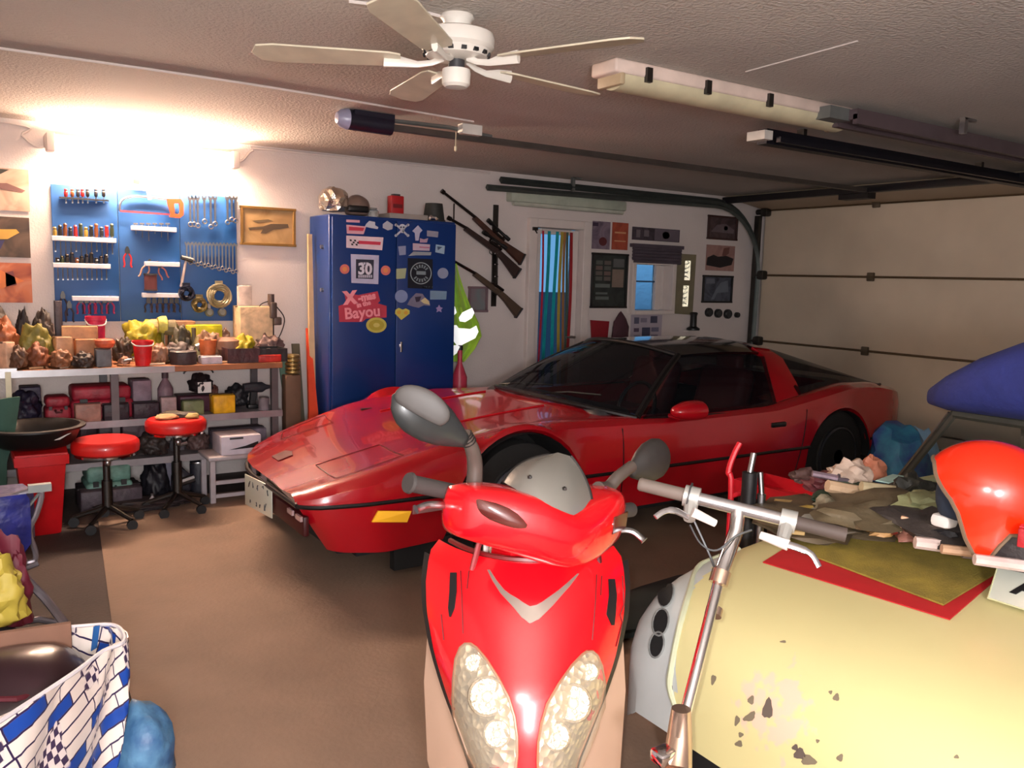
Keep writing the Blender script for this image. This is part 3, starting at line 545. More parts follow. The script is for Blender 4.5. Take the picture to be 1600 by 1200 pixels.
# 30 sign
sticker('sticker', [(548, 397), (592, 399), (591, 444), (549, 442)], (190, 190, 216), label='square pale framed sticker reading 30'); sticker('printed_square', [(556, 405), (584, 406), (583, 436), (556, 435)], (44, 48, 66), up=.0016)
U3 = sp(592, 420)-sp(548, 418.5); wht = mat('ink_white', (214, 214, 226), .6)
text('30', .115, sp(570, 421)+V((0, -.004, 0)), (1, 0, 0), (0, 0, 1), wht, cb, bold=.004)
for k, (x0, x1, yy, h_) in enumerate(((563, 567, 410, 3.5), (567.6, 571, 410, 3.5), (571.6, 575.5, 410, 3.5))): sticker('letter_stroke', [(x0, yy), (x1, yy), (x1-.5, yy+h_), (x0+.5, yy+h_)], (200, 200, 214), up=.002)
for k in range(7): sticker('letter_stroke', [(559.5+k*3.2, 429.5), (562+k*3.2, 429.6), (562+k*3.2, 434), (559.5+k*3.2, 434)], (190, 190, 206), up=.002)
for x, y_ in ((538.5, 420.5), (602.5, 422.5)): sticker('round_sticker', circ(x, y_, 7.5, 7.6), (216, 120, 110), label='small round orange sticker'); sticker('printed_shape', circ(x, y_, 3.6, 3.8), (230, 150, 90), up=.0016)
# X-mas in the Bayou
pkm = mat('ink_pink', (236, 150, 160), .6)
def tx(s, size, x, y_, ang, m=pkm, bold=.006, up=.003): text(s, size, sp(x, y_)+V((0, -up, 0)), (math.cos(ang), 0, math.sin(ang)), (-math.sin(ang), 0, math.cos(ang)), m, cb, bold=bold)
sticker('sticker_backing', [(538, 458), (560, 461), (590, 455), (594, 470), (590, 474), (604, 478), (604, 496), (572, 498), (566, 503), (530, 503), (529, 478), (541, 474)], (186, 60, 80), th=.001, label='red backing of the pink lettered sticker')
tx('X', .125, 547, 466, .1, bold=.009); tx('-mas', .075, 573, 464, .17, bold=.004); tx('in the', .05, 568, 475, .22, bold=.003); tx('Bayou', .118, 566, 488.5, .09, bold=.003, up=.005)
sticker('sticker', circ(588, 508, 16, 12), (196, 190, 90), label='yellow oval sticker'); sticker('printed_ring', circ(588, 508, 12, 8.6), (176, 164, 60), up=.0016); sticker('printed_shape', circ(588, 508, 5, 3.4), (206, 196, 110), up=.003)
# round badge on the black square
sticker('sticker', [(637, 403), (676, 405), (676, 452), (637, 450)], (14, 20, 34), label='black square sticker with a pale round badge')
def ring(cx_, cy_, r, rr, col): MB().tube([sp(cx_+r*math.cos(a), cy_+r*1.03*math.sin(a))+V((0, -.003, 0)) for a in [k*math.pi/16 for k in range(32)]], rr, 4, closed=True).build('badge_ring', mat('ink_badge', col, .6), cb)
ring(657.5, 427, 16, .004, (156, 170, 176))
for k in range(6):
    for s, st in ((-1, -math.pi/2), (1, math.pi/2)):
        a = st+(k-2.5)*.36; x, y_ = 657.5+11*math.cos(a), 427+11*math.sin(a); c_, s_ = math.cos(a), math.sin(a)
        sticker('letter_stroke', [(x+2.6*c_-1.2*s_, y_+2.6*s_+1.2*c_), (x+2.6*c_+1.2*s_, y_+2.6*s_-1.2*c_), (x-2.4*c_+.9*s_, y_-2.4*s_-.9*c_), (x-2.4*c_-.9*s_, y_-2.4*s_+.9*c_)], (130, 144, 150), up=.002)
sticker('printed_bar', [(650.5, 423.5), (665, 424), (665, 429.5), (650.5, 429)], (130, 144, 150), up=.002)
for k in range(4): sticker('letter_stroke', [(660.5+k*4.2, 447), (663.6+k*4.2, 447.2), (663.6+k*4.2, 449.8), (660.5+k*4.2, 449.6)], (90, 100, 110))
sticker('sticker', [(619, 420), (635, 419), (633, 435), (619, 436)], (164, 176, 140)); sticker('sticker', circ(692, 427, 8.4), (140, 150, 176)); sticker('sticker', circ(627, 463, 10), (128, 144, 184))
sticker('sticker', [(672, 454), (698, 455), (697, 468), (672, 468)], (120, 150, 176)); sticker('star_sticker', [(686, 476), (688, 480), (692, 481), (689, 484), (690, 488), (686, 486), (682, 488), (683, 484), (681, 481), (684, 480)], (160, 140, 190))
sticker('sticker', [(636, 476), (641, 467), (650, 458), (660, 459), (664, 465), (671, 470), (672, 478), (662, 477), (654, 481), (645, 479)], (120, 118, 140), label='grey and cream sticker of an eagle'); sticker('printed_shape', [(657, 470), (664, 465), (670, 471), (671, 476), (662, 474)], (206, 196, 150), up=.0016); sticker('printed_shape', [(648, 464), (658, 463), (655, 471), (650, 472)], (50, 44, 66), up=.0016)
sticker('heart_sticker', [(627, 500), (617, 490), (618, 484), (623, 481), (629, 484), (634, 482), (640, 485), (640, 490)], (196, 190, 90), label='yellow heart sticker'); sticker('printed_shape', circ(623, 488, 3), (206, 160, 60), up=.0016); sticker('printed_shape', circ(634, 488.5, 3), (206, 160, 60), up=.0016)
# on top of the cabinet
def topz(): return CH
def P(px, y): return at(px, 325, y=y).x
t = thing('silver_globe', 'crumpled shiny silver globe on the left of the blue cabinet', 'globe', (P(521, 6.2), 6.2, CH))
MB().blob((P(521, 6.2), 6.2, CH+.1), (.115, .1, .12), 3, .28, 2.4, 2).build('foil', mat('crumpled_foil', (226, 214, 200), .22, .9, bump=.6, bscale=20), t, smooth=20)
t = thing('helmet', 'dome-shaped open helmet with dark goggles on top of the cabinet', 'helmet', (P(560, 6.2), 6.2, CH))
MB().blob((P(558, 6.2), 6.2, CH+.07), (.1, .1, .10), 5, .05).build('shell', mat('helmet_tan', (120, 100, 90), .4), t); MB().box((P(558, 6.12), 6.1, CH+.055), (.17, .04, .05), ch=.015).build('goggles', BLACK, t, smooth=60)
t = thing('jar', 'small clear glass jar on top of the cabinet', 'jar', (P(583, 6.15), 6.15, CH)); MB().lathe([(.035, 0), (.045, .01), (.045, .05), (.03, .065), (.033, .075)], (P(583, 6.15), 6.15, CH)).build('glass', mat('clear_glass', (220, 225, 225), .05, trans=.8, spec=.8), t)
MB().box((P(630, 6.15), 6.15, CH+.02), (.33, .22, .04), ch=.005).build('flat_box', mat('grey_card', (150, 142, 136), .8), label='flat grey-white box lying on top of the cabinet', cat='box')
t = thing('red_tin', 'upright red tin on the flat box on the cabinet', 'tin', (P(618, 6.15), 6.15, CH+.04)); z = CH+.04
MB().box((P(618, 6.15), 6.15, z+.07), (.11, .08, .14), ch=.008).build('body', mat('tin_red', (170, 30, 36), .4), t); MB().box((P(618, 6.15), 6.15, z+.147), (.06, .05, .014), ch=.004).build('lid', DGREY, t)
MB().box((P(618, 6.15), 6.107, z+.06), (.08, .003, .03)).build('label_band', mat('tin_lbl', (110, 20, 26), .6), t)
t = thing('pot', 'dark tapered pot turned upside down at the right of the cabinet top', 'pot', (P(678, 6.2), 6.2, CH)); MB().lathe([(.092, 0), (.09, .012), (.07, .15), (.001, .152)], (P(678, 6.2), 6.2, CH), n=20).build('pot_wall', mat('dark_pot', (44, 46, 44), .6), t); MB().lathe([(.096, 0), (.096, .018), (.09, .02)], (P(678, 6.2), 6.2, CH), n=20).build('rim', DGREY, t)
t = thing('clasp', 'small shiny clasp in front of the dark pot', 'clasp', (P(674, 6.05), 6.06, CH)); MB().blob((P(678, 6.05), 6.06, CH+.02), (.05, .03, .025), 8, .4, 3, 1).build('clasp', CHROME, t, smooth=20)
# ------------------------------------------------------------------ rifles on their rack
YR = 6.38
def rp(x, y, dy=0): return at(x, y, y=YR+dy)
gun = mat('gun_metal', (44, 36, 34), .35, .7); stock = mat('walnut_stock', (66, 36, 26), .45, coat=.2, var=.3); stockd = mat('dark_stock', (48, 32, 30), .5)
def rifle(label, muz, barrel_end, grip, butt, sm, scope=False, sight=True):
    A_, B2, C_, D_ = rp(*muz), rp(*barrel_end), rp(*grip), rp(*butt)
    t = thing('rifle', label, 'rifle', (C_.x, YR, min(C_.z, D_.z)-.08), 'rifles on the wall rack')
    MB().tube([A_, B2], [.011, .014], 10).build('barrel', gun, t); MB().cyl(A_, A_+(B2-A_).normalized()*.03, .019).build('muzzle', gun, t)
    d = (C_-B2).normalized(); n_ = V((-d.z, 0, d.x)); n_ = n_ if n_.z > 0 else -n_
    MB().prism([B2+n_*.018, C_+n_*.022, C_-n_*.035, B2-n_*.022], (0, .035, 0)).build('fore_stock', sm, t, bevel=.006)
    d2 = (D_-C_).normalized(); m_ = V((-d2.z, 0, d2.x)); m_ = m_ if m_.z > 0 else -m_
    MB().prism([C_+m_*.02, D_+m_*.035, D_-m_*.07, C_+(D_-C_)*.35-m_*.038, C_-m_*.03], (0, .038, 0)).build('butt_stock', sm, t, bevel=.008)
    MB().prism([D_+m_*.037, D_+d2*.014+m_*.037, D_+d2*.014-m_*.073, D_-m_*.073], (0, .04, 0)).build('butt_plate', DGREY, t)
    MB().tube([C_-m_*.03+V((0, .018, 0)), C_-m_*.058-d*.015+V((0, .018, 0)), C_-m_*.058-d*.05+V((0, .018, 0)), C_-m_*.03-d*.07+V((0, .018, 0))], .004, 5).build('trigger_guard', gun, t)
    MB().tube([C_+n_*.024-d*.12, C_+n_*.026+d*.02], .013, 8).build('receiver', gun, t)
    if scope:
        s0, s1 = C_+n_*.062-d*.22, C_+n_*.062+d*.06
        MB().tube([s0, s0+d*.05, s0+d*.06, s1-d*.06, s1-d*.05, s1], [.02, .02, .013, .013, .018, .018], 10).build('scope', BLACK, t)
        MB().tube([C_+n_*.02-d*.12, C_+n_*.06-d*.12], .01, 6).tube([C_+n_*.02, C_+n_*.06], .01, 6).build('scope_mount', gun, t)
    return t
rifle('topmost rifle on the wall rack with a scope and reddish stock', (690, 298), (742, 339), (783, 377), (818, 402), stock, True)
rifle('middle rifle on the wall rack, its barrel behind the cabinet top', (700, 340), (728, 356), (779, 392), (811, 424), stockd, True)
rifle('lowest rifle on the wall rack with a plain brown stock', (704, 405), (742, 427), (782, 456), (813, 486), mat('brown_stock', (74, 58, 46), .5))
rk = thing('gun_rack', 'dark two-post wall rack that carries the three rifles', 'rack', rp(773, 455, .06))
for x in (770, 777): MB().tube([rp(x, 352, .07), rp(x-.6, 458, .07)], .007, 6).build('post', gun, rk)
for y_ in (362, 378, 396, 413, 432, 450): MB().tube([rp(769, y_, .07), rp(778, y_, .07)], .006, 6).tube([rp(773.5, y_, .07), rp(773.5, y_, -.0)], .006, 6).build('rung', gun, rk)
MB().tube([rp(709.5, 318, .06), rp(709, 350, .06)], .006, 6).build('front_hook', gun, rk)
MB().box(rp(773, 400, .105), (.05, .012, .9)).build('back_plate', DSTEEL, rk)
# ------------------------------------------------------------------ hi-vis vest on a hook right of the cabinet
YV = 6.30
def vp(x, y, dy=0): return at(x, y, y=YV+dy)
vt = thing('safety_vest', 'neon yellow safety vest with blazing reflective bands, hanging right of the cabinet', 'vest', vp(722, 560))
neon = mat('neon_cloth', (170, 214, 60), .8, sheen=.3)
rows = []
for y_, xl, xr in ((412, 706, 712), (430, 704, 716), (455, 703, 724), (480, 702, 734), (505, 702, 747), (525, 702, 752), (545, 702, 742), (565, 702, 726)):
    rows.append([vp(xl+(xr-xl)*k/10, y_, .03*math.sin(k*1.3+y_*.02)) for k in range(11)])
o = MB().grid(rows).build('vest_cloth', neon, vt); s_ = o.modifiers.new('s', 'SOLIDIFY'); s_.thickness = .01
retro = mat('retro_silver', (244, 252, 250), .38, .5, var=.02)
nrm = V((-math.sin(YAW), -math.cos(YAW), 0)); sd = V((math.cos(YAW), -math.sin(YAW), 0))
def band(pts, y0):
    ctr = vp(*y0, -.09); b = MB(); vs = [ctr+sd*((x-y0[0])*6.75/F)+V((0, 0, -(y_-y0[1])*6.75/F))+nrm*.0 for x, y_ in pts]
    b.prism(vs, nrm*.006); b.build('reflective_band', retro, vt)
band([(716, 497), (722, 488), (738, 480), (742, 488), (738, 497), (727, 504), (718, 503)], (729, 492))
band([(703, 508), (712, 507), (716, 512), (735, 513), (745, 507), (749, 517), (744, 528), (722, 540), (717, 545), (706, 532), (703, 520)], (725, 525))
band([(703, 482), (711, 478), (714, 488), (708, 495), (704, 490)], (708, 487)); band([(703, 557), (705, 540), (714, 538), (719, 541), (714, 552), (706, 558)], (710, 549))
MB().cyl(vp(709, 408, .19), vp(709, 408, -.02), .008, n=6).build('wall_hook', DSTEEL, label='small dark hook above the safety vest', cat='hook')
poster('faded picture half hidden behind the safety vest', 'picture', 733, 449, 759, 486, [(130, 110, 116), (104, 130, 130)], [], 'framed_print', mat('mauve_frame', (120, 96, 102), .6))
p = vp(709, 588); t = thing('red_bottle', 'pinkish red bottle just right of the cabinet behind the car', 'bottle', V((p.x, 6.2, 0)))
MB().lathe([(.06, 0), (.065, .02), (.065, .7), (.02, .82), (.02, .93)], (p.x, 6.2, 0), n=16).build('body', mat('pink_red', (196, 60, 84), .4), t); MB().cyl((p.x, 6.2, .93), (p.x, 6.2, .97), .024).build('cap', BLACK, t)
# ------------------------------------------------------------------ workbench
BZ, BF = .91, 5.86
wb = thing('workbench', 'long wooden-topped workbench with steel edge and open shelves along the back wall', 'workbench', (.4, 6.15, 0))
BX0, BX1 = -1.4, 1.93
for i in range(2): MB().box(((BX0+BX1)/2, BF+.16+.305*i, BZ-.02), (BX1-BX0, .3, .04)).build('top_board', WOOD, wb, bevel=.004)
MB().box(((BX0+1.2)/2, BF-.003, BZ-.02), (1.2-BX0, .012, .042)).build('steel_edge', STEEL, wb)
SH = [.565, .30]
shm = mat('shelf_steel', (150, 146, 150), .4, .5)
for z in SH: MB().box(((BX0+BX1)/2, BF+.3, z-.012), (BX1-BX0, .54, .024)).box(((BX0+BX1)/2, BF+.025, z-.02), (BX1-BX0, .012, .045)).build('shelf', shm, wb)
for x in (-1.3, -.2, .84, 1.88):
    for y in (BF+.05, BF+.54): MB().box((x, y, (BZ-.04)/2), (.045, .045, BZ-.04)).build('leg', mat('leg_grey', (92, 88, 90), .5, .4), wb)
CARD = (176, 128, 86)
def item(kind, xl, xr, yt, Y, col, label, name=None, z=BZ, cat=None, dep=None, ang=0, metal=0, rough=.55, group=None, mt=None, zt=None):
    """an object standing on the bench or a shelf; its extent is read off against the real plane y=Y"""
    if kind == 'rag': col = tuple(int(v*.82) for v in col)
    a = at(xl, yt, y=Y); c = at(xr, yt, y=Y); w_ = c.x-a.x; h = max((zt if zt else (a.z+c.z)/2)-z, .02); x = (a.x+c.x)/2; d = dep or max(.05, min(w_, .22)); m = mt or mat('it_%d_%d_%d_%d' % (*col, int(metal*10)), col, rough, metal, var=.3, bump=.35, bscale=25, scale=14)
    dk = mat('itd_%d_%d_%d' % col, tuple(int(v*.55) for v in col), .6); nm = name or kind; T = about((x, Y, z), frot(ang))
    t = thing(nm, label, cat or nm.replace('_', ' ').split(' ')[-1], (x, Y, z), group)
    if kind == 'box':
        MB().box((x, Y, z+h/2), (w_, d, h), T=T, ch=.006).build('body', m, t, smooth=50); MB().box((x, Y-.0, z+h-.004), (w_*1.02, d*.3, .012), T=T).build('tape', dk, t)
    elif kind == 'case':
        MB().box((x, Y, z+h*.3), (w_, d, h*.6), T=T, ch=.02).build('base', m, t, smooth=60); MB().box((x, Y, z+h*.8), (w_*.94, d*.94, h*.42), T=T, ch=.02).build('lid', m, t, smooth=60)
        for s in (-1, 1): MB().box((x+s*w_*.3, Y-d/2, z+h*.58), (w_*.12, .012, h*.14), T=T).build('latch', BLACK, t)
        MB().tube([V((x-w_*.12, Y-d/2-.005, z+h*.5)), V((x-w_*.1, Y-d/2-.03, z+h*.45)), V((x+w_*.1, Y-d/2-.03, z+h*.45)), V((x+w_*.12, Y-d/2-.005, z+h*.5))], .008, 6, T=T).build('handle', dk, t)
    elif kind == 'can':
        r = w_/2; MB().lathe([(r*.97, 0), (r, .006), (r, h*.92), (r*.95, h*.94), (r*.95, h)], (x, Y, z), n=18).build('body', m, t); MB().lathe([(r*.96, h*.93), (r*.99, h*.97), (r*.96, h*1.0), (.001, h*.985)], (x, Y, z), n=18).build('lid', STEEL if metal == 0 else dk, t)
    elif kind == 'bottle':
        r = w_/2; MB().lathe([(r*.95, 0), (r, .01), (r, h*.6), (r*.6, h*.75), (r*.35, h*.82), (r*.35, h*.88)], (x, Y, z), n=16).build('body', m, t); MB().lathe([(r*.42, h*.86), (r*.42, h), (.001, h)], (x, Y, z), n=12).build('cap', dk, t)
    elif kind == 'bucket':
        r = w_/2; MB().lathe([(r*.72, 0), (r*.95, h*.9), (r*1.04, h*.91), (r*1.04, h), (r*.93, h), (r*.7, h*.12), (.001, h*.1)], (x, Y, z), n=24).build('pail', m, t)
        MB().tube(catm([V((x-r*1.03, Y, z+h*.93)), V((x-r*.7, Y-r*.85, z+h*.82)), V((x+r*.7, Y-r*.85, z+h*.82)), V((x+r*1.03, Y, z+h*.93))], 5), .005, 6).build('handle', PAPER, t)
    elif kind == 'bowl':
        r = w_/2; MB().lathe([(r*.5, 0), (r*.85, h*.35), (r, h*.9), (r*1.02, h), (r*.94, h*.97), (r*.7, h*.5), (.001, h*.4)], (x, Y, z), n=22).build('bowl_wall', m, t)
        MB().lathe([(r*.55, 0), (r*.6, h*.1), (r*.86, h*.4), (r*.8, h*.42)], (x, Y, z), n=22).build('base', dk, t)
    elif kind == 'tray':
        b = MB(); b.box((x, Y, z+.006), (w_, d, .012), T=T)
        for s in (-1, 1): b.box((x+s*w_/2, Y, z+h/2), (.01, d, h), T=T); b.box((x, Y+s*d/2, z+h/2), (w_, .01, h), T=T)
        b.build('tray_body', m, t); MB().blob((x, Y, z+.012+h*.3), (w_*.4, d*.38, h*.5), int(x*50), .4, 3, 1).build('contents', dk, t, smooth=20)
    elif kind == 'rag':
        MB().blob((x, Y, z+h*.45), (w_/2, d*.6, h*.62), int(x*97+Y*10), .38, 2.4, 3, T=T).build('folds', m, t, smooth=85)
    elif kind == 'roll':
        r = w_/2; MB().tube([V((x+r*.72*math.cos(k*math.pi/10), Y+r*.72*math.sin(k*math.pi/10), z+h/2)) for k in range(20)], h*.5, 8, closed=True, flat=.8).build('winding', m, t)
    elif kind == 'drill':
        MB().tube([V((x-w_*.5, Y, z+h*.78)), V((x-w_*.2, Y, z+h*.78)), V((x+w_*.15, Y, z+h*.78)), V((x+w_*.3, Y, z+h*.78)), V((x+w_*.5, Y, z+h*.78))], [h*.17, h*.2, h*.2, h*.1, h*.05], 10, T=T).build('body', m, t)
        MB().prism([V((x-w_*.25, Y-.02, z+h*.7)), V((x-w_*.02, Y-.02, z+h*.7)), V((x-w_*.1, Y-.02, z+h*.15)), V((x-w_*.3, Y-.02, z+h*.15))], (0, .04, 0), T=T).build('grip', dk, t, bevel=.006)
        MB().box((x-w_*.2, Y, z+h*.08), (w_*.35, .07, h*.16), T=T, ch=.006).build('battery', BLACK, t)
    elif kind == 'part':
        MB().blob((x, Y, z+h*.35), (w_*.45, d*.4, h*.45), int(x*60), .3, 2, 1).build('casting', m, t, smooth=25)
        MB().cyl(V((x-w_*.2, Y, z+h*.4)), V((x-w_*.2, Y, z+h)), w_*.16, n=12).build('barrel', dk, t); MB().cyl(V((x-w_*.1, Y-d*.3, z+h*.4)), V((x+w_*.5, Y-d*.3, z+h*.5)), h*.12, n=10).build('pipe', STEEL, t)
    elif kind == 'plank':
        MB().box((x, Y, z+.012), (w_, d, .024), T=T).build('board', m, t, bevel=.003)
    return t
I = item
# back row, tall things against the wall
I('box', 369, 420, 478, 6.36, (222, 190, 150), 'big cream-white cardboard box standing at the right end of the bench', 'cardboard_box', dep=.2)
I('box', 371, 392, 446, 6.4, (190, 176, 168), 'small pale box standing behind the cream cardboard box', 'carton', dep=.05)
t = thing('microscope', 'thin dark upright gadget with looping wires at the right end of the bench', 'gadget', (at(425, 480, y=6.28).x, 6.28, BZ)); gx = t.location.x
MB().box((gx, 6.28, BZ+.012), (.1, .12, .024)).build('foot', DSTEEL, t); MB().cyl((gx, 6.28, BZ+.02), (gx, 6.28, 1.36), .014).build('column', DSTEEL, t)
MB().box((gx-.0, 6.26, 1.26), (.05, .06, .12), ch=.01).box((gx+.03, 6.25, 1.18), (.06, .04, .06), ch=.01).cyl((gx-.01, 6.27, 1.3), (gx-.01, 6.27, 1.38), .024).build('head', mat('gadget_brown', (96, 80, 72), .5, .4), t)
MB().tube(catm([V((gx-.02, 6.27, 1.33)), V((gx-.1, 6.27, 1.28)), V((gx-.06, 6.27, 1.1)), V((gx, 6.26, 1.05))], 5), .004, 5).tube(catm([V((gx+.02, 6.27, 1.3)), V((gx+.09, 6.27, 1.2)), V((gx+.06, 6.27, 1.08)), V((gx, 6.26, 1.0))], 5), .004, 5).build('wire', BLACK, t)
I('bottle', 132, 146, 492, 6.36, (200, 200, 206), 'white spray bottle against the tool board at the left', 'spray_bottle'); I('box', 84, 96, 470, 6.38, (60, 50, 56), 'narrow dark box leaning at the left foot of the tool board', 'carton')
I('bucket', 133, 165, 494, 6.25, (190, 26, 70), 'crimson plastic tub behind the workbench clutter, left of centre', 'tub')
I('rag', 190, 250, 503, 6.33, (196, 180, 40), 'yellow cloth heaped behind the red bucket', 'cloth')
I('rag', 48, 84, 492, 6.33, (58, 44, 38), 'dark brown leather glove on the left part of the bench', 'glove'); I('rag', 22, 46, 490, 6.3, (36, 28, 30), 'black bundle at the far left of the bench', 'bundle')
I('rag', -30, 22, 494, 6.34, (74, 60, 50), 'brownish bundle cut by the left edge of the picture', 'bundle')
I('box', 96, 152, 509, 6.2, (190, 140, 96), 'long tan carton left of the grey tin', 'carton', ang=-.1, dep=.12); I('rag', 28, 80, 512, 6.12, (150, 138, 60), 'olive-yellow cloth crumpled on the left of the bench', 'cloth')
I('rag', -20, 30, 507, 6.15, (176, 96, 50), 'orange-brown cloth at the left edge of the bench', 'cloth'); I('box', 84, 110, 526, 6.06, (196, 148, 110), 'small tan box standing left of the grey tin', 'carton', ang=.15)
I('box', 116, 150, 529, 6.08, (170, 110, 66), 'brown carton between the tan box and the grey tin', 'carton'); I('plank', 215, 262, 520, 6.2, (176, 150, 110), 'wood offcut leaning on the heap', 'offcut', ang=.7)
for i, (x0, x1, y0, c_, lb) in enumerate(((228, 245, 497, (186, 158, 96), 'tan handled mallet standing in the heap behind the bucket'), (246, 258, 492, (206, 196, 90), 'yellow drill standing behind the bucket'), (255, 275, 498, (120, 110, 76), 'olive tool grip in the middle of the heap'))):
    I('drill', x0, x1+8, y0, 6.3, c_, lb, 'drill', cat='drill')
I('box', 262, 300, 501, 6.36, (168, 122, 92), 'brown cardboard box in the middle of the heap', 'cardboard_box', ang=.12, dep=.16); I('box', 288, 344, 507, 6.32, (206, 200, 30), 'bright yellow-green tray box behind the copper bowl', 'box', dep=.12)
I('rag', 268, 300, 516, 6.15, (84, 76, 54), 'dark olive rag above the oval tin', 'rag'); I('part', 296, 318, 512, 6.12, (190, 170, 120), 'brass-coloured casting left of the copper bowl', 'casting', metal=.6)
I('rag', 300, 345, 522, 6.2, (150, 110, 84), 'brown rag behind the copper bowl', 'rag')
I('bowl', 311, 338, 531, 6.05, (206, 110, 62), 'copper-orange bowl with a dark base', 'bowl', metal=.3)
I('roll', 344, 372, 526, 6.15, (120, 84, 66), 'brown roll of tape right of the copper bowl', 'tape_roll'); I('rag', 362, 396, 526, 6.1, (206, 184, 30), 'yellow cap-like cloth near the right end of the bench', 'cloth')
I('rag', 340, 362, 520, 6.3, (110, 80, 66), 'reddish-brown rag behind the tape roll', 'rag')
I('tray', 352, 400, 543, 5.99, (60, 30, 34), 'dark red open tray near the right end of the bench', 'tray', dep=.16); I('tray', 398, 441, 543, 6.03, (30, 26, 28), 'black tray on a red base at the right end of the bench', 'tray', dep=.2)
I('box', 402, 438, 554, 5.93, (176, 40, 30), 'low red box below the black tray', 'box', dep=.06); I('rag', 395, 437, 524, 6.3, (140, 110, 104), 'pinkish heap of paper at the right end of the bench', 'paper')
I('can', 434, 444, 545, 5.96, (190, 170, 170), 'small pale can at the very right end of the bench', 'can')
I('bucket', 206, 239, 532, 5.95, (200, 20, 26), 'bright red plastic bucket near the front edge of the bench', 'bucket')
I('box', 148, 172, 545, 5.98, (96, 96, 100), 'grey tin box with an orange roll on top', 'tin', dep=.12); I('roll', 151, 176, 529, 5.98, (196, 90, 56), 'orange and white roll standing on the grey tin', 'tape_roll', z=at(160, 545, y=5.98).z+.003)
I('can', 265, 307, 548, 5.97, (54, 44, 46), 'dark oval tin in front of the olive rag', 'tin', dep=.1); I('rag', 258, 304, 536, 6.1, (96, 84, 80), 'grey-brown wire wool heap above the oval tin', 'wire_wool')
I('box', 312, 344, 556, 5.95, (186, 176, 184), 'flat stack of white papers in front of the copper bowl', 'paper_stack', dep=.12)
I('rag', 176, 206, 530, 6.12, (70, 56, 40), 'dark brown rag between the tin and the red bucket', 'rag'); I('part', 182, 204, 552, 5.97, (150, 110, 90), 'small bronze fitting left of the red bucket', 'fitting', metal=.5)
I('rag', 236, 262, 540, 6.03, (176, 130, 100), 'tan rag just right of the red bucket', 'rag'); I('rag', 40, 76, 540, 6.0, (150, 84, 50), 'rust-brown rag at the front left of the bench', 'rag')
I('rag', 78, 112, 548, 5.96, (160, 104, 70), 'tan crumpled paper at the front of the bench', 'paper'); I('rag', 112, 146, 552, 5.94, (60, 44, 38), 'flat dark cloth at the front edge of the bench', 'cloth')
I('box', 0, 18, 534, 5.98, (214, 170, 140), 'pale tilted carton at the far left front of the bench', 'carton', ang=.6, dep=.08); I('rag', 14, 42, 545, 5.95, (110, 74, 50), 'brown lump beside the pale tilted carton', 'rag')
random.seed(3)
for i in range(9):
    x = [56, 72, 100, 130, 188, 246, 352, 376, 300][i]; p = at(x, 560, y=5.92); a = random.random()*3; t = thing('stick', '%s of the small wooden sticks scattered along the bench front, counted from the left' % ORD[[0, 1, 2, 3, 4, 5, 7, 8, 6][i]], 'stick', (p.x, 5.93, BZ), 'sticks on the bench')
    MB().tube([V((p.x-.05*math.cos(a), 5.93-.02*math.sin(a), BZ+.008)), V((p.x+.05*math.cos(a), 5.93+.02*math.sin(a), BZ+.008))], .008, 6).build('stick_body', mat('stickwood%d' % (i % 3), [(190, 150, 110), (120, 80, 50), (206, 176, 150)][i % 3], .7), t)
p = at(11, 560, y=5.85); t = thing('clamp', 'cream bar clamp hanging on the bench edge at the far left', 'clamp', (p.x, BF-.03, .68))
MB().box((p.x, BF-.025, .79), (.03, .02, .25)).build('bar', CREAM, t); MB().box((p.x, BF-.03, BZ+.012), (.09, .06, .02)).build('jaw', STEEL, t); MB().box((p.x, BF-.03, .69), (.05, .04, .03)).build('jaw', STEEL, t)
# middle shelf
S1 = SH[0]; Y2 = 6.02
I('box', 30, 62, 603, 6.2, (60, 50, 70), 'dark violet box at the back of the upper shelf, far left', 'box', z=S1, dep=.16); I('rag', 12, 62, 614, Y2, (34, 28, 54), 'dark navy bundle on the upper shelf, far left', 'bundle', z=S1)
I('case', 68, 108, 618, Y2, (134, 24, 40), 'small dark red tool case on the upper shelf', 'tool_case', z=S1, dep=.18); I('case', 106, 203, 601, 6.1, (140, 22, 42), 'large dark red tool case on the upper shelf', 'tool_case', z=S1, dep=.26)
I('box', 116, 156, 630, 5.94, (150, 110, 96), 'flat tan box in front of the large red case', 'box', z=S1, dep=.1); I('box', 160, 200, 630, 5.94, (30, 20, 30), 'flat black box in front of the large red case', 'box', z=S1, dep=.1)
I('box', 203, 232, 592, 6.14, (120, 100, 112), 'grey cardboard box with a dark window on the upper shelf', 'box', z=S1, dep=.2); I('box', 206, 246, 628, 5.96, (40, 24, 36), 'low dark box before the grey cardboard box', 'box', z=S1, dep=.12)
I('bottle', 245, 270, 582, 6.1, (120, 96, 106), 'tall grey-mauve canister on the upper shelf', 'canister', z=S1); I('box', 250, 274, 620, 5.96, (160, 136, 136), 'small pale package in front of the tall canister', 'package', z=S1, dep=.08)
I('box', 276, 330, 616, 6.14, (70, 26, 44), 'flat maroon box beneath the small black bag', 'box', z=S1, dep=.2); zt_ = at(300, 616, y=6.14).z+.005
t = I('rag', 296, 330, 586, 6.14, (34, 24, 28), 'small black bag with a white label on the maroon box', 'bag', z=zt_); MB().box((at(315, 600, y=6.14).x, 6.06, zt_+.05), (.09, .01, .075)).build('label_patch', PAPER, t)
MB().tube([V((at(312, 590, y=6.1).x+.1*math.cos(a), 6.13, at(312, 584, y=6.1).z+.0+.04*math.sin(a))) for a in [k*math.pi/8 for k in range(9)]], .006, 6).build('handle', BLACK, t)
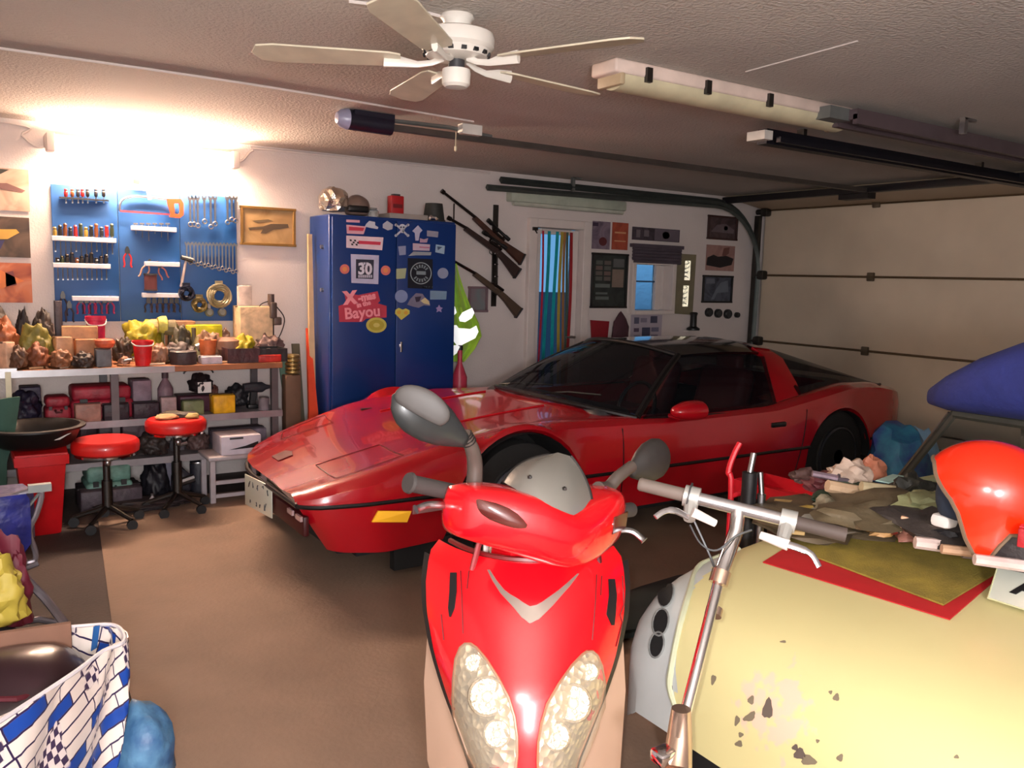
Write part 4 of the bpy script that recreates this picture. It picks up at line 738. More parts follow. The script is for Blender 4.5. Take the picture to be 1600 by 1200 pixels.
I('box', 284, 316, 625, 5.95, (110, 120, 80), 'pale green box in front of the maroon box', 'box', z=S1, dep=.1); I('box', 330, 364, 616, 5.96, (214, 160, 10), 'bright yellow box on the upper shelf', 'box', z=S1, dep=.12)
I('rag', 322, 342, 604, 6.2, (130, 80, 70), 'reddish lump behind the yellow box', 'bundle', z=S1)
I('rag', 352, 386, 604, 6.14, (34, 34, 40), 'black rubber bundle right of the yellow box', 'bundle', z=S1); I('drill', 380, 424, 596, 6.05, (44, 44, 50), 'black angle grinder near the right end of the upper shelf', 'grinder', z=S1)
I('can', 404, 420, 620, 5.96, (120, 110, 116), 'small round grey tin at the right end of the upper shelf', 'tin', z=S1); I('can', 424, 434, 624, 5.96, (170, 160, 160), 'tiny silver tin at the right end of the upper shelf', 'tin', z=S1)
# lower shelf
S2 = SH[1]
I('box', 118, 150, 652, 6.2, (60, 44, 50), 'dark tilted box behind the left red stool', 'box', z=S2, ang=.3); I('box', 152, 184, 660, 6.1, (50, 36, 42), 'dark brown box between the two red stools', 'box', z=S2)
I('box', 186, 236, 647, 6.15, (72, 52, 60), 'large dark mauve box left of the right red stool', 'box', z=S2, dep=.24); I('rag', 210, 262, 676, 5.97, (54, 44, 42), 'dark rags between the red stools', 'rag', z=S2)
I('part', 262, 290, 676, 6.0, (100, 98, 104), 'grey motor part under the right red stool', 'motor', z=S2, metal=.4); I('rag', 292, 326, 676, 6.0, (110, 84, 80), 'brownish rag heap right of the right stool', 'rag', z=S2)
I('box', 330, 410, 668, 6.18, (130, 118, 130), 'grey flat carton behind the white box on the step stool', 'carton', z=S2, dep=.2)
I('case', 128, 200, 690, 6.0, (96, 136, 124), 'pale green case under the left red stool', 'case', z=.02, zt=.27, dep=.3)
I('box', 120, 215, 730, 5.92, (70, 58, 66), 'long dark grey crate on the floor under the bench', 'crate', z=.0, zt=.14, dep=.3); I('rag', 222, 262, 712, 5.98, (26, 24, 34), 'black bundle on the floor right of the crate', 'bundle', z=.0, zt=.25)
I('box', 246, 274, 706, 6.1, (130, 124, 140), 'pale grey box under the right stool', 'box', z=.0, zt=.26, dep=.1); I('part', 262, 300, 716, 5.98, (40, 38, 46), 'dark wheel-like motor on the floor', 'motor', z=.0, zt=.25)
I('can', 296, 322, 712, 5.98, (34, 34, 44), 'black round drum on the floor left of the step stool', 'drum', z=.0, zt=.23); I('rag', 150, 300, 764, 5.75, (50, 40, 42), 'long dark bundle lying in front of the bench feet', 'bundle', z=.0, zt=.06, dep=.2)
I('bottle', 232, 243, 762, 5.72, (170, 160, 160), 'small shiny bottle top near the stool foot', 'bottle', z=.0, zt=.1)
# step stool with boxes
t = thing('step_stool', 'pale grey plastic step stool with open rungs at the right end of the bench', 'step stool', (1.62, 5.7, 0))
sx0, sx1 = at(332, 740, y=5.66).x, at(412, 740, y=5.66).x; gry = mat('stool_grey', (168, 160, 164), .5)
for x in (sx0, sx1):
    for y in (5.66, 5.9): MB().box((x, y, .145), (.035, .035, .29)).build('leg', gry, t, bevel=.005)
for z in (.05, .14): MB().box(((sx0+sx1)/2, 5.66, z), (sx1-sx0-.03, .02, .025)).build('rung', gry, t)
MB().box(((sx0+sx1)/2, 5.78, .305), (sx1-sx0+.06, .3, .03), ch=.01).build('top', gry, t, smooth=60)
wbx = thing('printer_carton', 'white carton with a black swoosh standing on the grey step stool', 'carton', (1.62, 5.75, .32)); x0, x1 = at(346, 700, y=5.66).x, at(408, 700, y=5.66).x
zc_ = at(377, 681, y=5.66).z
MB().box(((x0+x1)/2, 5.78, (.32+zc_)/2), (x1-x0, .24, zc_-.32), ch=.004).build('body', mat('white_card', (196, 188, 198), .7), wbx)
MB().prism([V((x0+.05, 5.657, .355)), V((x1-.02, 5.657, .36)), V((x1-.02, 5.657, .40)), V((x0+.16, 5.657, .375))], (0, .004, 0)).build('swoosh', BLACK, wbx)
MB().box((x0+.1, 5.659, .43), (.09, .003, .012)).build('printed_line', DGREY, wbx)
# long things leaning between bench and cabinet
for i, (x, y0, y1, w_, c_, lb, Yp) in enumerate(((457, 556, 660, 14, (150, 128, 96), 'brass and dark coiled lamp standing at the bench end', 6.2), (465, 572, 690, 6, (96, 130, 110), 'grey-green plank leaning at the bench end', 6.1), (474, 540, 690, 8, (90, 84, 66), 'olive board leaning left of the orange strip', 6.25))):
    a = at(x, y0, y=Yp); t = thing('board', lb, 'board', (a.x, Yp, 0))
    if i == 0:
        MB().box((a.x-.01, Yp, .39), (.12, .1, .78), ch=.01).build('post', mat('post_brown', (110, 80, 60), .7), t)
        for k in range(5): MB().tube([V((a.x+.045*math.cos(q), Yp+.045*math.sin(q), .80+k*.03)) for q in [j*math.pi/6 for j in range(12)]], .013, 6, closed=True).build('ring', mat('brass', (176, 150, 96), .3, .8), t)
        t.name = 'post_with_rings'
    else: MB().prism([V((a.x-.03, Yp, 0)), V((a.x+.03, Yp, 0)), V((a.x+.03, YB-.02-.02*i, a.z)), V((a.x-.03, YB-.02-.02*i, a.z))], (0, -.02, 0)).build('plank', mat('brd%d' % i, c_, .7), t)
t = thing('orange_strip', 'tall narrow orange-red cone-shaped strip leaning left of the cabinet', 'strip', (2.05, 6.15, 0)); q0 = at(482, 513, y=6.3)
MB().prism([V((q0.x-.11, 6.05, 0)), V((q0.x+.02, 6.05, 0)), V((q0.x+.02, 6.15, .5)), V((q0.x+.012, 6.3, q0.z)), V((q0.x-.012, 6.3, q0.z)), V((q0.x-.05, 6.15, .5))], (0, .03, 0)).build('strip_body', mat('orange_red', (222, 70, 30), .45), t)
MB().cyl(V((q0.x+.01, 6.1, .43)), V((q0.x+.01, 6.07, .43)), .018).build('knob', BLACK, t)
t = thing('plank', 'tall pale wooden batten standing against the left side of the cabinet', 'plank', (2.27, 6.2, 0)); a = at(489, 365, y=6.2)
MB().prism([V((a.x-.02, 6.2, 0)), V((a.x+.035, 6.2, 0)), V((a.x+.03, 6.3, a.z)), V((a.x, 6.3, a.z))], (0, .03, 0)).build('batten', mat('pine', (214, 180, 136), .6), t)
# ------------------------------------------------------------------ red swivel stools
def stool(label, px, pyt, pyb, Yc, wpx):
    c = at(px, (pyt+pyb)/2, y=Yc); r = wpx/2/F*(c-EYEP).dot(FW); z0 = c.z-.035; t = thing('swivel_stool', label, 'stool', (c.x, Yc, 0))
    MB().lathe([(r*.86, -.02), (r*.98, -.005), (r, .025), (r*.98, .05), (r*.9, .066), (.001, .07)], (c.x, Yc, z0), n=36).build('seat_cushion', mat('red_vinyl', (206, 30, 26), .35, coat=.3), t)
    MB().lathe([(r*.9, -.03), (r*.9, -.018), (.001, -.018)], (c.x, Yc, z0), n=24).build('seat_plate', CHROME, t)
    MB().cyl((c.x, Yc, .1), (c.x, Yc, z0-.02), .02).cyl((c.x, Yc, .12), (c.x, Yc, z0*.6), .03).build('column', DSTEEL, t); MB().blob((c.x, Yc-.05, z0*.85), (.02, .02, .025), 1, .0, 1, 1, flat=False).build('lever_knob', STEEL, t)
    for k in range(5):
        a = k*2*math.pi/5+.3; e = V((c.x+.19*math.cos(a), Yc+.19*math.sin(a), .06))
        g = MB().tube([V((c.x, Yc, .12)), e], [.018, .012], 8).build('leg', DSTEEL, t); MB().cyl(e+V((0, -.012, -.03)), e+V((0, .012, -.03)), .03).build('castor', BLACK, g)
    return t, c.x, z0+.07
stool('red round swivel stool in front of the shelves, the left and lower of two', 165, 679, 708, 5.45, 99)
_, x_, z_ = stool('red round swivel stool with bits on its seat, the right and higher of two', 275, 647, 675, 5.6, 91)
for i, (dx, dy, c_, s_) in enumerate(((-.06, -.02, (196, 160, 110), .07), (.05, .03, (34, 26, 22), .09), (.09, -.05, (170, 150, 90), .045), (-.0, .07, (60, 50, 34), .08))):
    MB().blob((x_+dx, 5.6+dy, z_+.012), (s_, s_*.6, .02), i, .4, 3, 1).build('scrap', mat('scrap%d' % i, c_, .7), label=['tan rag scrap on the left of the stool seat', 'black glove on the middle of the stool seat', 'small yellowish piece on the right of the stool seat', 'dark olive piece at the back of the stool seat'][i], cat='scrap', smooth=30)
# red bin with the black basin
t = thing('red_bin', 'tall red plastic bin standing left of the stools', 'bin', (.39, 5.5, 0)); a, c = at(24, 745, y=5.4), at(107, 745, y=5.4); zt = at(60, 712, y=5.4).z; xm = (a.x+c.x)/2; hw = (c.x-a.x)/2
MB().grid([[V((xm+sx*(hw-tp), 5.55+sy*(.17-tp), z)) for sx, sy in ((-1, -1), (-.7, -1.06), (.7, -1.06), (1, -1), (1, 1), (-1, 1))] for z, tp in ((0, .05), (.01, .045), (zt-.06, .012), (zt-.055, -.004), (zt, -.006))], wrap=True, cap=True).build('body', mat('bin_red', (190, 16, 24), .4), t, smooth=40)
MB().prism([V((xm-hw, 5.38, zt-.01)), V((xm+hw, 5.38, zt-.01)), V((xm+hw*1.05, 5.72, zt+.05)), V((xm-hw, 5.72, zt+.0))], (0, 0, .02)).build('lid', REDP, t)
t = thing('basin', 'wide black rubber basin on top of the red bin', 'basin', (xm-.05, 5.55, zt+.02)); zz = zt+.035
MB().lathe([(.18, 0), (.21, .02), (.24, .09), (.255, .11), (.27, .107), (.27, .117), (.24, .12), (.21, .1), (.18, .04), (.001, .035)], (xm-.02, 5.55, zz), n=36).build('basin_wall', mat('black_rubber_basin', (13, 10, 11), .45), t)
MB().prism([V((xm+.06, 5.33, zz+.06)), V((xm+.13, 5.34, zz+.09)), V((xm+.15, 5.34, zz+.095)), V((xm+.09, 5.34, zz+.06))], (0, -.004, 0)).build('white_sticker', PAPER, t)
t = thing('tarpaulin', 'blue-green crumpled tarpaulin hanging at the left edge beside the shelves', 'tarpaulin', (.03, 5.6, 0))
rows = [[V((-.27+.52*k/9+.0, 5.62+.05*math.sin(k*1.9+z*5), z))-V((.05*math.sin(z*6), 0, 0)) for k in range(10)] for z in (0, .2, .4, .6, .78)]
o = MB().grid(rows).build('cloth_sheet', mat('teal_cloth', (60, 96, 84), .8), t); s_ = o.modifiers.new('s', 'SOLIDIFY'); s_.thickness = .012
# ------------------------------------------------------------------ hand cart with blue bag at the left
t = thing('shopping_trolley', 'silver-framed folding trolley holding a shiny dark blue bag at the left edge', 'trolley', (.12, 3.7, 0))
def lp(x, y, Y=3.7): return at(x, y, y=Y)
tb = mat('trolley_tube', (130, 126, 134), .35, .7)
MB().tube(catm([lp(-60, 800), lp(10, 778), lp(62, 766), lp(58, 800), lp(46, 830), lp(56, 868), lp(40, 880), lp(-60, 892)], 5), .011, 8).build('side_frame', tb, t)
MB().tube(catm([lp(36, 876), lp(38, 900, 3.6), lp(70, 935, 3.55), lp(96, 968, 3.45), lp(112, 990, 3.4)], 5), .016, 8).build('leg', tb, t)
MB().tube([lp(-60, 905, 3.6), lp(36, 890, 3.6), lp(60, 880, 3.6)], .01, 8).tube([lp(-40, 985, 3.5), lp(60, 968, 3.5), lp(100, 975, 3.45)], .012, 8).build('cross_bar', tb, t)
MB().tube([lp(46, 790), lp(66, 765)], .006, 6).box(lp(62, 762), (.08, .03, .03)).build('handle', GALV, t)
wz = at(108, 985, y=3.4)
for px, py, Y in ((112, 985, 3.4), (20, 990, 3.5)):
    p = at(px, py, y=Y); MB().cyl((p.x, p.y-.015, .05), (p.x, p.y+.015, .05), .05, n=20).build('wheel', RUB, t); MB().cyl((p.x, p.y, .05), (p.x, p.y, max(p.z, .08)), .01).build('wheel_fork', tb, t)
bm_ = mat('shiny_blue_bag', (28, 34, 110), .35, var=.4, scale=12, bump=.4, bscale=14)
rows = [[V((c.x+sx, 3.78+sy+.015*math.sin(z*30+k), z)) for k, (sx, sy) in enumerate(((-.42, -.1), (-.1, -.12), (.0, -.1), (.02, .0), (.0, .1), (-.42, .1)))] for z, c in ((lp(20, 868).z, lp(36, 868)), (lp(20, 850).z, lp(48, 850)), (lp(20, 810).z, lp(48, 810)), (lp(20, 782).z, lp(46, 782)), (lp(20, 772).z, lp(40, 772)))]
MB().grid(rows, wrap=True, cap=True).build('bag', bm_, t, smooth=60)
t = thing('yellow_bundle', 'yellow and dark red bundle under the trolley at the left edge', 'bundle', at(-5, 970, y=3.0))
MB().blob(at(-14, 935, y=3.0), (.1, .1, .13), 6, .38, 2, 3).build('yellow_bag', mat('dull_yellow', (176, 156, 60), .6), t); MB().blob(at(10, 930, y=3.1), (.07, .08, .17), 9, .38, 2, 3).build('maroon_wrap', mat('maroon_wrap', (96, 20, 40), .6), t)
MB().blob((.02, 3.0, .14), (.2, .2, .27), 12, .3).build('dark_sack', mat('dark_sack', (40, 34, 40), .8), t)
MB().blob((.23, 3.35, .09), (.22, .16, .14), 15, .4).build('dark_cloth', mat('dark_grey_cloth', (60, 56, 66), .85), label='dark grey cloth crumpled on the floor by the trolley wheels', cat='cloth')
# ------------------------------------------------------------------ red sports car, nose to the left, parallel to the back wall
X0, YC, LEN = 1.33, 4.56, 4.87
paint = mat('red_car_paint', (166, 8, 24), .26, var=.05, coat=.8, scale=2); blk = mat('car_black', (12, 12, 14), .4)
tw = [(0, .72), (.03, .76), (.1, .80), (.3, .84), (1, .86), (4.0, .87), (4.6, .85), (4.8, .80), (4.87, .74)]
tzs = [(0, .465), (.08, .50), (.3, .555), (.8, .675), (1.15, .722), (1.5, .745), (1.9, .735), (2.4, .725), (3.3, .735), (3.7, .79), (4.1, .85), (4.45, .84), (4.75, .79), (4.87, .74)]
tzc = [(0, .475), (.3, .57), (.8, .665), (1.3, .73), (1.8, .79), (2.1, .8), (3.8, .84), (4.3, .845), (4.75, .80), (4.87, .745)]
FWX, RWX, WR = 1.22, 3.98, .345
def zbot(t):
    z = itp([(0, .19), (.4, .17), (.9, .2), (1.6, .2), (3.6, .2), (4.4, .24), (4.87, .3)], t)
    for c, r in ((FWX, .42), (RWX, .37)):
        if abs(t-c) < r: z = max(z, .30+math.sqrt(r*r-(t-c)**2))
    return z
def halfprof(t):
    w_ = itp(tw, t); zs = sitp(tzs, t); zc = sitp(tzc, t); zb_ = zbot(t); rl = .435
    pr = [(w_*.965, zb_), (w_*.985, max(zb_+.01, zb_+(rl-zb_)*.5)), (w_, max(zb_+.02, rl)), (w_*.995, max(zb_+.03, rl+(zs-rl)*.35)), (w_*.985, max(zb_+.04, rl+(zs-rl)*.68)), (w_*.965, max(zb_+.045, zs-.03)), (w_*.92, zs-.006), (w_*.86, zs+.004), (w_*.78, zs-.002), (w_*.66, zs+(zc-zs)*.3-.008), (w_*.5, zs+(zc-zs)*.6), (w_*.25, zs+(zc-zs)*.92), (0, zc)]
    return pr
def secx(t, z):          # the nose leans back below the rub line, the tail tucks in
    s = 0
    if t < .5: s = (.435-min(z, .435))/.25*.16*(1-t/.5)
    if t > 4.4: s = -(.6-min(z, .6))/.35*.12*((t-4.4)/.47)
    return X0+t+s
sts = sorted(set([0, .02, .05, .09, .15]+[round(.2+.06*k, 3) for k in range(77)]+[LEN-.03, LEN]+[FWX-.42, FWX+.42, RWX-.37, RWX+.37, FWX-.419, FWX+.419, RWX-.369, RWX+.369]))
sts = [t for t in sts if t <= LEN]
CAB0, CAB1 = 1.95, 4.15
car = thing('sports_car', 'low red sports car with black glass parked across the garage behind the scooter', 'car', (X0+LEN/2, YC, 0))
def carsec(t): 
    hp_ = halfprof(t); k_ = .32*max(0, 1-t/1.5)**2; return [V((secx(t, z), YC-y, z)) for y, z in hp_]+[V((secx(t, z)+k_*(y/.8)**1.8, YC+y, z)) for y, z in hp_[-2::-1]]
body = MB(); rows = [carsec(t) for t in sts]; n_ = len(rows[0]); vs = [p for r in rows for p in r]; fs = []
for i in range(len(rows)-1):
    tm = (sts[i]+sts[i+1])/2
    for j in range(n_-1):
        jj = min(j, n_-2-j)
        if CAB0 < tm < CAB1 and jj >= 9-(1 if tm > 2.2 and tm < 3.4 else 0): continue
        fs.append((i*n_+j, i*n_+j+1, (i+1)*n_+j+1, (i+1)*n_+j))
fs.append(tuple(range(n_))); fs.append(tuple((len(rows)-1)*n_+j for j in range(n_))[::-1])
body.add(vs, fs); body.build('body_shell', paint, car, smooth=32)
# rub strip all round
def pt(t, s, f=.0):
    w_ = itp(tw, t)+f; return V((secx(t, .435)+(.32*max(0, 1-t/1.5)**2 if s < 0 else 0), YC-s*w_, .435))
tl = [t for t in sts if not (abs(t-FWX) < .40 or abs(t-RWX) < .35)]
def strip(ts, s): MB().tube([pt(t, s, .002) for t in ts], .011, 6, up=(0, 0, 1)).build('rub_strip', blk, car)
for s in (1, -1):
    strip([t for t in tl if t < FWX], s); strip([t for t in tl if FWX < t < RWX], s); strip([t for t in tl if t > RWX], s)
MB().tube([V((X0-.003+(.32*(u/.8)**1.8 if u > 0 else 0), YC+u, .437)) for u in (-.72, -.4, 0, .15, .3, .45, .6, .72)], .012, 6, up=(0, 0, 1)).build('rub_strip', blk, car)
# interior tub, wheel wells, under tray
MB().box((X0+3.05, YC, .32), (2.3, 1.4, .3)).build('floor_tub', blk, car)
MB().box((X0+2.02, YC, .66), (.3, 1.3, .22), ch=.05).build('dashboard', DGREY, car, smooth=60)
MB().box((X0+2.4, YC, .2), (4.2, 1.45, .12)).build('under_tray', RUB, car)
MB().prism([V((X0+.2, YC-.72, .17)), V((X0+.95, YC-.78, .10)), V((X0+.95, YC+.78, .10)), V((X0+.2, YC+.72, .17))], (0, 0, .05)).build('chin_spoiler', RUB, car)
MB().box((X0+.66, YC-.74, .115), (.34, .05, .14)).build('air_dam', RUB, car)
for c, wr_ in ((FWX, .416), (RWX, .366)):
    for s in (-1, 1):
        b = MB(); b.grid([[V((X0+c+wr_*math.cos(a), YC+s*y_, .30+wr_*math.sin(a))) for a in [k*math.pi/16 for k in range(17)]] for y_ in (.86, .5)]); b.box((X0+c, YC+s*.5, .38), (.74, .02, .6)); b.build('wheel_well', RUB, car)
        wy = YC+s*.83
        wh = MB().lathe([(.21, -.02), (.225, 0), (.30, .0), (.325, .015), (.33, .05), (.33, .2), (.31, .22), (.2, .22)], (X0+c, wy, .33), (0, -s, 0), n=40, T=Matrix.Translation((0, -s*-.0, 0))).build('tyre', RUB, car)
        rim = MB(); ctr = V((X0+c, wy+s*.01, .33)); rim.tube([ctr+V((.205*math.cos(a), 0, .205*math.sin(a))) for a in [k*math.pi/16 for k in range(32)]], .014, 6, closed=True)
        rim.cyl(ctr+V((0, s*.01, 0)), ctr+V((0, -s*.05, 0)), .05)
        for k in range(14):
            a = k*math.pi/7; rim.prism([ctr+V((.045*math.cos(a-.2), -s*.01, .045*math.sin(a-.2))), ctr+V((.2*math.cos(a-.06), 0, .2*math.sin(a-.06))), ctr+V((.2*math.cos(a+.06), 0, .2*math.sin(a+.06))), ctr+V((.045*math.cos(a+.2), -s*.01, .045*math.sin(a+.2)))], (0, -s*.03, 0))
        rim.build('rim', mat('dark_alloy', (70, 72, 80), .35, .8), wh)
# greenhouse
cg = bpy.data.materials.new('tinted_glass'); cg.use_nodes = True; nt = cg.node_tree; bs = nt.nodes['Principled BSDF']; bs.inputs['Base Color'].default_value = (.01, .012, .016, 1); bs.inputs['Roughness'].default_value = .04
trn = nt.nodes.new('ShaderNodeBsdfTransparent'); trn.inputs[0].default_value = (.42, .44, .46, 1); mx = nt.nodes.new('ShaderNodeMixShader'); mx.inputs[0].default_value = .35
nt.links.new(trn.outputs[0], mx.inputs[1]); nt.links.new(bs.outputs[0], mx.inputs[2]); nt.links.new(mx.outputs[0], nt.nodes['Material Output'].inputs[0])
def gh(x, y, z, s=1): return V((x, YC-s*y, z))
zr = 1.13
AB, AT = (3.42, .77, .73), (4.00, .50, 1.07)      # windshield base / top corners
FB, FT = (3.08, 0, .81), (3.86, 0, 1.135)
def lerp(a, b, t): return tuple(a[i]+(b[i]-a[i])*t for i in range(3))
def arc(c0, c1, s, t, pw=2.0): return None
ws = []
for i in range(9):
    v = i/8; r = []
    for k in range(17):
        u = (k-8)/8; au = abs(u)**2.2; B0 = lerp(FB, AB, au); T0 = lerp(FT, AT, au); y0 = AB[1]*abs(u); y1 = AT[1]*abs(u)
        x_ = B0[0]+(T0[0]-B0[0])*v; z_ = B0[2]+(T0[2]-B0[2])*v+.018*math.sin(math.pi*v); y_ = y0+(y1-y0)*v
        r.append(gh(x_, y_*(1 if u >= 0 else -1), z_))
    ws.append(r)
MB().grid(ws).build('windscreen', cg, car, smooth=80)
for r_, nm in ((ws[0], 'windscreen_base_seal'), (ws[8], 'header_rail')): MB().tube(r_, .016, 8).build(nm, blk, car)
for s in (1, -1):
    pts = [ws[i][16 if s > 0 else 0] for i in range(9)]; MB().tube(pts, .022, 8).build('windscreen_pillar', blk, car)
# roof panel (dark glass) from the header to the hoop
ROOFR = [(4.85, .46, 1.065), (4.80, 0, 1.145)]
rf = []
for i in range(7):
    v = i/6; r = []
    for k in range(17):
        u = (k-8)/8; au = abs(u)**2.4; A_ = lerp(FT, AT, au); B2 = lerp(ROOFR[1], ROOFR[0], au); y_ = (AT[1]+(ROOFR[0][1]-AT[1])*v)*u
        r.append(gh(A_[0]+(B2[0]-A_[0])*v, y_, A_[2]+(B2[2]-A_[2])*v+.012*math.sin(math.pi*v)))
    rf.append(r)
o = MB().grid(rf).build('roof_panel', mat('roof_black', (10, 11, 14), .12, coat=.6), car, smooth=80); s_ = o.modifiers.new('s', 'SOLIDIFY'); s_.thickness = .02
# red hoop (B pillar) and side glass
for s in (1, -1):
    hb_ = [gh(4.68, .80, .70, s), gh(4.76, .66, .86, s), gh(4.85, .50, 1.045, s), gh(4.84, .40, 1.10, s)]
    hb2 = [gh(4.97, .79, .74, s), gh(5.03, .66, .86, s), gh(5.06, .50, 1.02, s), gh(5.02, .40, 1.08, s)]
    o = MB().grid([hb_, hb2]).build('roof_hoop', paint, car, smooth=60); m_ = o.modifiers.new('s', 'SOLIDIFY'); m_.thickness = .03
    side = [[gh(3.46, .785, .725, s), gh(3.9, .80, .715, s), gh(4.4, .80, .71, s), gh(4.68, .80, .71, s)], [gh(3.72, .66, .89, s), gh(4.05, .665, .89, s), gh(4.45, .665, .885, s), gh(4.76, .665, .86, s)], [gh(4.0, .515, 1.06, s), gh(4.25, .52, 1.07, s), gh(4.55, .52, 1.065, s), gh(4.85, .51, 1.04, s)]]
    MB().grid(side).build('side_window', cg, car, smooth=80)
    MB().tube(side[0], .009, 6).build('belt_seal', blk, car)
MB().grid([[gh(4.84+.0*abs(u), .42*u, 1.14-.04*abs(u)**2, 1) for u in (-1, -.5, 0, .5, 1)], [gh(5.03, .42*u, 1.115-.035*abs(u)**2, 1) for u in (-1, -.5, 0, .5, 1)]]).build('roof_hoop', paint, car, smooth=60)
hg = []
for i in range(8):
    v = i/7; x_ = 5.03+(6.0-5.03)*v; zz = 1.115-(1.115-.835)*(v**1.15); wy = .46+.30*v
    r = []
    for k in range(15):
        u = (k-7)/7; sd_ = abs(u)**3; zedge = 1.03-(1.03-.82)*v; r.append(gh(x_-.14*sd_*(1-v)*0-.12*sd_*v, wy*u, zz+(zedge-zz)*sd_))
    hg.append(r)
MB().grid(hg).build('rear_hatch_glass', cg, car, smooth=80)
for s in (1, -1):
    e = [hg[i][14 if s > 0 else 0] for i in range(8)]; fl = [gh(4.95+(5.86-4.95)*i/7, .78-.0*i, .75+.075*i/7, s) for i in range(8)]
    MB().grid([e, fl]).build('rear_quarter_glass', cg, car, smooth=80)
    MB().tube(fl, .01, 6).build('quarter_seal', blk, car)
# seats, wheel
sm_ = mat('red_leather', (96, 24, 30), .6)
for s in (-1, 1):
    y_ = YC+s*.36; MB().box((4.25, y_, .52), (.5, .46, .16), ch=.05).build('seat_cushion', sm_, car, smooth=60)
    MB().box((4.55, y_, .72), (.16, .44, .5), T=about((4.55, y_, .55), frot(.25, 'Y')), ch=.06).build('seat_back', sm_, car, smooth=60); MB().box((4.66, y_, .98), (.08, .22, .13), ch=.03).build('headrest', sm_, car, smooth=60)
sc_ = V((3.78, YC-.36, .72)); MB().tube([sc_+V((.05*math.sin(a), .17*math.cos(a), .16*math.sin(a))) for a in [k*math.pi/10 for k in range(20)]], .013, 6, closed=True).build('steering_wheel', BLACK, car)
# details on the near flank
yn = YC-.88-.004
def sline(pts, nm='door_seam', r=.0035): MB().tube(pts, r, 5).build(nm, blk, car)
def flank(x, z, off=.002):
    t = x-X0; hp_ = halfprof(t); 
    for (ya, za), (yb, zb_) in zip(hp_, hp_[1:]):
        if za <= z <= zb_: k = (z-za)/(zb_-za+1e-9); return V((x, YC-(ya+(yb-ya)*k)-off, z))
    return V((x, YC-itp(tw, t)-off, z))
sline([flank(3.25, z) for z in (.22, .3, .42, .5, .6, .69)]); sline([flank(4.82+.02*i, z) for i, z in enumerate((.22, .3, .42, .5, .6, .7))])
MB().box(flank(4.62, .615)+V((0, .006, 0)), (.15, .03, .035), ch=.01).build('door_handle', blk, car)
# door mirror
mb = MB(); mc = V((3.72, YC-.93, .78)); mb.grid([[mc+V((dx, -.0+.085*math.cos(a)*k, .062*math.sin(a)*k)) for a in [j*math.pi/8 for j in range(16)]] for dx, k in ((-.16, .25), (-.13, .6), (-.06, .92), (.02, 1.0), (.06, .95))], wrap=True, cap=True)
mb.box(V((3.7, YC-.85, .735)), (.12, .1, .03), ch=.01); mb.build('door_mirror', paint, car, smooth=60)
# front lamps
def noseflank(x, z): return flank(x, z, .004)
amb = mat('amber_lens', (255, 190, 30), .3, .3, var=0); clr = mat('clear_lens', (170, 120, 120), .15, spec=.7)
def fpatch(x0, x1, z0, z1, nm, m, sh=0):
    b = MB(); b.prism([flank(x0+sh, z0), flank(x1, z0+.004), flank(x1, z1), flank(x0, z1)], (0, -.008, 0)); return b.build(nm, m, car)
# the reflector of the side lamp is angled toward the nose
a0 = flank(1.66, .375); MB().prism([a0+V((0, 0, -.03)), a0+V((.17, -.02, -.028)), a0+V((.19, -.022, .028)), a0+V((.03, 0, .026))], (.004, -.008, 0), T=about(a0, frot(-.42))).build('amber_side_lamp', amb, car)
fpatch(1.88, 2.08, .355, .40, 'clear_side_lamp', clr)
for y_ in (YC-.62, YC-.74): MB().box((X0+.0, y_, .385), (.012, .07, .024)).build('fog_lamp', mat('fog_lens', (230, 200, 200), .2, .6), car)
MB().box((X0+.03, YC-.45, .34), (.03, .62, .10), ch=.01).build('intake_recess', mat('dark_red_recess', (60, 6, 10), .5), car)
# licence plate with dark characters, tilted toward the photographer's lamp
plm = mat('plate_reflective', (236, 240, 224), .35, .5, var=.02); pc = V((X0-.02, 4.40, .36)); T = about(pc, frot(.12))
pl = MB().box(pc, (.006, .34, .17), T=T, ch=.0015).build('licence_plate', plm, car)
for i, (y_, z_) in enumerate(((.085, .045), (.04, .045), (-.005, .045), (-.05, .045), (-.09, .045), (.07, -.04), (.02, -.04), (-.03, -.04), (-.075, -.04))):
    q = pc+V((-.004, y_*1.3, z_)); rr_ = random.Random(i*7+3); MB().tube([q+V((0, rr_.uniform(-.015, .015), rr_.uniform(-.022, .022))) for _ in range(4)], .003, 5, T=T).build('plate_character', DGREY, pl)
# hood details: seam between the hood and the fenders, two pop-up lamp covers, emblem
def hoodp(t, f, off=.003):
    hp_ = halfprof(t); w_ = itp(tw, t); y = abs(f)*w_; kx = .32*max(0, 1-t/1.5)**2*(y/.8)**1.8 if f < 0 else 0
    for (ya, za), (yb, zb_) in zip(hp_, hp_[1:]):
        if yb <= y <= ya: k = (ya-y)/(ya-yb+1e-9); return V((secx(t, .6)+kx, YC-f*w_, za+(zb_-za)*k+off))
    return V((secx(t, .6)+kx, YC-f*w_, hp_[-1][1]+off))
for s in (1, -1):
    o = [hoodp(t, s*.45) for t in (.22, .35, .5, .58)]+[hoodp(.58, s*f) for f in (.5, .6, .7, .8)]+[hoodp(t, s*.8) for t in (.5, .35, .22)]+[hoodp(.22, s*f) for f in (.7, .6, .5)]
    MB().tube(o, .002, 5, closed=True).build('headlamp_cover_seam', mat('seam_dark_red', (70, 6, 12), .5), car)
    MB().tube([hoodp(t, s*.40) for t in (.9, 1.1, 1.3, 1.5, 1.7)], .006, 6).build('bonnet_crease', paint, car)
MB().prism([hoodp(.12, -.08), hoodp(.2, -.08), hoodp(.22, 0), hoodp(.2, .08), hoodp(.12, .08)], (0, 0, .003)).build('nose_emblem', mat('emblem_dark', (90, 12, 18), .3), car)
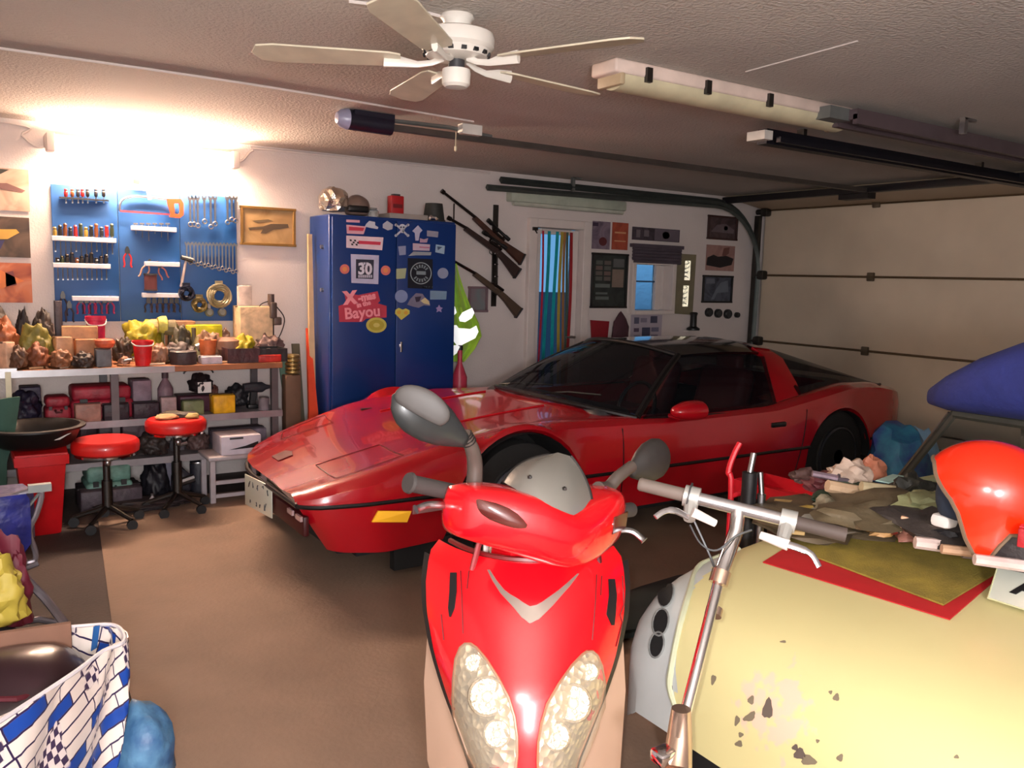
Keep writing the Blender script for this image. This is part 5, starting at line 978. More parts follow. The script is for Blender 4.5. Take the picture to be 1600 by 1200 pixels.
# wipers
for y_ in (.15, -.35): MB().tube([gh(3.14, y_, .815), gh(3.22, y_+.2, .845), gh(3.30, y_+.42, .85)], .006, 6).build('wiper', blk, car)
for y_ in (-.6, -.42, .42, .6): MB().cyl(V((X0+LEN-.01, YC+y_, .62)), V((X0+LEN+.012, YC+y_, .62)), .06).build('tail_lamp', mat('tail_red', (120, 8, 10), .2), car)
# things behind and beside the car
t = thing('shopping_bag', 'blue and purple plastic bag on the floor by the rear of the red car', 'bag', (5.9, 3.35, 0)); p = at(1405, 715, y=3.3)
MB().blob((p.x, 3.3, .27), (.24, .2, .36), 21, .25).build('bag_body', mat('blue_purple_bag', (40, 50, 130), .4, var=.4, rgb2=(60, 140, 170), bump=.3, bscale=10), t); MB().blob((p.x+.18, 3.28, .36), (.12, .14, .24), 25, .3).build('pale_part', mat('pale_blue_bag', (130, 170, 200), .4), t)
t = thing('floor_cushion', 'dark plank lying at the foot of the garage door', 'plank', (7.3, 4.6, 0)); MB().box((7.3, 4.3, .06), (.2, 1.2, .12), ch=.02).build('plank_body', blk, t)
# ------------------------------------------------------------------ surface helpers: lay thin shapes onto a built surface
def bvh_of(mb_): return BVHTree.FromPolygons([tuple(p) for p in mb_.v], [f for f in mb_.f])
def onto(bv, px, py, off=.002):
    d = (at(px, py, d=1)-EYEP).normalized(); h = bv.ray_cast(EYEP, d)
    if h[0] is None:
        h = min((bv.find_nearest(EYEP+d*(.8+.05*k)) for k in range(70)), key=lambda r_: r_[3]); return h[0]+(h[1] if h[1].dot(d) < 0 else -h[1])*off
    n_ = h[1] if h[1].dot(d) < 0 else -h[1]
    return h[0]+n_*off
def patch(bv, rows, off=.003, nc=8, bulge=0):
    out = []
    for i, (y, xl, xr) in enumerate(rows):
        r = []
        for k in range(nc+1):
            e = math.sin(math.pi*k/nc)*math.sin(math.pi*(i+.3)/(len(rows)-.4)); r.append(onto(bv, xl+(xr-xl)*k/nc, y, off+bulge*max(e, 0)**.6))
        out.append(r)
    return out
def solid(o, th, offs=-1): m_ = o.modifiers.new('s', 'SOLIDIFY'); m_.thickness = th; m_.offset = offs; return o
# ------------------------------------------------------------------ red scooter, facing the camera
sred = mat('scooter_red', (216, 6, 22), .22, coat=.7, var=.03, scale=2); sblk = mat('scooter_black', (28, 24, 22), .45); stan = mat('scooter_tan', (176, 144, 122), .5, var=.06, scale=3); sgry = mat('scooter_grey', (110, 106, 104), .4)
O2 = V((1.118, 1.597, 0)); az_ = math.radians(35); BR = V((math.cos(az_), -math.sin(az_), 0)); BF_ = V((-math.sin(az_), -math.cos(az_), 0))
def B3(u, f, z): return O2+BR*(u-.02*(z-.5))+BF_*f+V((0, 0, z))
sct = thing('motor_scooter', 'bright red motor scooter facing the viewer with twin almond headlamps', 'scooter', O2)
fz = [(.20, .235), (.3, .245), (.45, .235), (.55, .21), (.63, .175), (.7, .125), (.78, .07), (.84, .02), (.875, -.01)]
hz_ = [(.20, .07), (.3, .09), (.42, .125), (.5, .155), (.58, .19), (.66, .222), (.73, .243), (.79, .250), (.84, .247), (.865, .240), (.875, .225)]
def fairing(dw=0, df=0, z0=.22, z1=.875, nr=30, nc=28, sd=.15, pw=2.3):
    rows = []
    for i in range(nr+1):
        z = z0+(z1-z0)*i/nr; hw = itp(hz_, z)+dw; f0 = itp(fz, z)+df
        rows.append([B3(hw*k, f0-sd*abs(k)**pw, z) for k in [(j-nc/2)/(nc/2) for j in range(nc+1)]])
    return rows
fm = MB().grid(fairing()); fb = bvh_of(fm)
fo = fm.build('front_fairing', sred, sct, smooth=60); solid(fo, .006)
solid(MB().grid(fairing(.016, -.03, .25, .84)).build('black_trim', sblk, sct, smooth=60), .006)
rows = []
for z, hw, f0 in ((.12, .20, .02), (.3, .25, .0), (.5, .262, -.03), (.62, .255, -.05), (.72, .235, -.06), (.8, .2, -.07)):
    rows.append([B3(hw*k, f0-.1*abs(k)**2.5, z) for k in [(j-8)/8 for j in range(17)]])
solid(MB().grid(rows).build('leg_shield', stan, sct, smooth=60), .01)
MB().tube([B3(.195*k, .0-.01-.14*abs(k)**2.3, .876+.004*(1-k*k)) for k in [(j-8)/8 for j in range(17)]], .007, 6).build('top_edge', mat('dark_red_edge', (110, 10, 16), .4), sct)
# slots and seams
for rows_ in ([(895, 704, 714), (925, 703, 714), (950, 701, 711), (964, 703, 705)], [(905, 950, 960), (930, 951, 963), (960, 947, 961), (977, 955, 959)]):
    solid(MB().grid(patch(fb, rows_, .0025, 3)).build('air_slot', BLACK, sct, smooth=60), .002)
for pl in ([(720, 892), (722, 930), (724, 990)], [(733, 892), (730, 920)], [(932, 898), (930, 940), (925, 1000)], [(940, 900), (938, 930)], [(690, 960), (694, 1000)], [(972, 900), (975, 960), (962, 1010)]):
    MB().tube([onto(fb, *p, .001) for p in [(pl[i][0]+(pl[i+1][0]-pl[i][0])*k/4, pl[i][1]+(pl[i+1][1]-pl[i][1])*k/4) for i in range(len(pl)-1) for k in range(5)]], .0016, 5).build('panel_seam', mat('seam_red', (90, 6, 12), .5), sct)
# silver V badge
outer = [(762, 891), (770, 908), (782, 927), (792, 938), (803, 950), (815, 965), (828, 974), (842, 968), (852, 958), (864, 946), (876, 932), (890, 916), (904, 897)]
inner = [(766, 891), (776, 907), (788, 922), (797, 929), (809, 936), (819, 943), (828, 948), (838, 946), (847, 941), (858, 933), (872, 923), (886, 911), (901, 897)]
solid(MB().grid([[onto(fb, *p, .0035) for p in outer], [onto(fb, *p, .0035) for p in inner]]).build('v_badge', mat('badge_silver', (150, 140, 130), .35, .6), sct, smooth=60), .003)
# headlamps
def facet(name, rgb, sc, rough):
    m = mat(name, rgb, rough, .85, var=.1); nt = m.node_tree; b = nt.nodes['Principled BSDF']; v = nt.nodes.new('ShaderNodeTexVoronoi'); v.inputs['Scale'].default_value = sc
    tc = nt.nodes.new('ShaderNodeTexCoord'); nt.links.new(tc.outputs['Object'], v.inputs['Vector']); bp = nt.nodes.new('ShaderNodeBump'); bp.inputs['Strength'].default_value = .9; bp.inputs['Distance'].default_value = .01
    nt.links.new(v.outputs['Distance'], bp.inputs['Height']); nt.links.new(bp.outputs[0], b.inputs['Normal']); return m
refl_m = facet('lamp_reflector', (226, 210, 180), 48, .36)
lens = bpy.data.materials.new('lamp_lens'); lens.use_nodes = True; nt = lens.node_tree; bs = nt.nodes['Principled BSDF']; bs.inputs['Base Color'].default_value = (.6, .58, .5, 1); bs.inputs['Roughness'].default_value = .08
trn = nt.nodes.new('ShaderNodeBsdfTransparent'); trn.inputs[0].default_value = (.95, .93, .88, 1); mx = nt.nodes.new('ShaderNodeMixShader'); mx.inputs[0].default_value = .22
nt.links.new(trn.outputs[0], mx.inputs[1]); nt.links.new(bs.outputs[0], mx.inputs[2]); nt.links.new(mx.outputs[0], nt.nodes['Material Output'].inputs[0])
HL = [(1006, 727, 736), (1012, 720, 745), (1030, 713, 760), (1060, 710, 779), (1090, 709, 795), (1120, 711, 804), (1150, 717, 808), (1180, 730, 808), (1200, 744, 806), (1225, 765, 804), (1245, 790, 800)]
HR = [(1018, 916, 925), (1024, 908, 932), (1040, 893, 939), (1070, 872, 944), (1100, 855, 945), (1130, 846, 942), (1160, 841, 934), (1190, 840, 918), (1215, 841, 898), (1238, 846, 872), (1250, 850, 858)]
for rows_, big, sm1, sm2 in ((HL, (763, 1088, 31), (742, 1036, 15), (778, 1146, 22)), (HR, (893, 1098, 30), (918, 1050, 15), (868, 1150, 22))):
    hl = solid(MB().grid(patch(fb, rows_, .002, 10)).build('headlamp', refl_m, sct, smooth=60), .002)
    ed = [(xl, y) for y, xl, xr in rows_]+[(xr, y) for y, xl, xr in rows_[::-1]]
    MB().tube([onto(fb, *p, .002) for p in ed], .0035, 6, closed=True).build('lamp_bezel', mat('bezel_tan', (150, 110, 84), .4), hl)
    bm_ = MB().grid(patch(fb, rows_, .008, 10, .02)); bm_.build('lens', lens, hl, smooth=80)
    for (x, y, r) in (big, sm1, sm2):
        c = onto(fb, x, y, .006); n_ = (EYEP-c).normalized(); R_ = r/F*(c-EYEP).dot(FW)
        MB().lathe([(R_, .002), (R_*.96, .008), (R_*.8, -.0), (R_*.5, -.002), (.001, -.003)], c, n_, n=28).build('reflector_bowl', mat('bowl_chrome', (214, 204, 186), .3, .9, bump=.5, bscale=60), hl)
        MB().lathe([(R_*.28, -.002), (R_*.3, .01), (R_*.2, .018), (.001, .021)], c, n_, n=16).build('bulb', mat('bulb_white', (236, 232, 224), .15, .3), hl)
# front mudguard, wheel, fork
MB().tube([B3(0, .18+.25*math.cos(a), .22+.25*math.sin(a)) for a in [math.pi*(.1+.1*k) for k in range(9)]], .075, 12, flat=.35, up=BR).build('front_mudguard', sred, sct, smooth=60)
def wheel(u, f, r, nm):
    c = B3(u, f, r); MB().tube([c+BF_*(r-.055)*math.cos(a)+V((0, 0, (r-.055)*math.sin(a))) for a in [k*math.pi/16 for k in range(32)]], .055, 10, closed=True).build('tyre', RUB, sct, smooth=60)
    b = MB().cyl(c-BR*.06, c+BR*.06, .03); 
    for k in range(5): a = k*2*math.pi/5; b.tube([c, c+BF_*(r-.09)*math.cos(a)+V((0, 0, (r-.09)*math.sin(a)))], .015, 6)
    b.tube([c+BF_*(r-.095)*math.cos(a)+V((0, 0, (r-.095)*math.sin(a))) for a in [k*math.pi/12 for k in range(24)]], .018, 8, closed=True); b.build('wheel_rim', sgry, sct)
wheel(0, .16, .215, 'front'); wheel(0, -1.05, .215, 'rear')
for s in (-1, 1): MB().tube([B3(s*.075, .16, .215), B3(s*.06, .0, .62)], .018, 8).build('fork_leg', STEEL, sct)
# handlebar
HO = at(838, 803, d=1.98); HS = V((.68, .03, -.085)).normalized(); HF = (V((.05, -1, 0))-HS*V((.05, -1, 0)).dot(HS)).normalized(); HU = HF.cross(HS).normalized()
def H3(s, f, u): return HO+HS*s+HF*f+HU*u
MB().tube([H3(.06, -.1, -.05), H3(.08, -.13, -.15), B3(0, -.2, .70)], .035, 12).build('steering_column', sblk, sct)
hrows = []
for s, fb_, ff, ut, ub in ((-.236, -.035, .04, .048, -.028), (-.230, -.05, .062, .064, -.040), (-.20, -.06, .085, .07, -.048), (-.15, -.065, .115, .073, -.060), (-.09, -.07, .145, .068, -.076), (-.04, -.07, .16, .050, -.090), (0, -.07, .165, .036, -.096), (.04, -.07, .16, .04, -.096), (.09, -.07, .145, .052, -.090), (.15, -.065, .115, .064, -.078), (.20, -.06, .085, .07, -.066), (.228, -.05, .062, .062, -.056), (.236, -.035, .035, .042, -.035)):
    fc_, fr, uc, ur = (fb_+ff)/2, (ff-fb_)/2, (ut+ub)/2, (ut-ub)/2; r = []
    for k in range(24):
        a = 2*math.pi*k/24; ca, sa = math.cos(a), math.sin(a); q = .58; r.append(H3(s, fc_+fr*math.copysign(abs(ca)**q, ca), uc+ur*math.copysign(abs(sa)**q, sa)))
    hrows.append(r)
hm_ = MB().grid(hrows, wrap=True, cap=True); hb_v = bvh_of(hm_); hm_.build('handlebar_cover', sred, sct, smooth=70)
MB().grid([[H3(a*.09+.085, -.10+b_*.05, u) for a, b_ in ((-1, -1), (-1, .6), (-.5, 1), (.5, 1), (1, .6), (1, -1))] for u in (-.07, -.13, -.165)], wrap=True, cap=True).build('neck_cover', sred, sct, smooth=50)
# windscreen
def ip2(tab, u): return (itp([(a, b[0]) for a, b in tab], u), itp([(a, b[1]) for a, b in tab], u))
BS = [(0, (786, 753)), (.15, (803, 762)), (.38, (832, 784)), (.58, (860, 803)), (.76, (892, 814)), (1, (926, 815))]
CS = [(0, (806, 716)), (.25, (830, 722)), (.5, (862, 746)), (.75, (896, 748)), (1, (930, 758))]
TS = [(0, (858, 710)), (.5, (872, 707)), (1, (892, 713))]
wr = []
for i in range(11):
    v = i/10; r = []
    for k in range(13):
        u = k/12; b_, c_, t_ = ip2(BS, u), ip2(CS, u), ip2(TS, u); w0, w1, w2 = (1-v)**2, 2*v*(1-v), v*v; e = (2*u-1)**2
        r.append(at(b_[0]*w0+c_[0]*w1+t_[0]*w2, b_[1]*w0+c_[1]*w1+t_[1]*w2, d=(1.83+.11*e)*w0+(1.86+.14*e)*w1+2.03*w2))
    wr.append(r)
wsm = bpy.data.materials.new('smoked_screen'); wsm.use_nodes = True; nt = wsm.node_tree; bs = nt.nodes['Principled BSDF']; bs.inputs['Base Color'].default_value = (*lin((150, 146, 138)), 1); bs.inputs['Roughness'].default_value = .22; bs.inputs['Metallic'].default_value = .3
trn = nt.nodes.new('ShaderNodeBsdfTransparent'); trn.inputs[0].default_value = (.5, .5, .48, 1); mx = nt.nodes.new('ShaderNodeMixShader'); mx.inputs[0].default_value = .75
nt.links.new(trn.outputs[0], mx.inputs[1]); nt.links.new(bs.outputs[0], mx.inputs[2]); nt.links.new(mx.outputs[0], nt.nodes['Material Output'].inputs[0])
solid(MB().grid(wr).build('fly_screen', wsm, sct, smooth=80), .003)
MB().tube([wr[i][12] for i in range(11)], .004, 6).tube([wr[i][0] for i in range(11)], .003, 6).build('screen_edge', sblk, sct)
for k_ in ((3, 3), (4, 8)): MB().blob(wr[k_[0]][k_[1]]+HF*.004, (.006, .006, .006), 1, 0, 1, 0).build('screen_screw', sblk, sct)
# indicators
indm = mat('indicator_smoked', (84, 34, 30), .15, coat=.6, spec=.8)
for rows_ in ([(781, 744, 752), (786, 744, 776), (794, 746, 795), (803, 752, 809), (812, 765, 818), (820, 785, 824), (825, 802, 822)],):
    solid(MB().grid(patch(hb_v, rows_, .001, 8, .009)).build('indicator', indm, sct, smooth=80), .002)
solid(MB().grid([[H3(.13+.09*k/6, .118-.05*k/6+.006, u) for k in range(7)] for u in (.02, .0, -.02)]).build('indicator', indm, sct, smooth=80), .003)
# grips, levers, mirrors
def D3(px, py, d): return at(px, py, d=d)
g0, g1 = D3(722, 772, 1.93), D3(637, 754, 1.83); dg = (g1-g0).normalized()
MB().tube([g0, g0+dg*.01, g0+dg*.012, g1-dg*.008, g1-dg*.007, g1], [.024, .024, .019, .019, .024, .022], 16).build('grip', mat('grip_rubber', (58, 52, 50), .7), sct, smooth=50)
g2 = H3(.23, .0, .0); MB().tube([g2, g2+HS*.012-HF*.0, g2+HS*.10-HF*.02], [.024, .019, .019], 16).build('grip', mat('grip_rubber', (58, 52, 50), .7), sct)
MB().tube(catm([D3(728, 797, 1.9), D3(715, 793, 1.9), D3(690, 789, 1.86), D3(668, 789, 1.84), D3(650, 796, 1.82)], 5), [.010]*6+[.008]*14+[.011], 8, flat=.7).build('brake_lever', STEEL, sct)
MB().tube(catm([H3(.20, .06, -.03), D3(978, 828, 2.06), D3(992, 832, 2.06), D3(1007, 845, 2.05)], 5), [.008]*15+[.011], 8, flat=.7).build('brake_lever', STEEL, sct)
mst = mat('mirror_stalk', (78, 68, 62), .4); msh = mat('mirror_shell', (40, 42, 42), .4, coat=.15)
st = catm([D3(741, 755, 1.93), D3(742, 725, 1.92), D3(737, 700, 1.9), D3(725, 678, 1.88)], 6)
MB().tube(st, [.019-.004*i/len(st) for i in range(len(st))], 12).build('mirror_stalk', mst, sct)
for k in range(4): 
    q = st[-5+k]; MB().tube([q, q+(st[-1]-st[-2])*.4], .0185, 10).build('stalk_collar', sblk, sct)
def mirror(p0, p1, rr, flat, nm):
    ax = p1-p0; n = 16; pts = [p0+ax*(k/n) for k in range(n+1)]; rad = [rr*itp([(0, .28), (.12, .5), (.3, .82), (.5, 1.0), (.68, 1.02), (.82, .88), (.92, .62), (.98, .3), (1, .05)], k/n) for k in range(n+1)]
    return MB().tube(pts, rad, 20, flat=flat, up=UP*1.0)
mirror(D3(728, 690, 1.87), D3(613, 618, 1.77), .052, .55, 'l').build('mirror_shell', msh, sct, smooth=80)
q = D3(660, 634, 1.735); MB().blob(q, (.062, .012, .036), 2, .0, 1, 2, T=about(q, frot(-YAW) @ frot(math.radians(28), 'Y'))).build('mirror_highlight', mat('mirror_highlight', (66, 62, 60), .6, coat=0), sct, smooth=80)  # paler oval on the shell stands in for its highlight
st = catm([H3(.185, .0, .06), D3(950, 762, 2.14), D3(966, 745, 2.16), D3(988, 728, 2.2)], 6)
MB().tube(st, [.018-.003*i/len(st) for i in range(len(st))], 12).build('mirror_stalk', mst, sct)
mirror(D3(985, 738, 2.2), D3(1042, 706, 2.32), .055, .62, 'r').build('mirror_shell', mat('mirror_shell_dark', (40, 36, 34), .5), sct, smooth=80)
# rear part
MB().grid([[B3(hw*k, f, z0+(z1-z0)*(1-abs(k)**3)) for k in (-1, -.9, -.5, 0, .5, .9, 1)] for f, hw, z0, z1 in ((-.05, .14, .22, .24), (-.45, .15, .22, .25), (-.5, .13, .3, .6), (-.62, .14, .35, .74), (-1.1, .13, .5, .76), (-1.35, .06, .6, .72))]).build('rear_body', sred, sct, smooth=60)
MB().grid([[B3(hw*k, f, z-.05*abs(k)**3) for k in (-1, -.6, 0, .6, 1)] for f, hw, z in ((-.5, .08, .72), (-.6, .13, .77), (-.85, .14, .76), (-1.0, .12, .82), (-1.28, .08, .80))]).build('seat', sblk, sct, smooth=60)
MB().tube([B3(-.12, -.35, .24), B3(-.26, -.42, .0)], .012, 8).build('side_stand', STEEL, sct)
MB().grid([[B3(hw*k, f0, z) for k in (-1, -.5, 0, .5, 1)] for z, hw, f0 in ((.24, .16, -.12), (.5, .19, -.16), (.7, .17, -.17), (.84, .15, -.15))]).build('inner_panel', sgry, sct, smooth=60)
for x0, y0, x1, y1, m_, d_ in ((752, 836, 738, 884, mat('pinkish_brace', (150, 60, 64), .4), 2.05), (760, 842, 757, 884, trimm, 2.12), (919, 866, 923, 890, trimm, 2.15), (934, 862, 940, 895, mat('maroon_brace', (90, 14, 26), .4), 2.1)):
    MB().tube([D3(x0, y0, d_), D3(x1, y1+6, d_)], .012, 8, flat=.6).build('front_brace', m_, sct)
# ------------------------------------------------------------------ pale yellow car body at the right
ym = mat('pale_yellow_paint', (206, 196, 142), .42, var=.05, scale=1.5, coat=.15)
def add_chips(m):
    nt = m.node_tree; L = nt.links.new; b = nt.nodes['Principled BSDF']; src = b.inputs['Base Color'].links[0].from_socket
    tc = nt.nodes.new('ShaderNodeTexCoord'); geo = nt.nodes.new('ShaderNodeNewGeometry')
    def spot(c, r, inner=None):
        vm = nt.nodes.new('ShaderNodeVectorMath'); vm.operation = 'DISTANCE'; vm.inputs[1].default_value = c; L(geo.outputs['Position'], vm.inputs[0])
        mr = nt.nodes.new('ShaderNodeMapRange'); mr.inputs[1].default_value = r; mr.inputs[2].default_value = r*.45; L(vm.outputs['Value'], mr.inputs[0]); return mr.outputs[0]
    n = nt.nodes.new('ShaderNodeTexNoise'); n.inputs['Scale'].default_value = 26; n.inputs['Detail'].default_value = 2; L(geo.outputs['Position'], n.inputs['Vector'])
    def mixin(mask, col, th):
        nonlocal src
        mu = nt.nodes.new('ShaderNodeMath'); mu.operation = 'MULTIPLY_ADD'; L(mask, mu.inputs[0]); mu.inputs[1].default_value = .42; L(n.outputs[0], mu.inputs[2])
        rp_ = nt.nodes.new('ShaderNodeMapRange'); rp_.inputs[1].default_value = th; rp_.inputs[2].default_value = th+.12; L(mu.outputs[0], rp_.inputs[0])
        mx_ = nt.nodes.new('ShaderNodeMix'); mx_.data_type = 'RGBA'; L(rp_.outputs[0], mx_.inputs[0]); L(src, mx_.inputs[6]); mx_.inputs[7].default_value = (*lin(col), 1); src = mx_.outputs[2]
    c1 = at(1185, 1125, x=1.705); c2 = at(1240, 1165, x=1.70); c3 = at(1215, 1110, x=1.71); c4 = at(1300, 1010, z=.62); c5 = at(1330, 1180, x=1.7)
    mixin(spot(tuple(c3), .16), (222, 184, 160), .78)
    L(src, b.inputs['Base Color'])
add_chips(ym)
prim = mat('grey_white_primer', (176, 180, 178), .5, var=.08, scale=5)
ycx, yr_ = 1.13, .80
yz = [(1.665, .36), (1.68, .45), (1.71, .51), (1.76, .565), (1.82, .605), (1.92, .645), (2.05, .675), (2.3, .705), (2.6, .73), (3.0, .765), (3.3, .77), (4.5, .78)]
yw_ = [(1.665, .66), (1.68, .71), (1.70, .735), (1.75, .765), (1.85, .79), (2.0, .80), (2.3, .80), (4.5, .80)]
ybt = [(1.665, .26), (1.68, .22), (1.75, .18), (2.0, .16), (4.5, .16)]
def ysec(x):
    w_, zt_, zb_ = itp(yw_, x), itp(yz, x), itp(ybt, x); r = []
    n = 90
    for k in range(n+1):
        a = math.pi*(k/n)*1.0; ca, sa = math.cos(a), math.sin(a); q = .20; yy = w_*math.copysign(abs(ca)**q, ca); zz = abs(sa)**(.15)
        r.append(V((x, ycx+yy, (zb_+.0)+(zt_-zb_+.02*(1-(yy/w_)**2)-.008)*zz)))
    return r
xs_ = [1.665, 1.67, 1.68, 1.70, 1.725, 1.75, 1.785, 1.82, 1.87, 1.92, 1.98, 2.05, 2.15, 2.3, 2.45, 2.6, 2.8, 3.0, 3.12]
yrows = [ysec(x) for x in xs_]
yc = thing('kit_car', 'pale yellow car body in primer with three round lamp holes, nose toward the scooter', 'car', (3.0, ycx, 0))
n_ = len(yrows[0])
full = MB(); full.grid(yrows, cap=False); full.add(yrows[0], [tuple(range(n_))]); yb = bvh_of(full)
main = MB(); cor = MB()
for i in range(len(yrows)-1):
    for j in range(n_-1):
        q = [yrows[i][j], yrows[i][j+1], yrows[i+1][j+1], yrows[i+1][j]]; c = sum(q, V())/4
        tgt = cor if (c.x < 2.2 and c.y > itp([(1.66, 1.62), (1.70, 1.68), (1.75, 1.71), (1.83, 1.76), (1.97, 1.80), (2.17, 1.87)], c.x)) else main; o = len(tgt.v); tgt.v += q; tgt.f.append((o, o+1, o+2, o+3)); tgt.m.append(0)
f0 = yrows[0]; zb0 = f0[0].z
for j in range(n_-1):
    q = [f0[j], f0[j+1], V((1.664, f0[j+1].y, zb0)), V((1.664, f0[j].y, zb0))]; tgt = cor if (q[0].y+q[1].y)/2 > 1.62 else main; o = len(tgt.v); tgt.v += q; tgt.f.append((o, o+1, o+2, o+3)); tgt.m.append(0)
def weld(o):
    bm = bmesh.new(); bm.from_mesh(o.data); bmesh.ops.remove_doubles(bm, verts=bm.verts, dist=1e-5); bmesh.ops.recalc_face_normals(bm, faces=bm.faces)
    for f in bm.faces: f.smooth = True
    for e in bm.edges: e.smooth = e.calc_face_angle(0) < 1.1 if len(e.link_faces) == 2 else True
    bm.to_mesh(o.data); bm.free(); return o
weld(main.build('body_shell', ym, yc)); weld(cor.build('corner_panel', prim, yc))
# ridge round the primer corner and the three holes
ridge = [(1150, 842), (1110, 868), (1090, 888), (1076, 930), (1062, 980), (1050, 1040), (1047, 1075), (1062, 1120)]
MB().tube(catm([onto(yb, *p, .0) for p in ridge], 4), .010, 8).build('raised_edge', mat('pale_edge', (186, 190, 160), .4), yc)
for (x, y, rx, ry) in ((1041, 929, 11, 20), (1033, 973, 12, 21), (1027, 1008, 11, 20)):
    rws = [(y+ry*math.sin(-math.pi/2+math.pi*k/8)*.999, x-rx*math.cos(-math.pi/2+math.pi*k/8)-.3+(y+ry*math.sin(-math.pi/2+math.pi*k/8)-y)*-.12, x+rx*math.cos(-math.pi/2+math.pi*k/8)+.3+(ry*math.sin(-math.pi/2+math.pi*k/8))*-.12) for k in range(9)]
    g = MB().grid(patch(yb, rws, .003, 6)); solid(g.build('lamp_hole', mat('hole_black', (8, 8, 9), .8), yc, smooth=60), .004)
    MB().tube([onto(yb, xl if s < 0 else xr, yy, .003) for s in (-1, 1) for (yy, xl, xr) in (rws if s < 0 else rws[::-1])], .003, 6, closed=True).build('hole_rim', mat('rim_grey', (120, 122, 120), .5), yc)
chipm = mat('chip_grey', (120, 108, 88), .7); chipd = mat('chip_dark', (92, 80, 72), .7)
for (x, y, rx, ry, tl_, m_) in ((1174, 1094, 5, 7, .2, chipm), (1200, 1108, 8, 16, .1, chipd), (1172, 1120, 11, 6, -.6, chipm), (1152, 1126, 4, 8, .2, chipm), (1155, 1162, 6, 5, 0, chipm), (1158, 1148, 4, 4, 0, chipm), (1250, 1178, 9, 9, 0, chipd), (1264, 1188, 12, 8, .2, chipm), (1243, 1168, 5, 5, 0, chipd), (1307, 1090, 5, 6, .3, chipm), (1298, 1082, 3, 3, 0, chipm), (1313, 1184, 5, 6, .5, chipm), (1278, 1158, 3, 3, 0, chipm), (1224, 1003, 5, 2, 0, chipm), (1495, 1183, 4, 3, 0, chipm), (1048, 1075, 4, 5, 0, chipd), (1115, 1062, 4, 8, .2, chipm)):
    pts_ = [(x+(rx*math.cos(a)*math.cos(tl_)-ry*math.sin(a)*math.sin(tl_))*(1+.2*math.sin(3*a+x)), y+(rx*math.cos(a)*math.sin(tl_)+ry*math.sin(a)*math.cos(tl_))*(1+.2*math.sin(3*a+x))) for a in [k*math.pi/6 for k in range(12)]]
    c_ = onto(yb, x, y, .0012); vs_ = [c_]+[onto(yb, *p, .0012) for p in pts_]
    MB().add(vs_, [(0, k+1, (k+1) % 12+1) for k in range(12)]).build('paint_chip', m_, yc)
# rest of the car: cabin, rear, sill, wheels
blkm = mat('cabin_black', (20, 20, 20), .7)
MB().grid([[V((3.12, ycx-.8, .2)), V((3.12, ycx-.8, .77)), V((3.12, ycx+.8, .77)), V((3.12, ycx+.8, .2))], [V((3.12, ycx-.8, .2)), V((3.12, ycx-.8, .77)), V((3.12, ycx+.8, .77)), V((3.12, ycx+.8, .2))]]).build('firewall', blkm, yc)
for s in (-1, 1): MB().box((4.0, ycx+s*.78, .48), (1.78, .05, .6), ch=.02).build('door_side', ym, yc)
MB().box((5.15, ycx, .5), (.56, 1.6, .6), ch=.08).build('rear_deck', ym, yc, smooth=60); MB().box((4.0, ycx, .25), (1.75, 1.5, .08)).build('cabin_floor', blkm, yc)
MB().box((3.14, ycx, .772), (.2, 1.56, .035), ch=.01).build('cowl', blkm, yc)
for s in (-1, 1): MB().box((4.4, ycx+s*.36, .5), (.5, .5, .25), ch=.06).box((4.66, ycx+s*.36, .72), (.16, .5, .5), ch=.05).build('seat', mat('seat_brown', (80, 60, 50), .7), yc, smooth=60)
for x in (2.2, 5.0):
    for s in (-1, 1): MB().cyl((x, ycx+s*.62, .3), (x, ycx+s*.78, .3), .3, n=32).build('wheel', RUB, yc)
MB().box((3.4, ycx, .14), (3.2, 1.3, .1)).build('chassis', blkm, yc)
# windscreen with dark frame
wb0, wb1 = V((3.06, 1.87, .785)), V((3.06, .42, .785)); wt0, wt1 = V((2.94, 1.60, 1.12)), V((2.94, .66, 1.12))
fr = mat('screen_frame', (64, 64, 58), .4, .4)
MB().tube([wb0, wt0], .02, 8, flat=.6).tube([wb1, wt1], .02, 8, flat=.6).tube([wb0, wb1], .016, 8).tube([wt0, wt1], .02, 8).build('windscreen_frame', fr, yc)
MB().prism([wb0, wb1, wt1, wt0], (.004, 0, 0)).build('windscreen', glassm, yc)
MB().tube([wb0+V((-.012, .014, .0)), wt0+V((-.012, .016, 0))], .004, 6).build('frame_highlight', STEEL, yc)
for k in (.3, .42): MB().tube([wb0.lerp(wb1, k)+V((.12, 0, 0)), wt0.lerp(wt1, k-.1)+V((.12, 0, 0))], .022, 6).build('glass_reflection', mat('reflection_brown', (104, 88, 70), .6), yc)  # two brown rods stand in for reflections in the windscreen glass
# blue soft cover on top of the windscreen
sc = thing('blue_cover', 'thick dark blue padded cover resting on the windscreen top at the right edge', 'cover', (3.0, 1.1, 1.14)); rr = []
for y, zt_, hx, zb_ in ((1.74, 1.17, .04, 1.135), (1.72, 1.20, .10, 1.125), (1.62, 1.265, .2, 1.12), (1.5, 1.335, .27, 1.125), (1.36, 1.40, .32, 1.13), (1.2, 1.44, .34, 1.135), (.9, 1.47, .35, 1.14), (.6, 1.42, .33, 1.14), (.4, 1.3, .2, 1.14), (.34, 1.2, .05, 1.14)):
    rr.append([V((3.06+hx*math.copysign(abs(math.cos(a))**.6, math.cos(a)), y, (zt_+zb_)/2+(zt_-zb_)/2*math.copysign(abs(math.sin(a))**.7, math.sin(a)))) for a in [k*math.pi/12 for k in range(24)]])
navy = mat('navy_fabric', (24, 36, 104), .85, var=.15, scale=6, bump=.25, bscale=30)
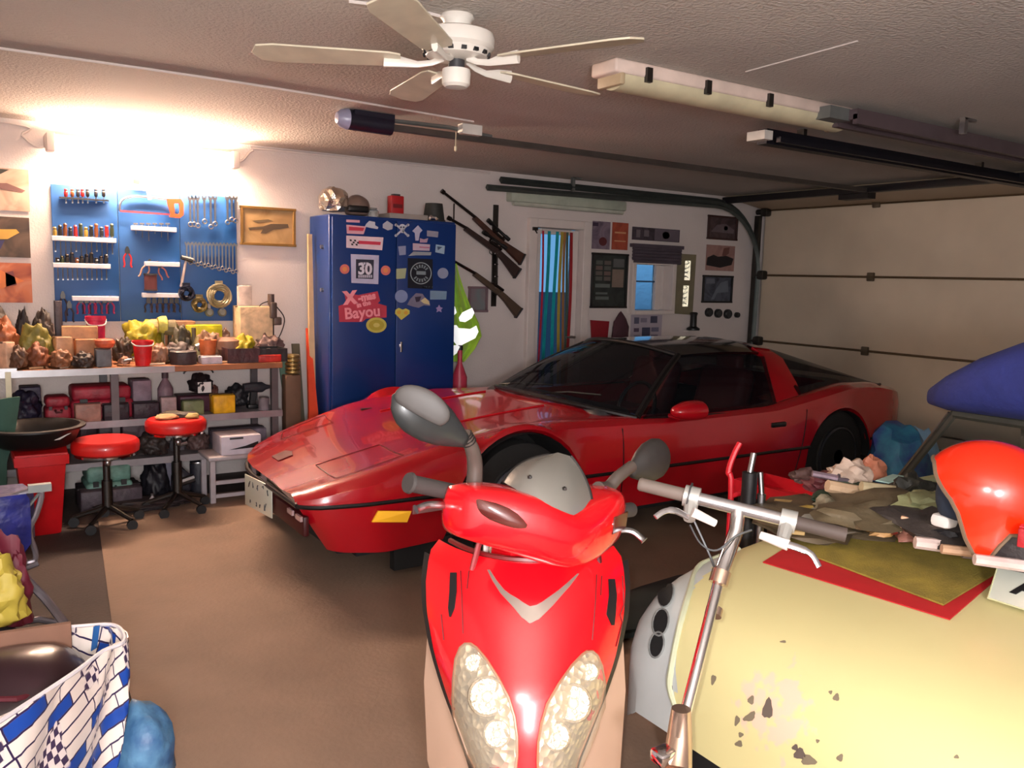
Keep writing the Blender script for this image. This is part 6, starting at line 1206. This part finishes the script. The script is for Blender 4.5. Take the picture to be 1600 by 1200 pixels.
MB().grid(rr, wrap=True, cap=True).build('padding', navy, sc, smooth=70); MB().tube([r[0]+V((-.0, 0, 0)) if False else V((3.06-.0, r[0].y, r[18].z-.004)) for r in rr[1:-1]], .008, 6).build('hem', mat('navy_dark', (14, 20, 60), .8), sc)
# ------------------------------------------------------------------ things on its bonnet
def seat_on(px, py, off=0): return onto(yb, px, py, off)
def bil(c, u, v): return (c[0][0]*(1-u)*(1-v)+c[1][0]*u*(1-v)+c[2][0]*u*v+c[3][0]*(1-u)*v, c[0][1]*(1-u)*(1-v)+c[1][1]*u*(1-v)+c[2][1]*u*v+c[3][1]*(1-u)*v)
def sheet(corners, off, th, name, m, label, cat, nu=14, nv=10):
    rows = []
    for i in range(nv+1):
        rows.append([seat_on(*bil(corners, j/nu, i/nv), off+th/2) for j in range(nu+1)])
    lo = [[p-V((0, 0, th)) for p in r] for r in rows]; b = MB(); b.grid(rows); b.grid(lo)
    e1 = [r[0] for r in rows]; e2 = [r[-1] for r in rows]; l1 = [r[0] for r in lo]; l2 = [r[-1] for r in lo]
    b.grid([rows[0], lo[0]]); b.grid([rows[-1], lo[-1]]); b.grid([e1, l1]); b.grid([e2, l2])
    return b.build(name, m, label=label, cat=cat)
sheet([(1192, 880), (1484, 970), (1572, 893), (1300, 812)], .003, .003, 'red_cloth', mat('red_cloth', (176, 22, 28), .7, var=.12), 'red cloth spread on the yellow bonnet, showing only along two edges under the olive mat', 'cloth')
sheet([(1212, 851), (1474, 950), (1590, 880), (1330, 803)], .009, .005, 'felt_mat', mat('olive_felt', (134, 116, 40), .9, var=.22, scale=14, bump=.3, bscale=200), 'olive green felt mat lying on the red cloth on the yellow bonnet', 'mat')
# white plate with a dark letter
pc = [(1543, 941), (1640, 972), (1650, 930), (1566, 903)]; pp = [seat_on(*p, .012) for p in pc]
plt = thing('number_plate', 'bright white plate with a black letter at the right edge of the bonnet', 'plate', (sum((p for p in pp), V())/4))
nv_ = (pp[1]-pp[0]).cross(pp[3]-pp[0]).normalized(); nv_ = nv_ if nv_.z > 0 else -nv_
wd, ht = (pp[1]-pp[0]), (pp[3]-pp[0]); T_ = V((0, 0, 0)); lift = [V((0, 0, .0)), V((0, 0, .0)), V((0, 0, .10)), V((0, 0, .10))]
q4 = [pp[0], pp[0]+wd, pp[0]+wd+ht*.62+V((0, 0, .065)), pp[0]+ht*.62+V((0, 0, .065))]
n4 = (q4[1]-q4[0]).cross(q4[3]-q4[0]).normalized()
MB().prism(q4, -n4*.003).build('plate_sheet', plm, plt)
MB().tube(q4, .003, 6, closed=True).build('plate_rim', mat('plate_rim', (190, 190, 150), .4), plt)
text('A', .088, (q4[0]*.5+q4[1]*.0+q4[3]*.5)+(q4[1]-q4[0])*.58+n4*.0015, q4[1]-q4[0], q4[3]-q4[0], BLACK, plt, bold=.004)
MB().prism([q4[2], q4[3], q4[3].lerp(q4[2], .1)+V((.05, .05, -.10)), q4[2].lerp(q4[3], .1)+V((.05, .05, -.10))], (0, 0, .003)).build('plate_stand', BLACK, plt)
# helmet
hc = at(1543, 768, d=2.37); hx = BR.copy(); 
side = (EYEP-hc).normalized(); side.z = 0; side.normalize(); lf = V((side.y, -side.x, 0))
hel = thing('open_helmet', 'bright orange-red open-face helmet lying among the parts on the bonnet', 'helmet', (hc.x, hc.y, .86))
# shell grid: longitude from brow to nape, cut by a face opening on the side of direction lf
def hp(az, el, k=1.0):
    if el < 0:
        t_ = -el/math.radians(70); r_ = 1-.14*t_*t_; return hc+lf*(math.cos(az)*.172*r_)+side*(math.sin(az)*.135*r_)+V((0, 0, -.165*t_))
    d = lf*math.cos(el)*math.cos(az)+side*math.cos(el)*math.sin(az)+V((0, 0, math.sin(el))); return hc+V((0, 0, .0))+lf*(d.dot(lf)*.172*k)+side*(d.dot(side)*.135*k)+V((0, 0, d.z*.145*k))
n = 48
def lower(az):         # lowest elevation of the rim for each azimuth (0 = face side)
    a = abs((az+math.pi) % (2*math.pi)-math.pi)
    return math.radians(itp([(0, 34), (.45, 30), (.85, 8), (1.1, -8), (1.22, -25), (1.34, -55), (1.48, -68), (1.72, -68), (1.82, -52), (1.92, -36), (3.15, -36)], a))
hrw = [[hp(2*math.pi*j/n, lower(2*math.pi*j/n)+(math.pi/2-lower(2*math.pi*j/n))*(i/16), 1+.12*max(0, -math.sin(lower(2*math.pi*j/n)+(math.pi/2-lower(2*math.pi*j/n))*(i/16)))) for j in range(n)] for i in range(17)]
hsh = MB().grid(hrw, wrap=True); solid(hsh.build('shell', mat('helmet_orange', (240, 44, 12), .2, coat=.7, var=.02), hel, smooth=80), .012)
MB().tube(hrw[0], .006, 6, closed=True).build('rim_rubber', mat('rim_grey2', (110, 90, 70), .6), hel)
MB().blob(hc+lf*.045+V((0, 0, -.02)), (.085, .085, .11), 4, .03, 1, 2).build('lining', mat('helmet_lining', (26, 40, 60), .9), hel)
MB().box(hc+lf*.10+V((0, 0, -.1)), (.06, .06, .04), ch=.015).build('chin_strap', PAPER, hel)
# junk heap along the cowl
def junk(kind, px, py, d, size, col, label, name, cat=None, rot=0, el=0, metal=0, seed=1):
    p = at(px, py, d=d); m = mat('jk_%d_%d_%d' % col, col, .6, metal, var=.2, bump=.15); t = thing(name, label, cat or name.replace('_', ' '), p)
    T = about(p, frot(rot) @ frot(el, 'Y'))
    sx, sy, sz = size
    if kind == 'box': MB().box(p, size, T=T, ch=.004).build('body', m, t); MB().box(p+V((0, 0, sz/2+.001)), (sx*.5, sy*.96, .003), T=T).build('label_patch', mat('jkl_%d_%d_%d' % col, tuple(min(255, int(c*1.2+20)) for c in col), .6), t)
    elif kind == 'rag': MB().blob(p, size, seed, .5, 2.4, 2, T=T).build('folds', m, t, smooth=50)
    elif kind == 'stick': MB().tube([p-V((sx/2, 0, 0)), p+V((sx/2, 0, 0))], [sy, sz], 8, T=T).build('shaft', m, t); MB().tube([p+V((sx/2-.03, 0, 0)), p+V((sx/2+.01, 0, 0))], sz*1.4, 8, T=T).build('end', mat('jkd_%d_%d_%d' % col, tuple(int(c*.6) for c in col), .6, metal), t)
    elif kind == 'board': MB().box(p, size, T=T).build('board', m, t, bevel=.002)
    return t
J = junk
J('rag', 1280, 812, 2.95, (.25, .25, .035), (90, 76, 56), 'broad dark brown rag under the heap on the bonnet', 'rag', seed=3)
J('rag', 1300, 790, 3.0, (.07, .06, .04), (150, 140, 116), 'pale grey rag on the broad dark brown one', 'rag', seed=33)
J('rag', 1330, 800, 2.9, (.06, .05, .04), (60, 46, 38), 'small dark rag between the two broad ones', 'rag', seed=35)
J('stick', 1350, 802, 2.85, (.2, .018, .02), (170, 136, 96), 'tan rounded stick across the two broad rags', 'stick', None, -.3, .1)
J('rag', 1425, 765, 2.95, (.07, .06, .05), (40, 40, 34), 'black-green rag under the windscreen foot', 'rag', seed=37)
J('box', 1310, 762, 3.1, (.10, .07, .05), (44, 70, 50), 'dark green small box behind the pale sticks', 'box', None, .4)
J('rag', 1400, 800, 2.8, (.26, .2, .05), (96, 84, 62), 'broad olive-brown rag in the middle of the heap on the bonnet', 'rag', seed=5)
J('rag', 1480, 820, 2.6, (.16, .2, .05), (52, 46, 44), 'dark rag under the helmet on the bonnet', 'rag', seed=6)
J('board', 1232, 806, 2.95, (.42, .07, .012), (178, 150, 96), 'long pale wooden strip lying left of the heap on the bonnet', 'strip', 'strip', .75)
J('board', 1275, 808, 2.88, (.22, .08, .008), (170, 170, 160), 'white-grey paper scrap beside the long wooden strip', 'paper', None, .4); J('rag', 1255, 800, 3.0, (.06, .05, .02), (190, 160, 80), 'small yellowish rag on the wooden strip', 'rag', seed=8)
J('rag', 1327, 742, 3.15, (.09, .07, .055), (196, 172, 154), 'pale pink crumpled glove standing on the heap', 'glove', seed=9); J('stick', 1375, 775, 3.0, (.40, .022, .026), (190, 160, 128), 'long pale bone-like stick crossing the heap', 'stick', None, -.5, .18)
J('stick', 1415, 770, 2.95, (.32, .02, .022), (176, 160, 126), 'second pale stick lying right of the long one', 'stick', None, -.55, .12); J('stick', 1435, 800, 2.8, (.24, .028, .018), (128, 104, 76), 'brown rounded stick before the two pale ones', 'stick', None, -.45, .1)
J('stick', 1295, 745, 3.1, (.12, .012, .014), (150, 130, 140), 'short metal tube left of the pale glove', 'tube', None, -.7, .15, .7); J('rag', 1290, 757, 3.15, (.08, .07, .04), (96, 40, 44), 'dark maroon rag under the short metal tube', 'rag', seed=12)
J('rag', 1330, 775, 3.1, (.15, .1, .05), (34, 56, 36), 'dark green bundle behind the pale sticks', 'bundle', seed=14); J('rag', 1258, 745, 3.2, (.06, .05, .03), (80, 56, 52), 'small brown rag at the back left of the heap', 'rag', seed=16)
J('rag', 1362, 735, 3.2, (.05, .05, .05), (176, 110, 84), 'small orange-brown ball of paper beside the pale glove', 'paper', seed=17); J('board', 1392, 748, 3.1, (.16, .05, .004), (190, 226, 214), 'thin strip of clear glinting plastic near the windscreen foot', 'plastic', None, .2)
J('box', 1427, 819, 2.62, (.09, .07, .06), (224, 176, 140), 'cream and red small carton in the middle front of the heap', 'carton', None, .5); J('rag', 1410, 822, 2.66, (.055, .05, .045), (130, 30, 24), 'dark red wrapper just left of the cream carton', 'wrapper', seed=19)
J('rag', 1447, 835, 2.6, (.10, .07, .03), (140, 92, 78), 'reddish-brown rag in front of the cream carton', 'rag', seed=21); J('rag', 1385, 822, 2.72, (.08, .06, .03), (196, 150, 96), 'tan rag left of the dark red wrapper', 'rag', seed=23)
J('rag', 1345, 812, 2.85, (.08, .06, .03), (120, 104, 66), 'olive rag behind the felt mat', 'rag', seed=24); J('rag', 1450, 790, 2.7, (.10, .08, .04), (128, 130, 92), 'pale olive rag left of the helmet', 'rag', seed=26)
J('stick', 1475, 853, 2.45, (.16, .018, .02), (206, 184, 176), 'thick pale tube at the back edge of the felt mat', 'tube', None, -.75, .06); J('stick', 1585, 882, 2.25, (.2, .015, .018), (196, 176, 170), 'pale tube at the right edge behind the white plate', 'tube', None, -.75, .06)
J('stick', 1530, 864, 2.38, (.2, .014, .014), (176, 140, 110), 'brown tube joining the two pale ones behind the mat', 'tube', None, -.75, .04)
J('rag', 1478, 838, 2.5, (.05, .05, .05), (24, 24, 28), 'black lump directly left of the helmet', 'lump', seed=30); J('box', 1590, 853, 2.32, (.16, .12, .10), (40, 30, 30), 'dark box with a red side right of the helmet', 'box', None, .3); J('box', 1603, 838, 2.2, (.06, .03, .05), (170, 24, 36), 'small red box at the right edge in front of the dark box', 'box', None, .3)
# red tray, bent red rod and pump between the cars
t = thing('tool_trolley', 'long red metal tray between the two cars, behind the silver handlebar', 'trolley', (3.5, 2.55, 0)); tc_ = at(1243, 782, z=.5); T = Matrix.Translation((tc_.x-3.45, tc_.y-2.55, 0)) @ about((3.45, 2.55, .5), frot(math.pi/2+.05) @ Matrix.Diagonal((.62, .7, 1, 1)))
b = MB(); b.box((3.45, 2.55, .50), (.9, .36, .015), T=T); b.box((3.45, 2.37, .53), (.9, .012, .07), T=T).box((3.45, 2.73, .53), (.9, .012, .07), T=T).box((3.0, 2.55, .53), (.012, .36, .07), T=T).box((3.9, 2.55, .53), (.012, .36, .07), T=T); b.build('tray', mat('trolley_red', (196, 18, 34), .4), t)
for sx in (-.4, .4):
    for sy in (-.15, .15): MB().box((3.45+sx, 2.55+sy, .28), (.03, .03, .44), T=T).cyl((3.45+sx, 2.53+sy, .04), (3.45+sx, 2.57+sy, .04), .04, T=T).build('leg', BLACK, t)
t = thing('red_hoop', 'thin bent red tube rising beside the silver handlebar stem', 'tube', (3.2, 2.95, .0))
pts = [at(1142, 775, d=3.2), at(1138, 740, d=3.2), at(1146, 712, d=3.2), at(1156, 692, d=3.2)]; MB().tube(catm([V((pts[0].x, pts[0].y, 0)), pts[0], pts[1], pts[2], pts[3]], 4), .011, 8).tube([pts[0], at(1175, 765, d=3.2)], .01, 8).build('tube_body', mat('trolley_red', (196, 18, 34), .4), t)
t = thing('foot_pump', 'black pump with two upright silver rods between the cars', 'pump', (3.3, 2.8, 0)); 
a = at(1170, 770, d=3.1); b_ = at(1172, 738, d=3.1); c_ = at(1178, 708, d=3.1)
MB().cyl(V((a.x, a.y, .0)), b_, .028).lathe([(.1, 0), (.09, .03), (.03, .12)], (a.x, a.y, 0)).build('barrel', BLACK, t); MB().cyl(b_, c_, .011).build('rod', STEEL, t); e = at(1190, 772, d=3.1); f_ = at(1188, 738, d=3.1); MB().cyl(V((e.x, e.y, 0)), e, .016).cyl(e, f_, .010).build('rod', STEEL, t)
# ------------------------------------------------------------------ folding scooter / small cycle with silver handlebar
kb = thing('kick_scooter', 'small folding cycle with chrome stem and silver T-handlebar in front of the yellow car', 'kick scooter', (1.25, 1.25, 0))
sil = mat('satin_silver', (206, 204, 206), .22, .9); cst = mat('lever_cast', (178, 176, 170), .4, .5)
K0, K1 = D3(998, 756, 2.08), D3(1322, 836, 1.93)
def kt(t): return K0.lerp(K1, t)
MB().tube([kt(.24), kt(.78)], .0155, 16).build('handlebar', sil, kb)
gm_ = mat('foam_grip', (104, 92, 84), .7)
for a, b in ((0, .235), (.76, 1)): 
    MB().tube([kt(a), kt(a+.01), kt(a+.02), kt(b-.02), kt(b)], [.014, .017, .0165, .0165, .017], 14).build('grip', gm_ if a == 0 else mat('foam_grip_dark', (70, 58, 52), .7), kb, smooth=50)
for s, tt in ((-1, .27), (1, .735)):
    c = kt(tt); br = MB().tube([c-(K1-K0).normalized()*.018, c+(K1-K0).normalized()*.018], .026, 14).build('brake_clamp', cst, kb)
    j = D3(1077, 812, 2.0) if s < 0 else D3(1222, 845, 1.93)
    MB().tube([c, c.lerp(j, .6), j], [.018, .016, .014], 10).build('clamp_arm', cst, br)
    cyl_ = (D3(1082, 800, 1.98), D3(1118, 818, 1.98)) if s < 0 else (D3(1188, 836, 1.93), D3(1232, 852, 1.9))
    MB().tube(list(cyl_), [.012, .009] if s < 0 else [.009, .013], 10).build('brake_cylinder', trimm, br)
    lv = [D3(1075, 808, 1.98), D3(1055, 798, 1.97), D3(1038, 799, 1.96), D3(1024, 808, 1.95)] if s < 0 else [D3(1228, 850, 1.9), D3(1250, 857, 1.89), D3(1268, 866, 1.88), D3(1280, 886, 1.87)]
    MB().tube(catm(lv, 5), [.009]*8+[.007]*8, 8, flat=.6).build('brake_lever', sil, br)
MB().tube([kt(.255), kt(.262)], .034, 12).build('grip_shifter', DGREY, kb)
stem = [kt(.5), D3(1150, 830, 2.0), D3(1125, 900, 1.93), D3(1105, 980, 1.86), D3(1085, 1060, 1.8), D3(1062, 1150, 1.75)]
MB().tube(stem[:3], .017, 14).build('upper_stem', CHROME, kb); MB().tube(stem[2:], .0125, 14).build('lower_stem', CHROME, kb)
MB().tube([D3(1128, 892, 1.93), D3(1122, 912, 1.92)], .022, 14).tube([D3(1117, 950, 1.9), D3(1114, 962, 1.89)], .019, 14).build('stem_clamp', mat('warm_chrome', (196, 170, 150), .2, .9), kb)
jb = D3(1062, 1150, 1.75); ft = V((1.20, 1.16, .14)); MB().tube([jb+V((0, 0, .06)), jb, D3(1058, 1200, 1.72)], [.02, .026, .03], 14).tube([D3(1058, 1200, 1.72), D3(1052, 1225, 1.72)+V((0, 0, -.05))], .03, 14).build('fold_hinge', mat('warm_chrome', (196, 170, 150), .2, .9), kb)
MB().box(D3(1038, 1180, 1.72), (.05, .04, .03), ch=.008).build('hinge_latch', CHROME, kb)
low = D3(1052, 1225, 1.72)+V((0, 0, -.05)); hub = V((low.x-.03, low.y+.0, .1)); MB().tube([low, V((hub.x, hub.y, .24))], .02, 12).build('head_tube', CHROME, kb)
MB().tube([hub+V((.0, -.0, .0))+V((.09*math.cos(a), .0, .09*math.sin(a))) for a in [k*math.pi/10 for k in range(20)]], .014, 8, closed=True).build('wheel', RUB, kb); MB().cyl(hub-V((0, .03, 0)), hub+V((0, .03, 0)), .02).tube([hub+V((0, .03, 0)), V((hub.x, hub.y+.03, .24))], .009, 6).tube([hub-V((0, .03, 0)), V((hub.x, hub.y-.03, .24))], .009, 6).build('fork', CHROME, kb)
TK = about(hub, frot(math.radians(230))); MB().box((hub.x+.36, hub.y, .12), (.5, .1, .025), T=TK, ch=.008).build('deck', BLACK, kb); MB().tube([TK @ V((hub.x+.66+.09*math.cos(a), hub.y, .1+.09*math.sin(a))) for a in [k*math.pi/10 for k in range(20)]], .014, 8, closed=True).build('wheel', RUB, kb)
cab = catm([D3(1078, 820, 1.98), D3(1095, 850, 1.96), D3(1120, 860, 1.95), D3(1150, 838, 1.95), D3(1175, 828, 1.94)], 5); MB().tube(cab, .003, 5).tube(catm([D3(1085, 815, 1.97), D3(1110, 870, 1.95), D3(1122, 905, 1.92)], 5), .003, 5).build('brake_cable', BLACK, kb)
# dark floor stuff between scooter and yellow car
MB().blob((2.95, 2.75, .05), (.85, .2, .07), 31, .3).build('dark_mat', mat('dark_rubber_mat', (30, 38, 38), .8), label='long dark rolled mat on the floor under the side of the red car', cat='mat')
# ------------------------------------------------------------------ bag at the lower left
bg_ = thing('shopping_bag', 'big white bag with blue and black racing print holding dark things, lower left corner', 'bag', (-.15, 1.9, 0))
Z0 = .50
rim = [at(-160, 1235, z=Z0), at(-20, 1140, z=Z0), at(60, 1088, z=Z0), at(120, 1048, z=Z0), at(160, 1018, z=Z0), at(192, 1004, z=Z0), at(190, 985, z=Z0-.0), at(172, 976, z=Z0), at(130, 978, z=Z0-.0), at(75, 983, z=Z0), at(0, 990, z=Z0), at(-120, 1000, z=Z0)]
cen = sum(rim, V())/len(rim); rimS = catm(rim, 4, closed=True)
rows = []
for i in range(13):
    v = i/12; k = 1.0+.02*math.sin(v*5)-.10*v; z = Z0*(1-v)
    rows.append([V((cen.x+(p.x-cen.x)*k+.012*math.sin(j*.9+v*7), cen.y+(p.y-cen.y)*k+.012*math.cos(j*1.3+v*6), z)) for j, p in enumerate(rimS)])
def bagmat():
    m = bpy.data.materials.new('racing_print'); m.use_nodes = True; nt = m.node_tree; L = nt.links.new; b = nt.nodes['Principled BSDF']; b.inputs['Roughness'].default_value = .35
    uv = nt.nodes.new('ShaderNodeUVMap'); mp = nt.nodes.new('ShaderNodeMapping'); mp.inputs['Scale'].default_value = (9, 2.2, 1); mp.inputs['Rotation'].default_value = (0, 0, math.radians(14)); L(uv.outputs[0], mp.inputs[0])
    br = nt.nodes.new('ShaderNodeTexBrick'); L(mp.outputs[0], br.inputs[0]); br.inputs['Scale'].default_value = 1.5; br.inputs['Mortar Size'].default_value = .018; br.inputs['Brick Width'].default_value = .85; br.inputs['Row Height'].default_value = .26; br.inputs['Bias'].default_value = -.05; br.offset = .37; br.squash = 1.6; br.squash_frequency = 3
    br.inputs['Color1'].default_value = (0, 0, 0, 1); br.inputs['Color2'].default_value = (1, 1, 1, 1); br.inputs['Mortar'].default_value = (0, 0, 0, 1)
    cr = nt.nodes.new('ShaderNodeValToRGB'); cr.color_ramp.interpolation = 'CONSTANT'; cr.color_ramp.elements[0].color = (*lin((222, 208, 198)), 1); cr.color_ramp.elements[1].position = .68; cr.color_ramp.elements[1].color = (*lin((24, 66, 150)), 1); L(br.outputs[0], cr.inputs[0])
    mo = nt.nodes.new('ShaderNodeMix'); mo.data_type = 'RGBA'; L(br.outputs['Fac'], mo.inputs[0]); L(cr.outputs[0], mo.inputs[6]); mo.inputs[7].default_value = (*lin((44, 32, 70)), 1)
    ck = nt.nodes.new('ShaderNodeTexChecker'); ck.inputs['Scale'].default_value = 11; L(mp.outputs[0], ck.inputs[0]); ck.inputs[1].default_value = (*lin((214, 200, 196)), 1); ck.inputs[2].default_value = (*lin((60, 48, 76)), 1)
    n = nt.nodes.new('ShaderNodeTexNoise'); n.inputs['Scale'].default_value = 1.4; L(mp.outputs[0], n.inputs[0]); mr = nt.nodes.new('ShaderNodeMapRange'); mr.inputs[1].default_value = .56; mr.inputs[2].default_value = .58; L(n.outputs[0], mr.inputs[0])
    mx_ = nt.nodes.new('ShaderNodeMix'); mx_.data_type = 'RGBA'; L(mr.outputs[0], mx_.inputs[0]); L(mo.outputs[2], mx_.inputs[6]); L(ck.outputs[0], mx_.inputs[7]); L(mx_.outputs[2], b.inputs['Base Color'])
    n2 = nt.nodes.new('ShaderNodeTexNoise'); n2.inputs['Scale'].default_value = 30; bp = nt.nodes.new('ShaderNodeBump'); bp.inputs['Strength'].default_value = .3; L(n2.outputs[0], bp.inputs['Height']); L(bp.outputs[0], b.inputs['Normal']); return m
solid(MB().grid(rows, wrap=True).build('printed_shell', bagmat(), bg_, smooth=70), .004)
MB().tube(rimS, .006, 6, closed=True).build('rim_piping', mat('piping_grey', (206, 200, 204), .5), bg_)
MB().prism([V((p.x*.95+cen.x*.05, p.y*.95+cen.y*.05, 0.002)) for p in rimS[::4]], (0, 0, .01)).build('base', mat('bag_blue', (40, 90, 150), .5), bg_)
hp0, hp1 = at(152, 980, z=Z0), at(140, 1010, z=Z0-.03); MB().prism([at(146, 981, z=Z0+.004), at(156, 979, z=Z0+.004), at(152, 1012, z=Z0-.06), at(142, 1018, z=Z0-.06)], (0, 0, .004)).build('strap', mat('bag_blue', (40, 90, 150), .5), bg_)
cc = at(40, 1052, z=Z0-.06); t = thing('leather_case', 'dark maroon rounded leather case inside the printed bag', 'case', (cc.x, cc.y, .02))
MB().blob(cc+V((-.02, .0, -.05)), (.19, .19, .12), 41, .10, 1.5, 3).build('case_body', mat('maroon_leather', (44, 24, 30), .3, coat=.3, var=.2), t, smooth=70); MB().tube([cc+V((-.16, -.1, .01)), cc+V((-.03, -.17, .01)), cc+V((.12, -.12, -.01))], .008, 6).build('case_piping', mat('maroon_pipe', (90, 30, 40), .4), t)
t = thing('cardboard_flap', 'brown cardboard standing behind the leather case in the printed bag', 'cardboard', at(60, 985, z=.3)); q = at(50, 992, z=Z0); MB().box(q+V((-.1, -.02, -.2)), (.4, .02, .46), T=about(q, frot(-.1)), ch=.004).build('flap', mat('flap_card', (120, 84, 66), .8), t)
bl = at(222, 1190, z=.1); t = thing('blue_pouch', 'crumpled blue plastic bag leaning on the right side of the printed bag', 'bag', (bl.x, bl.y, 0)); MB().blob((bl.x, bl.y, .12), (.085, .10, .16), 44, .3, 1.6, 2).build('pouch_body', mat('blue_plastic', (28, 70, 120), .5, var=.4, rgb2=(90, 136, 170), scale=14, bump=.4, bscale=18), t, smooth=70)
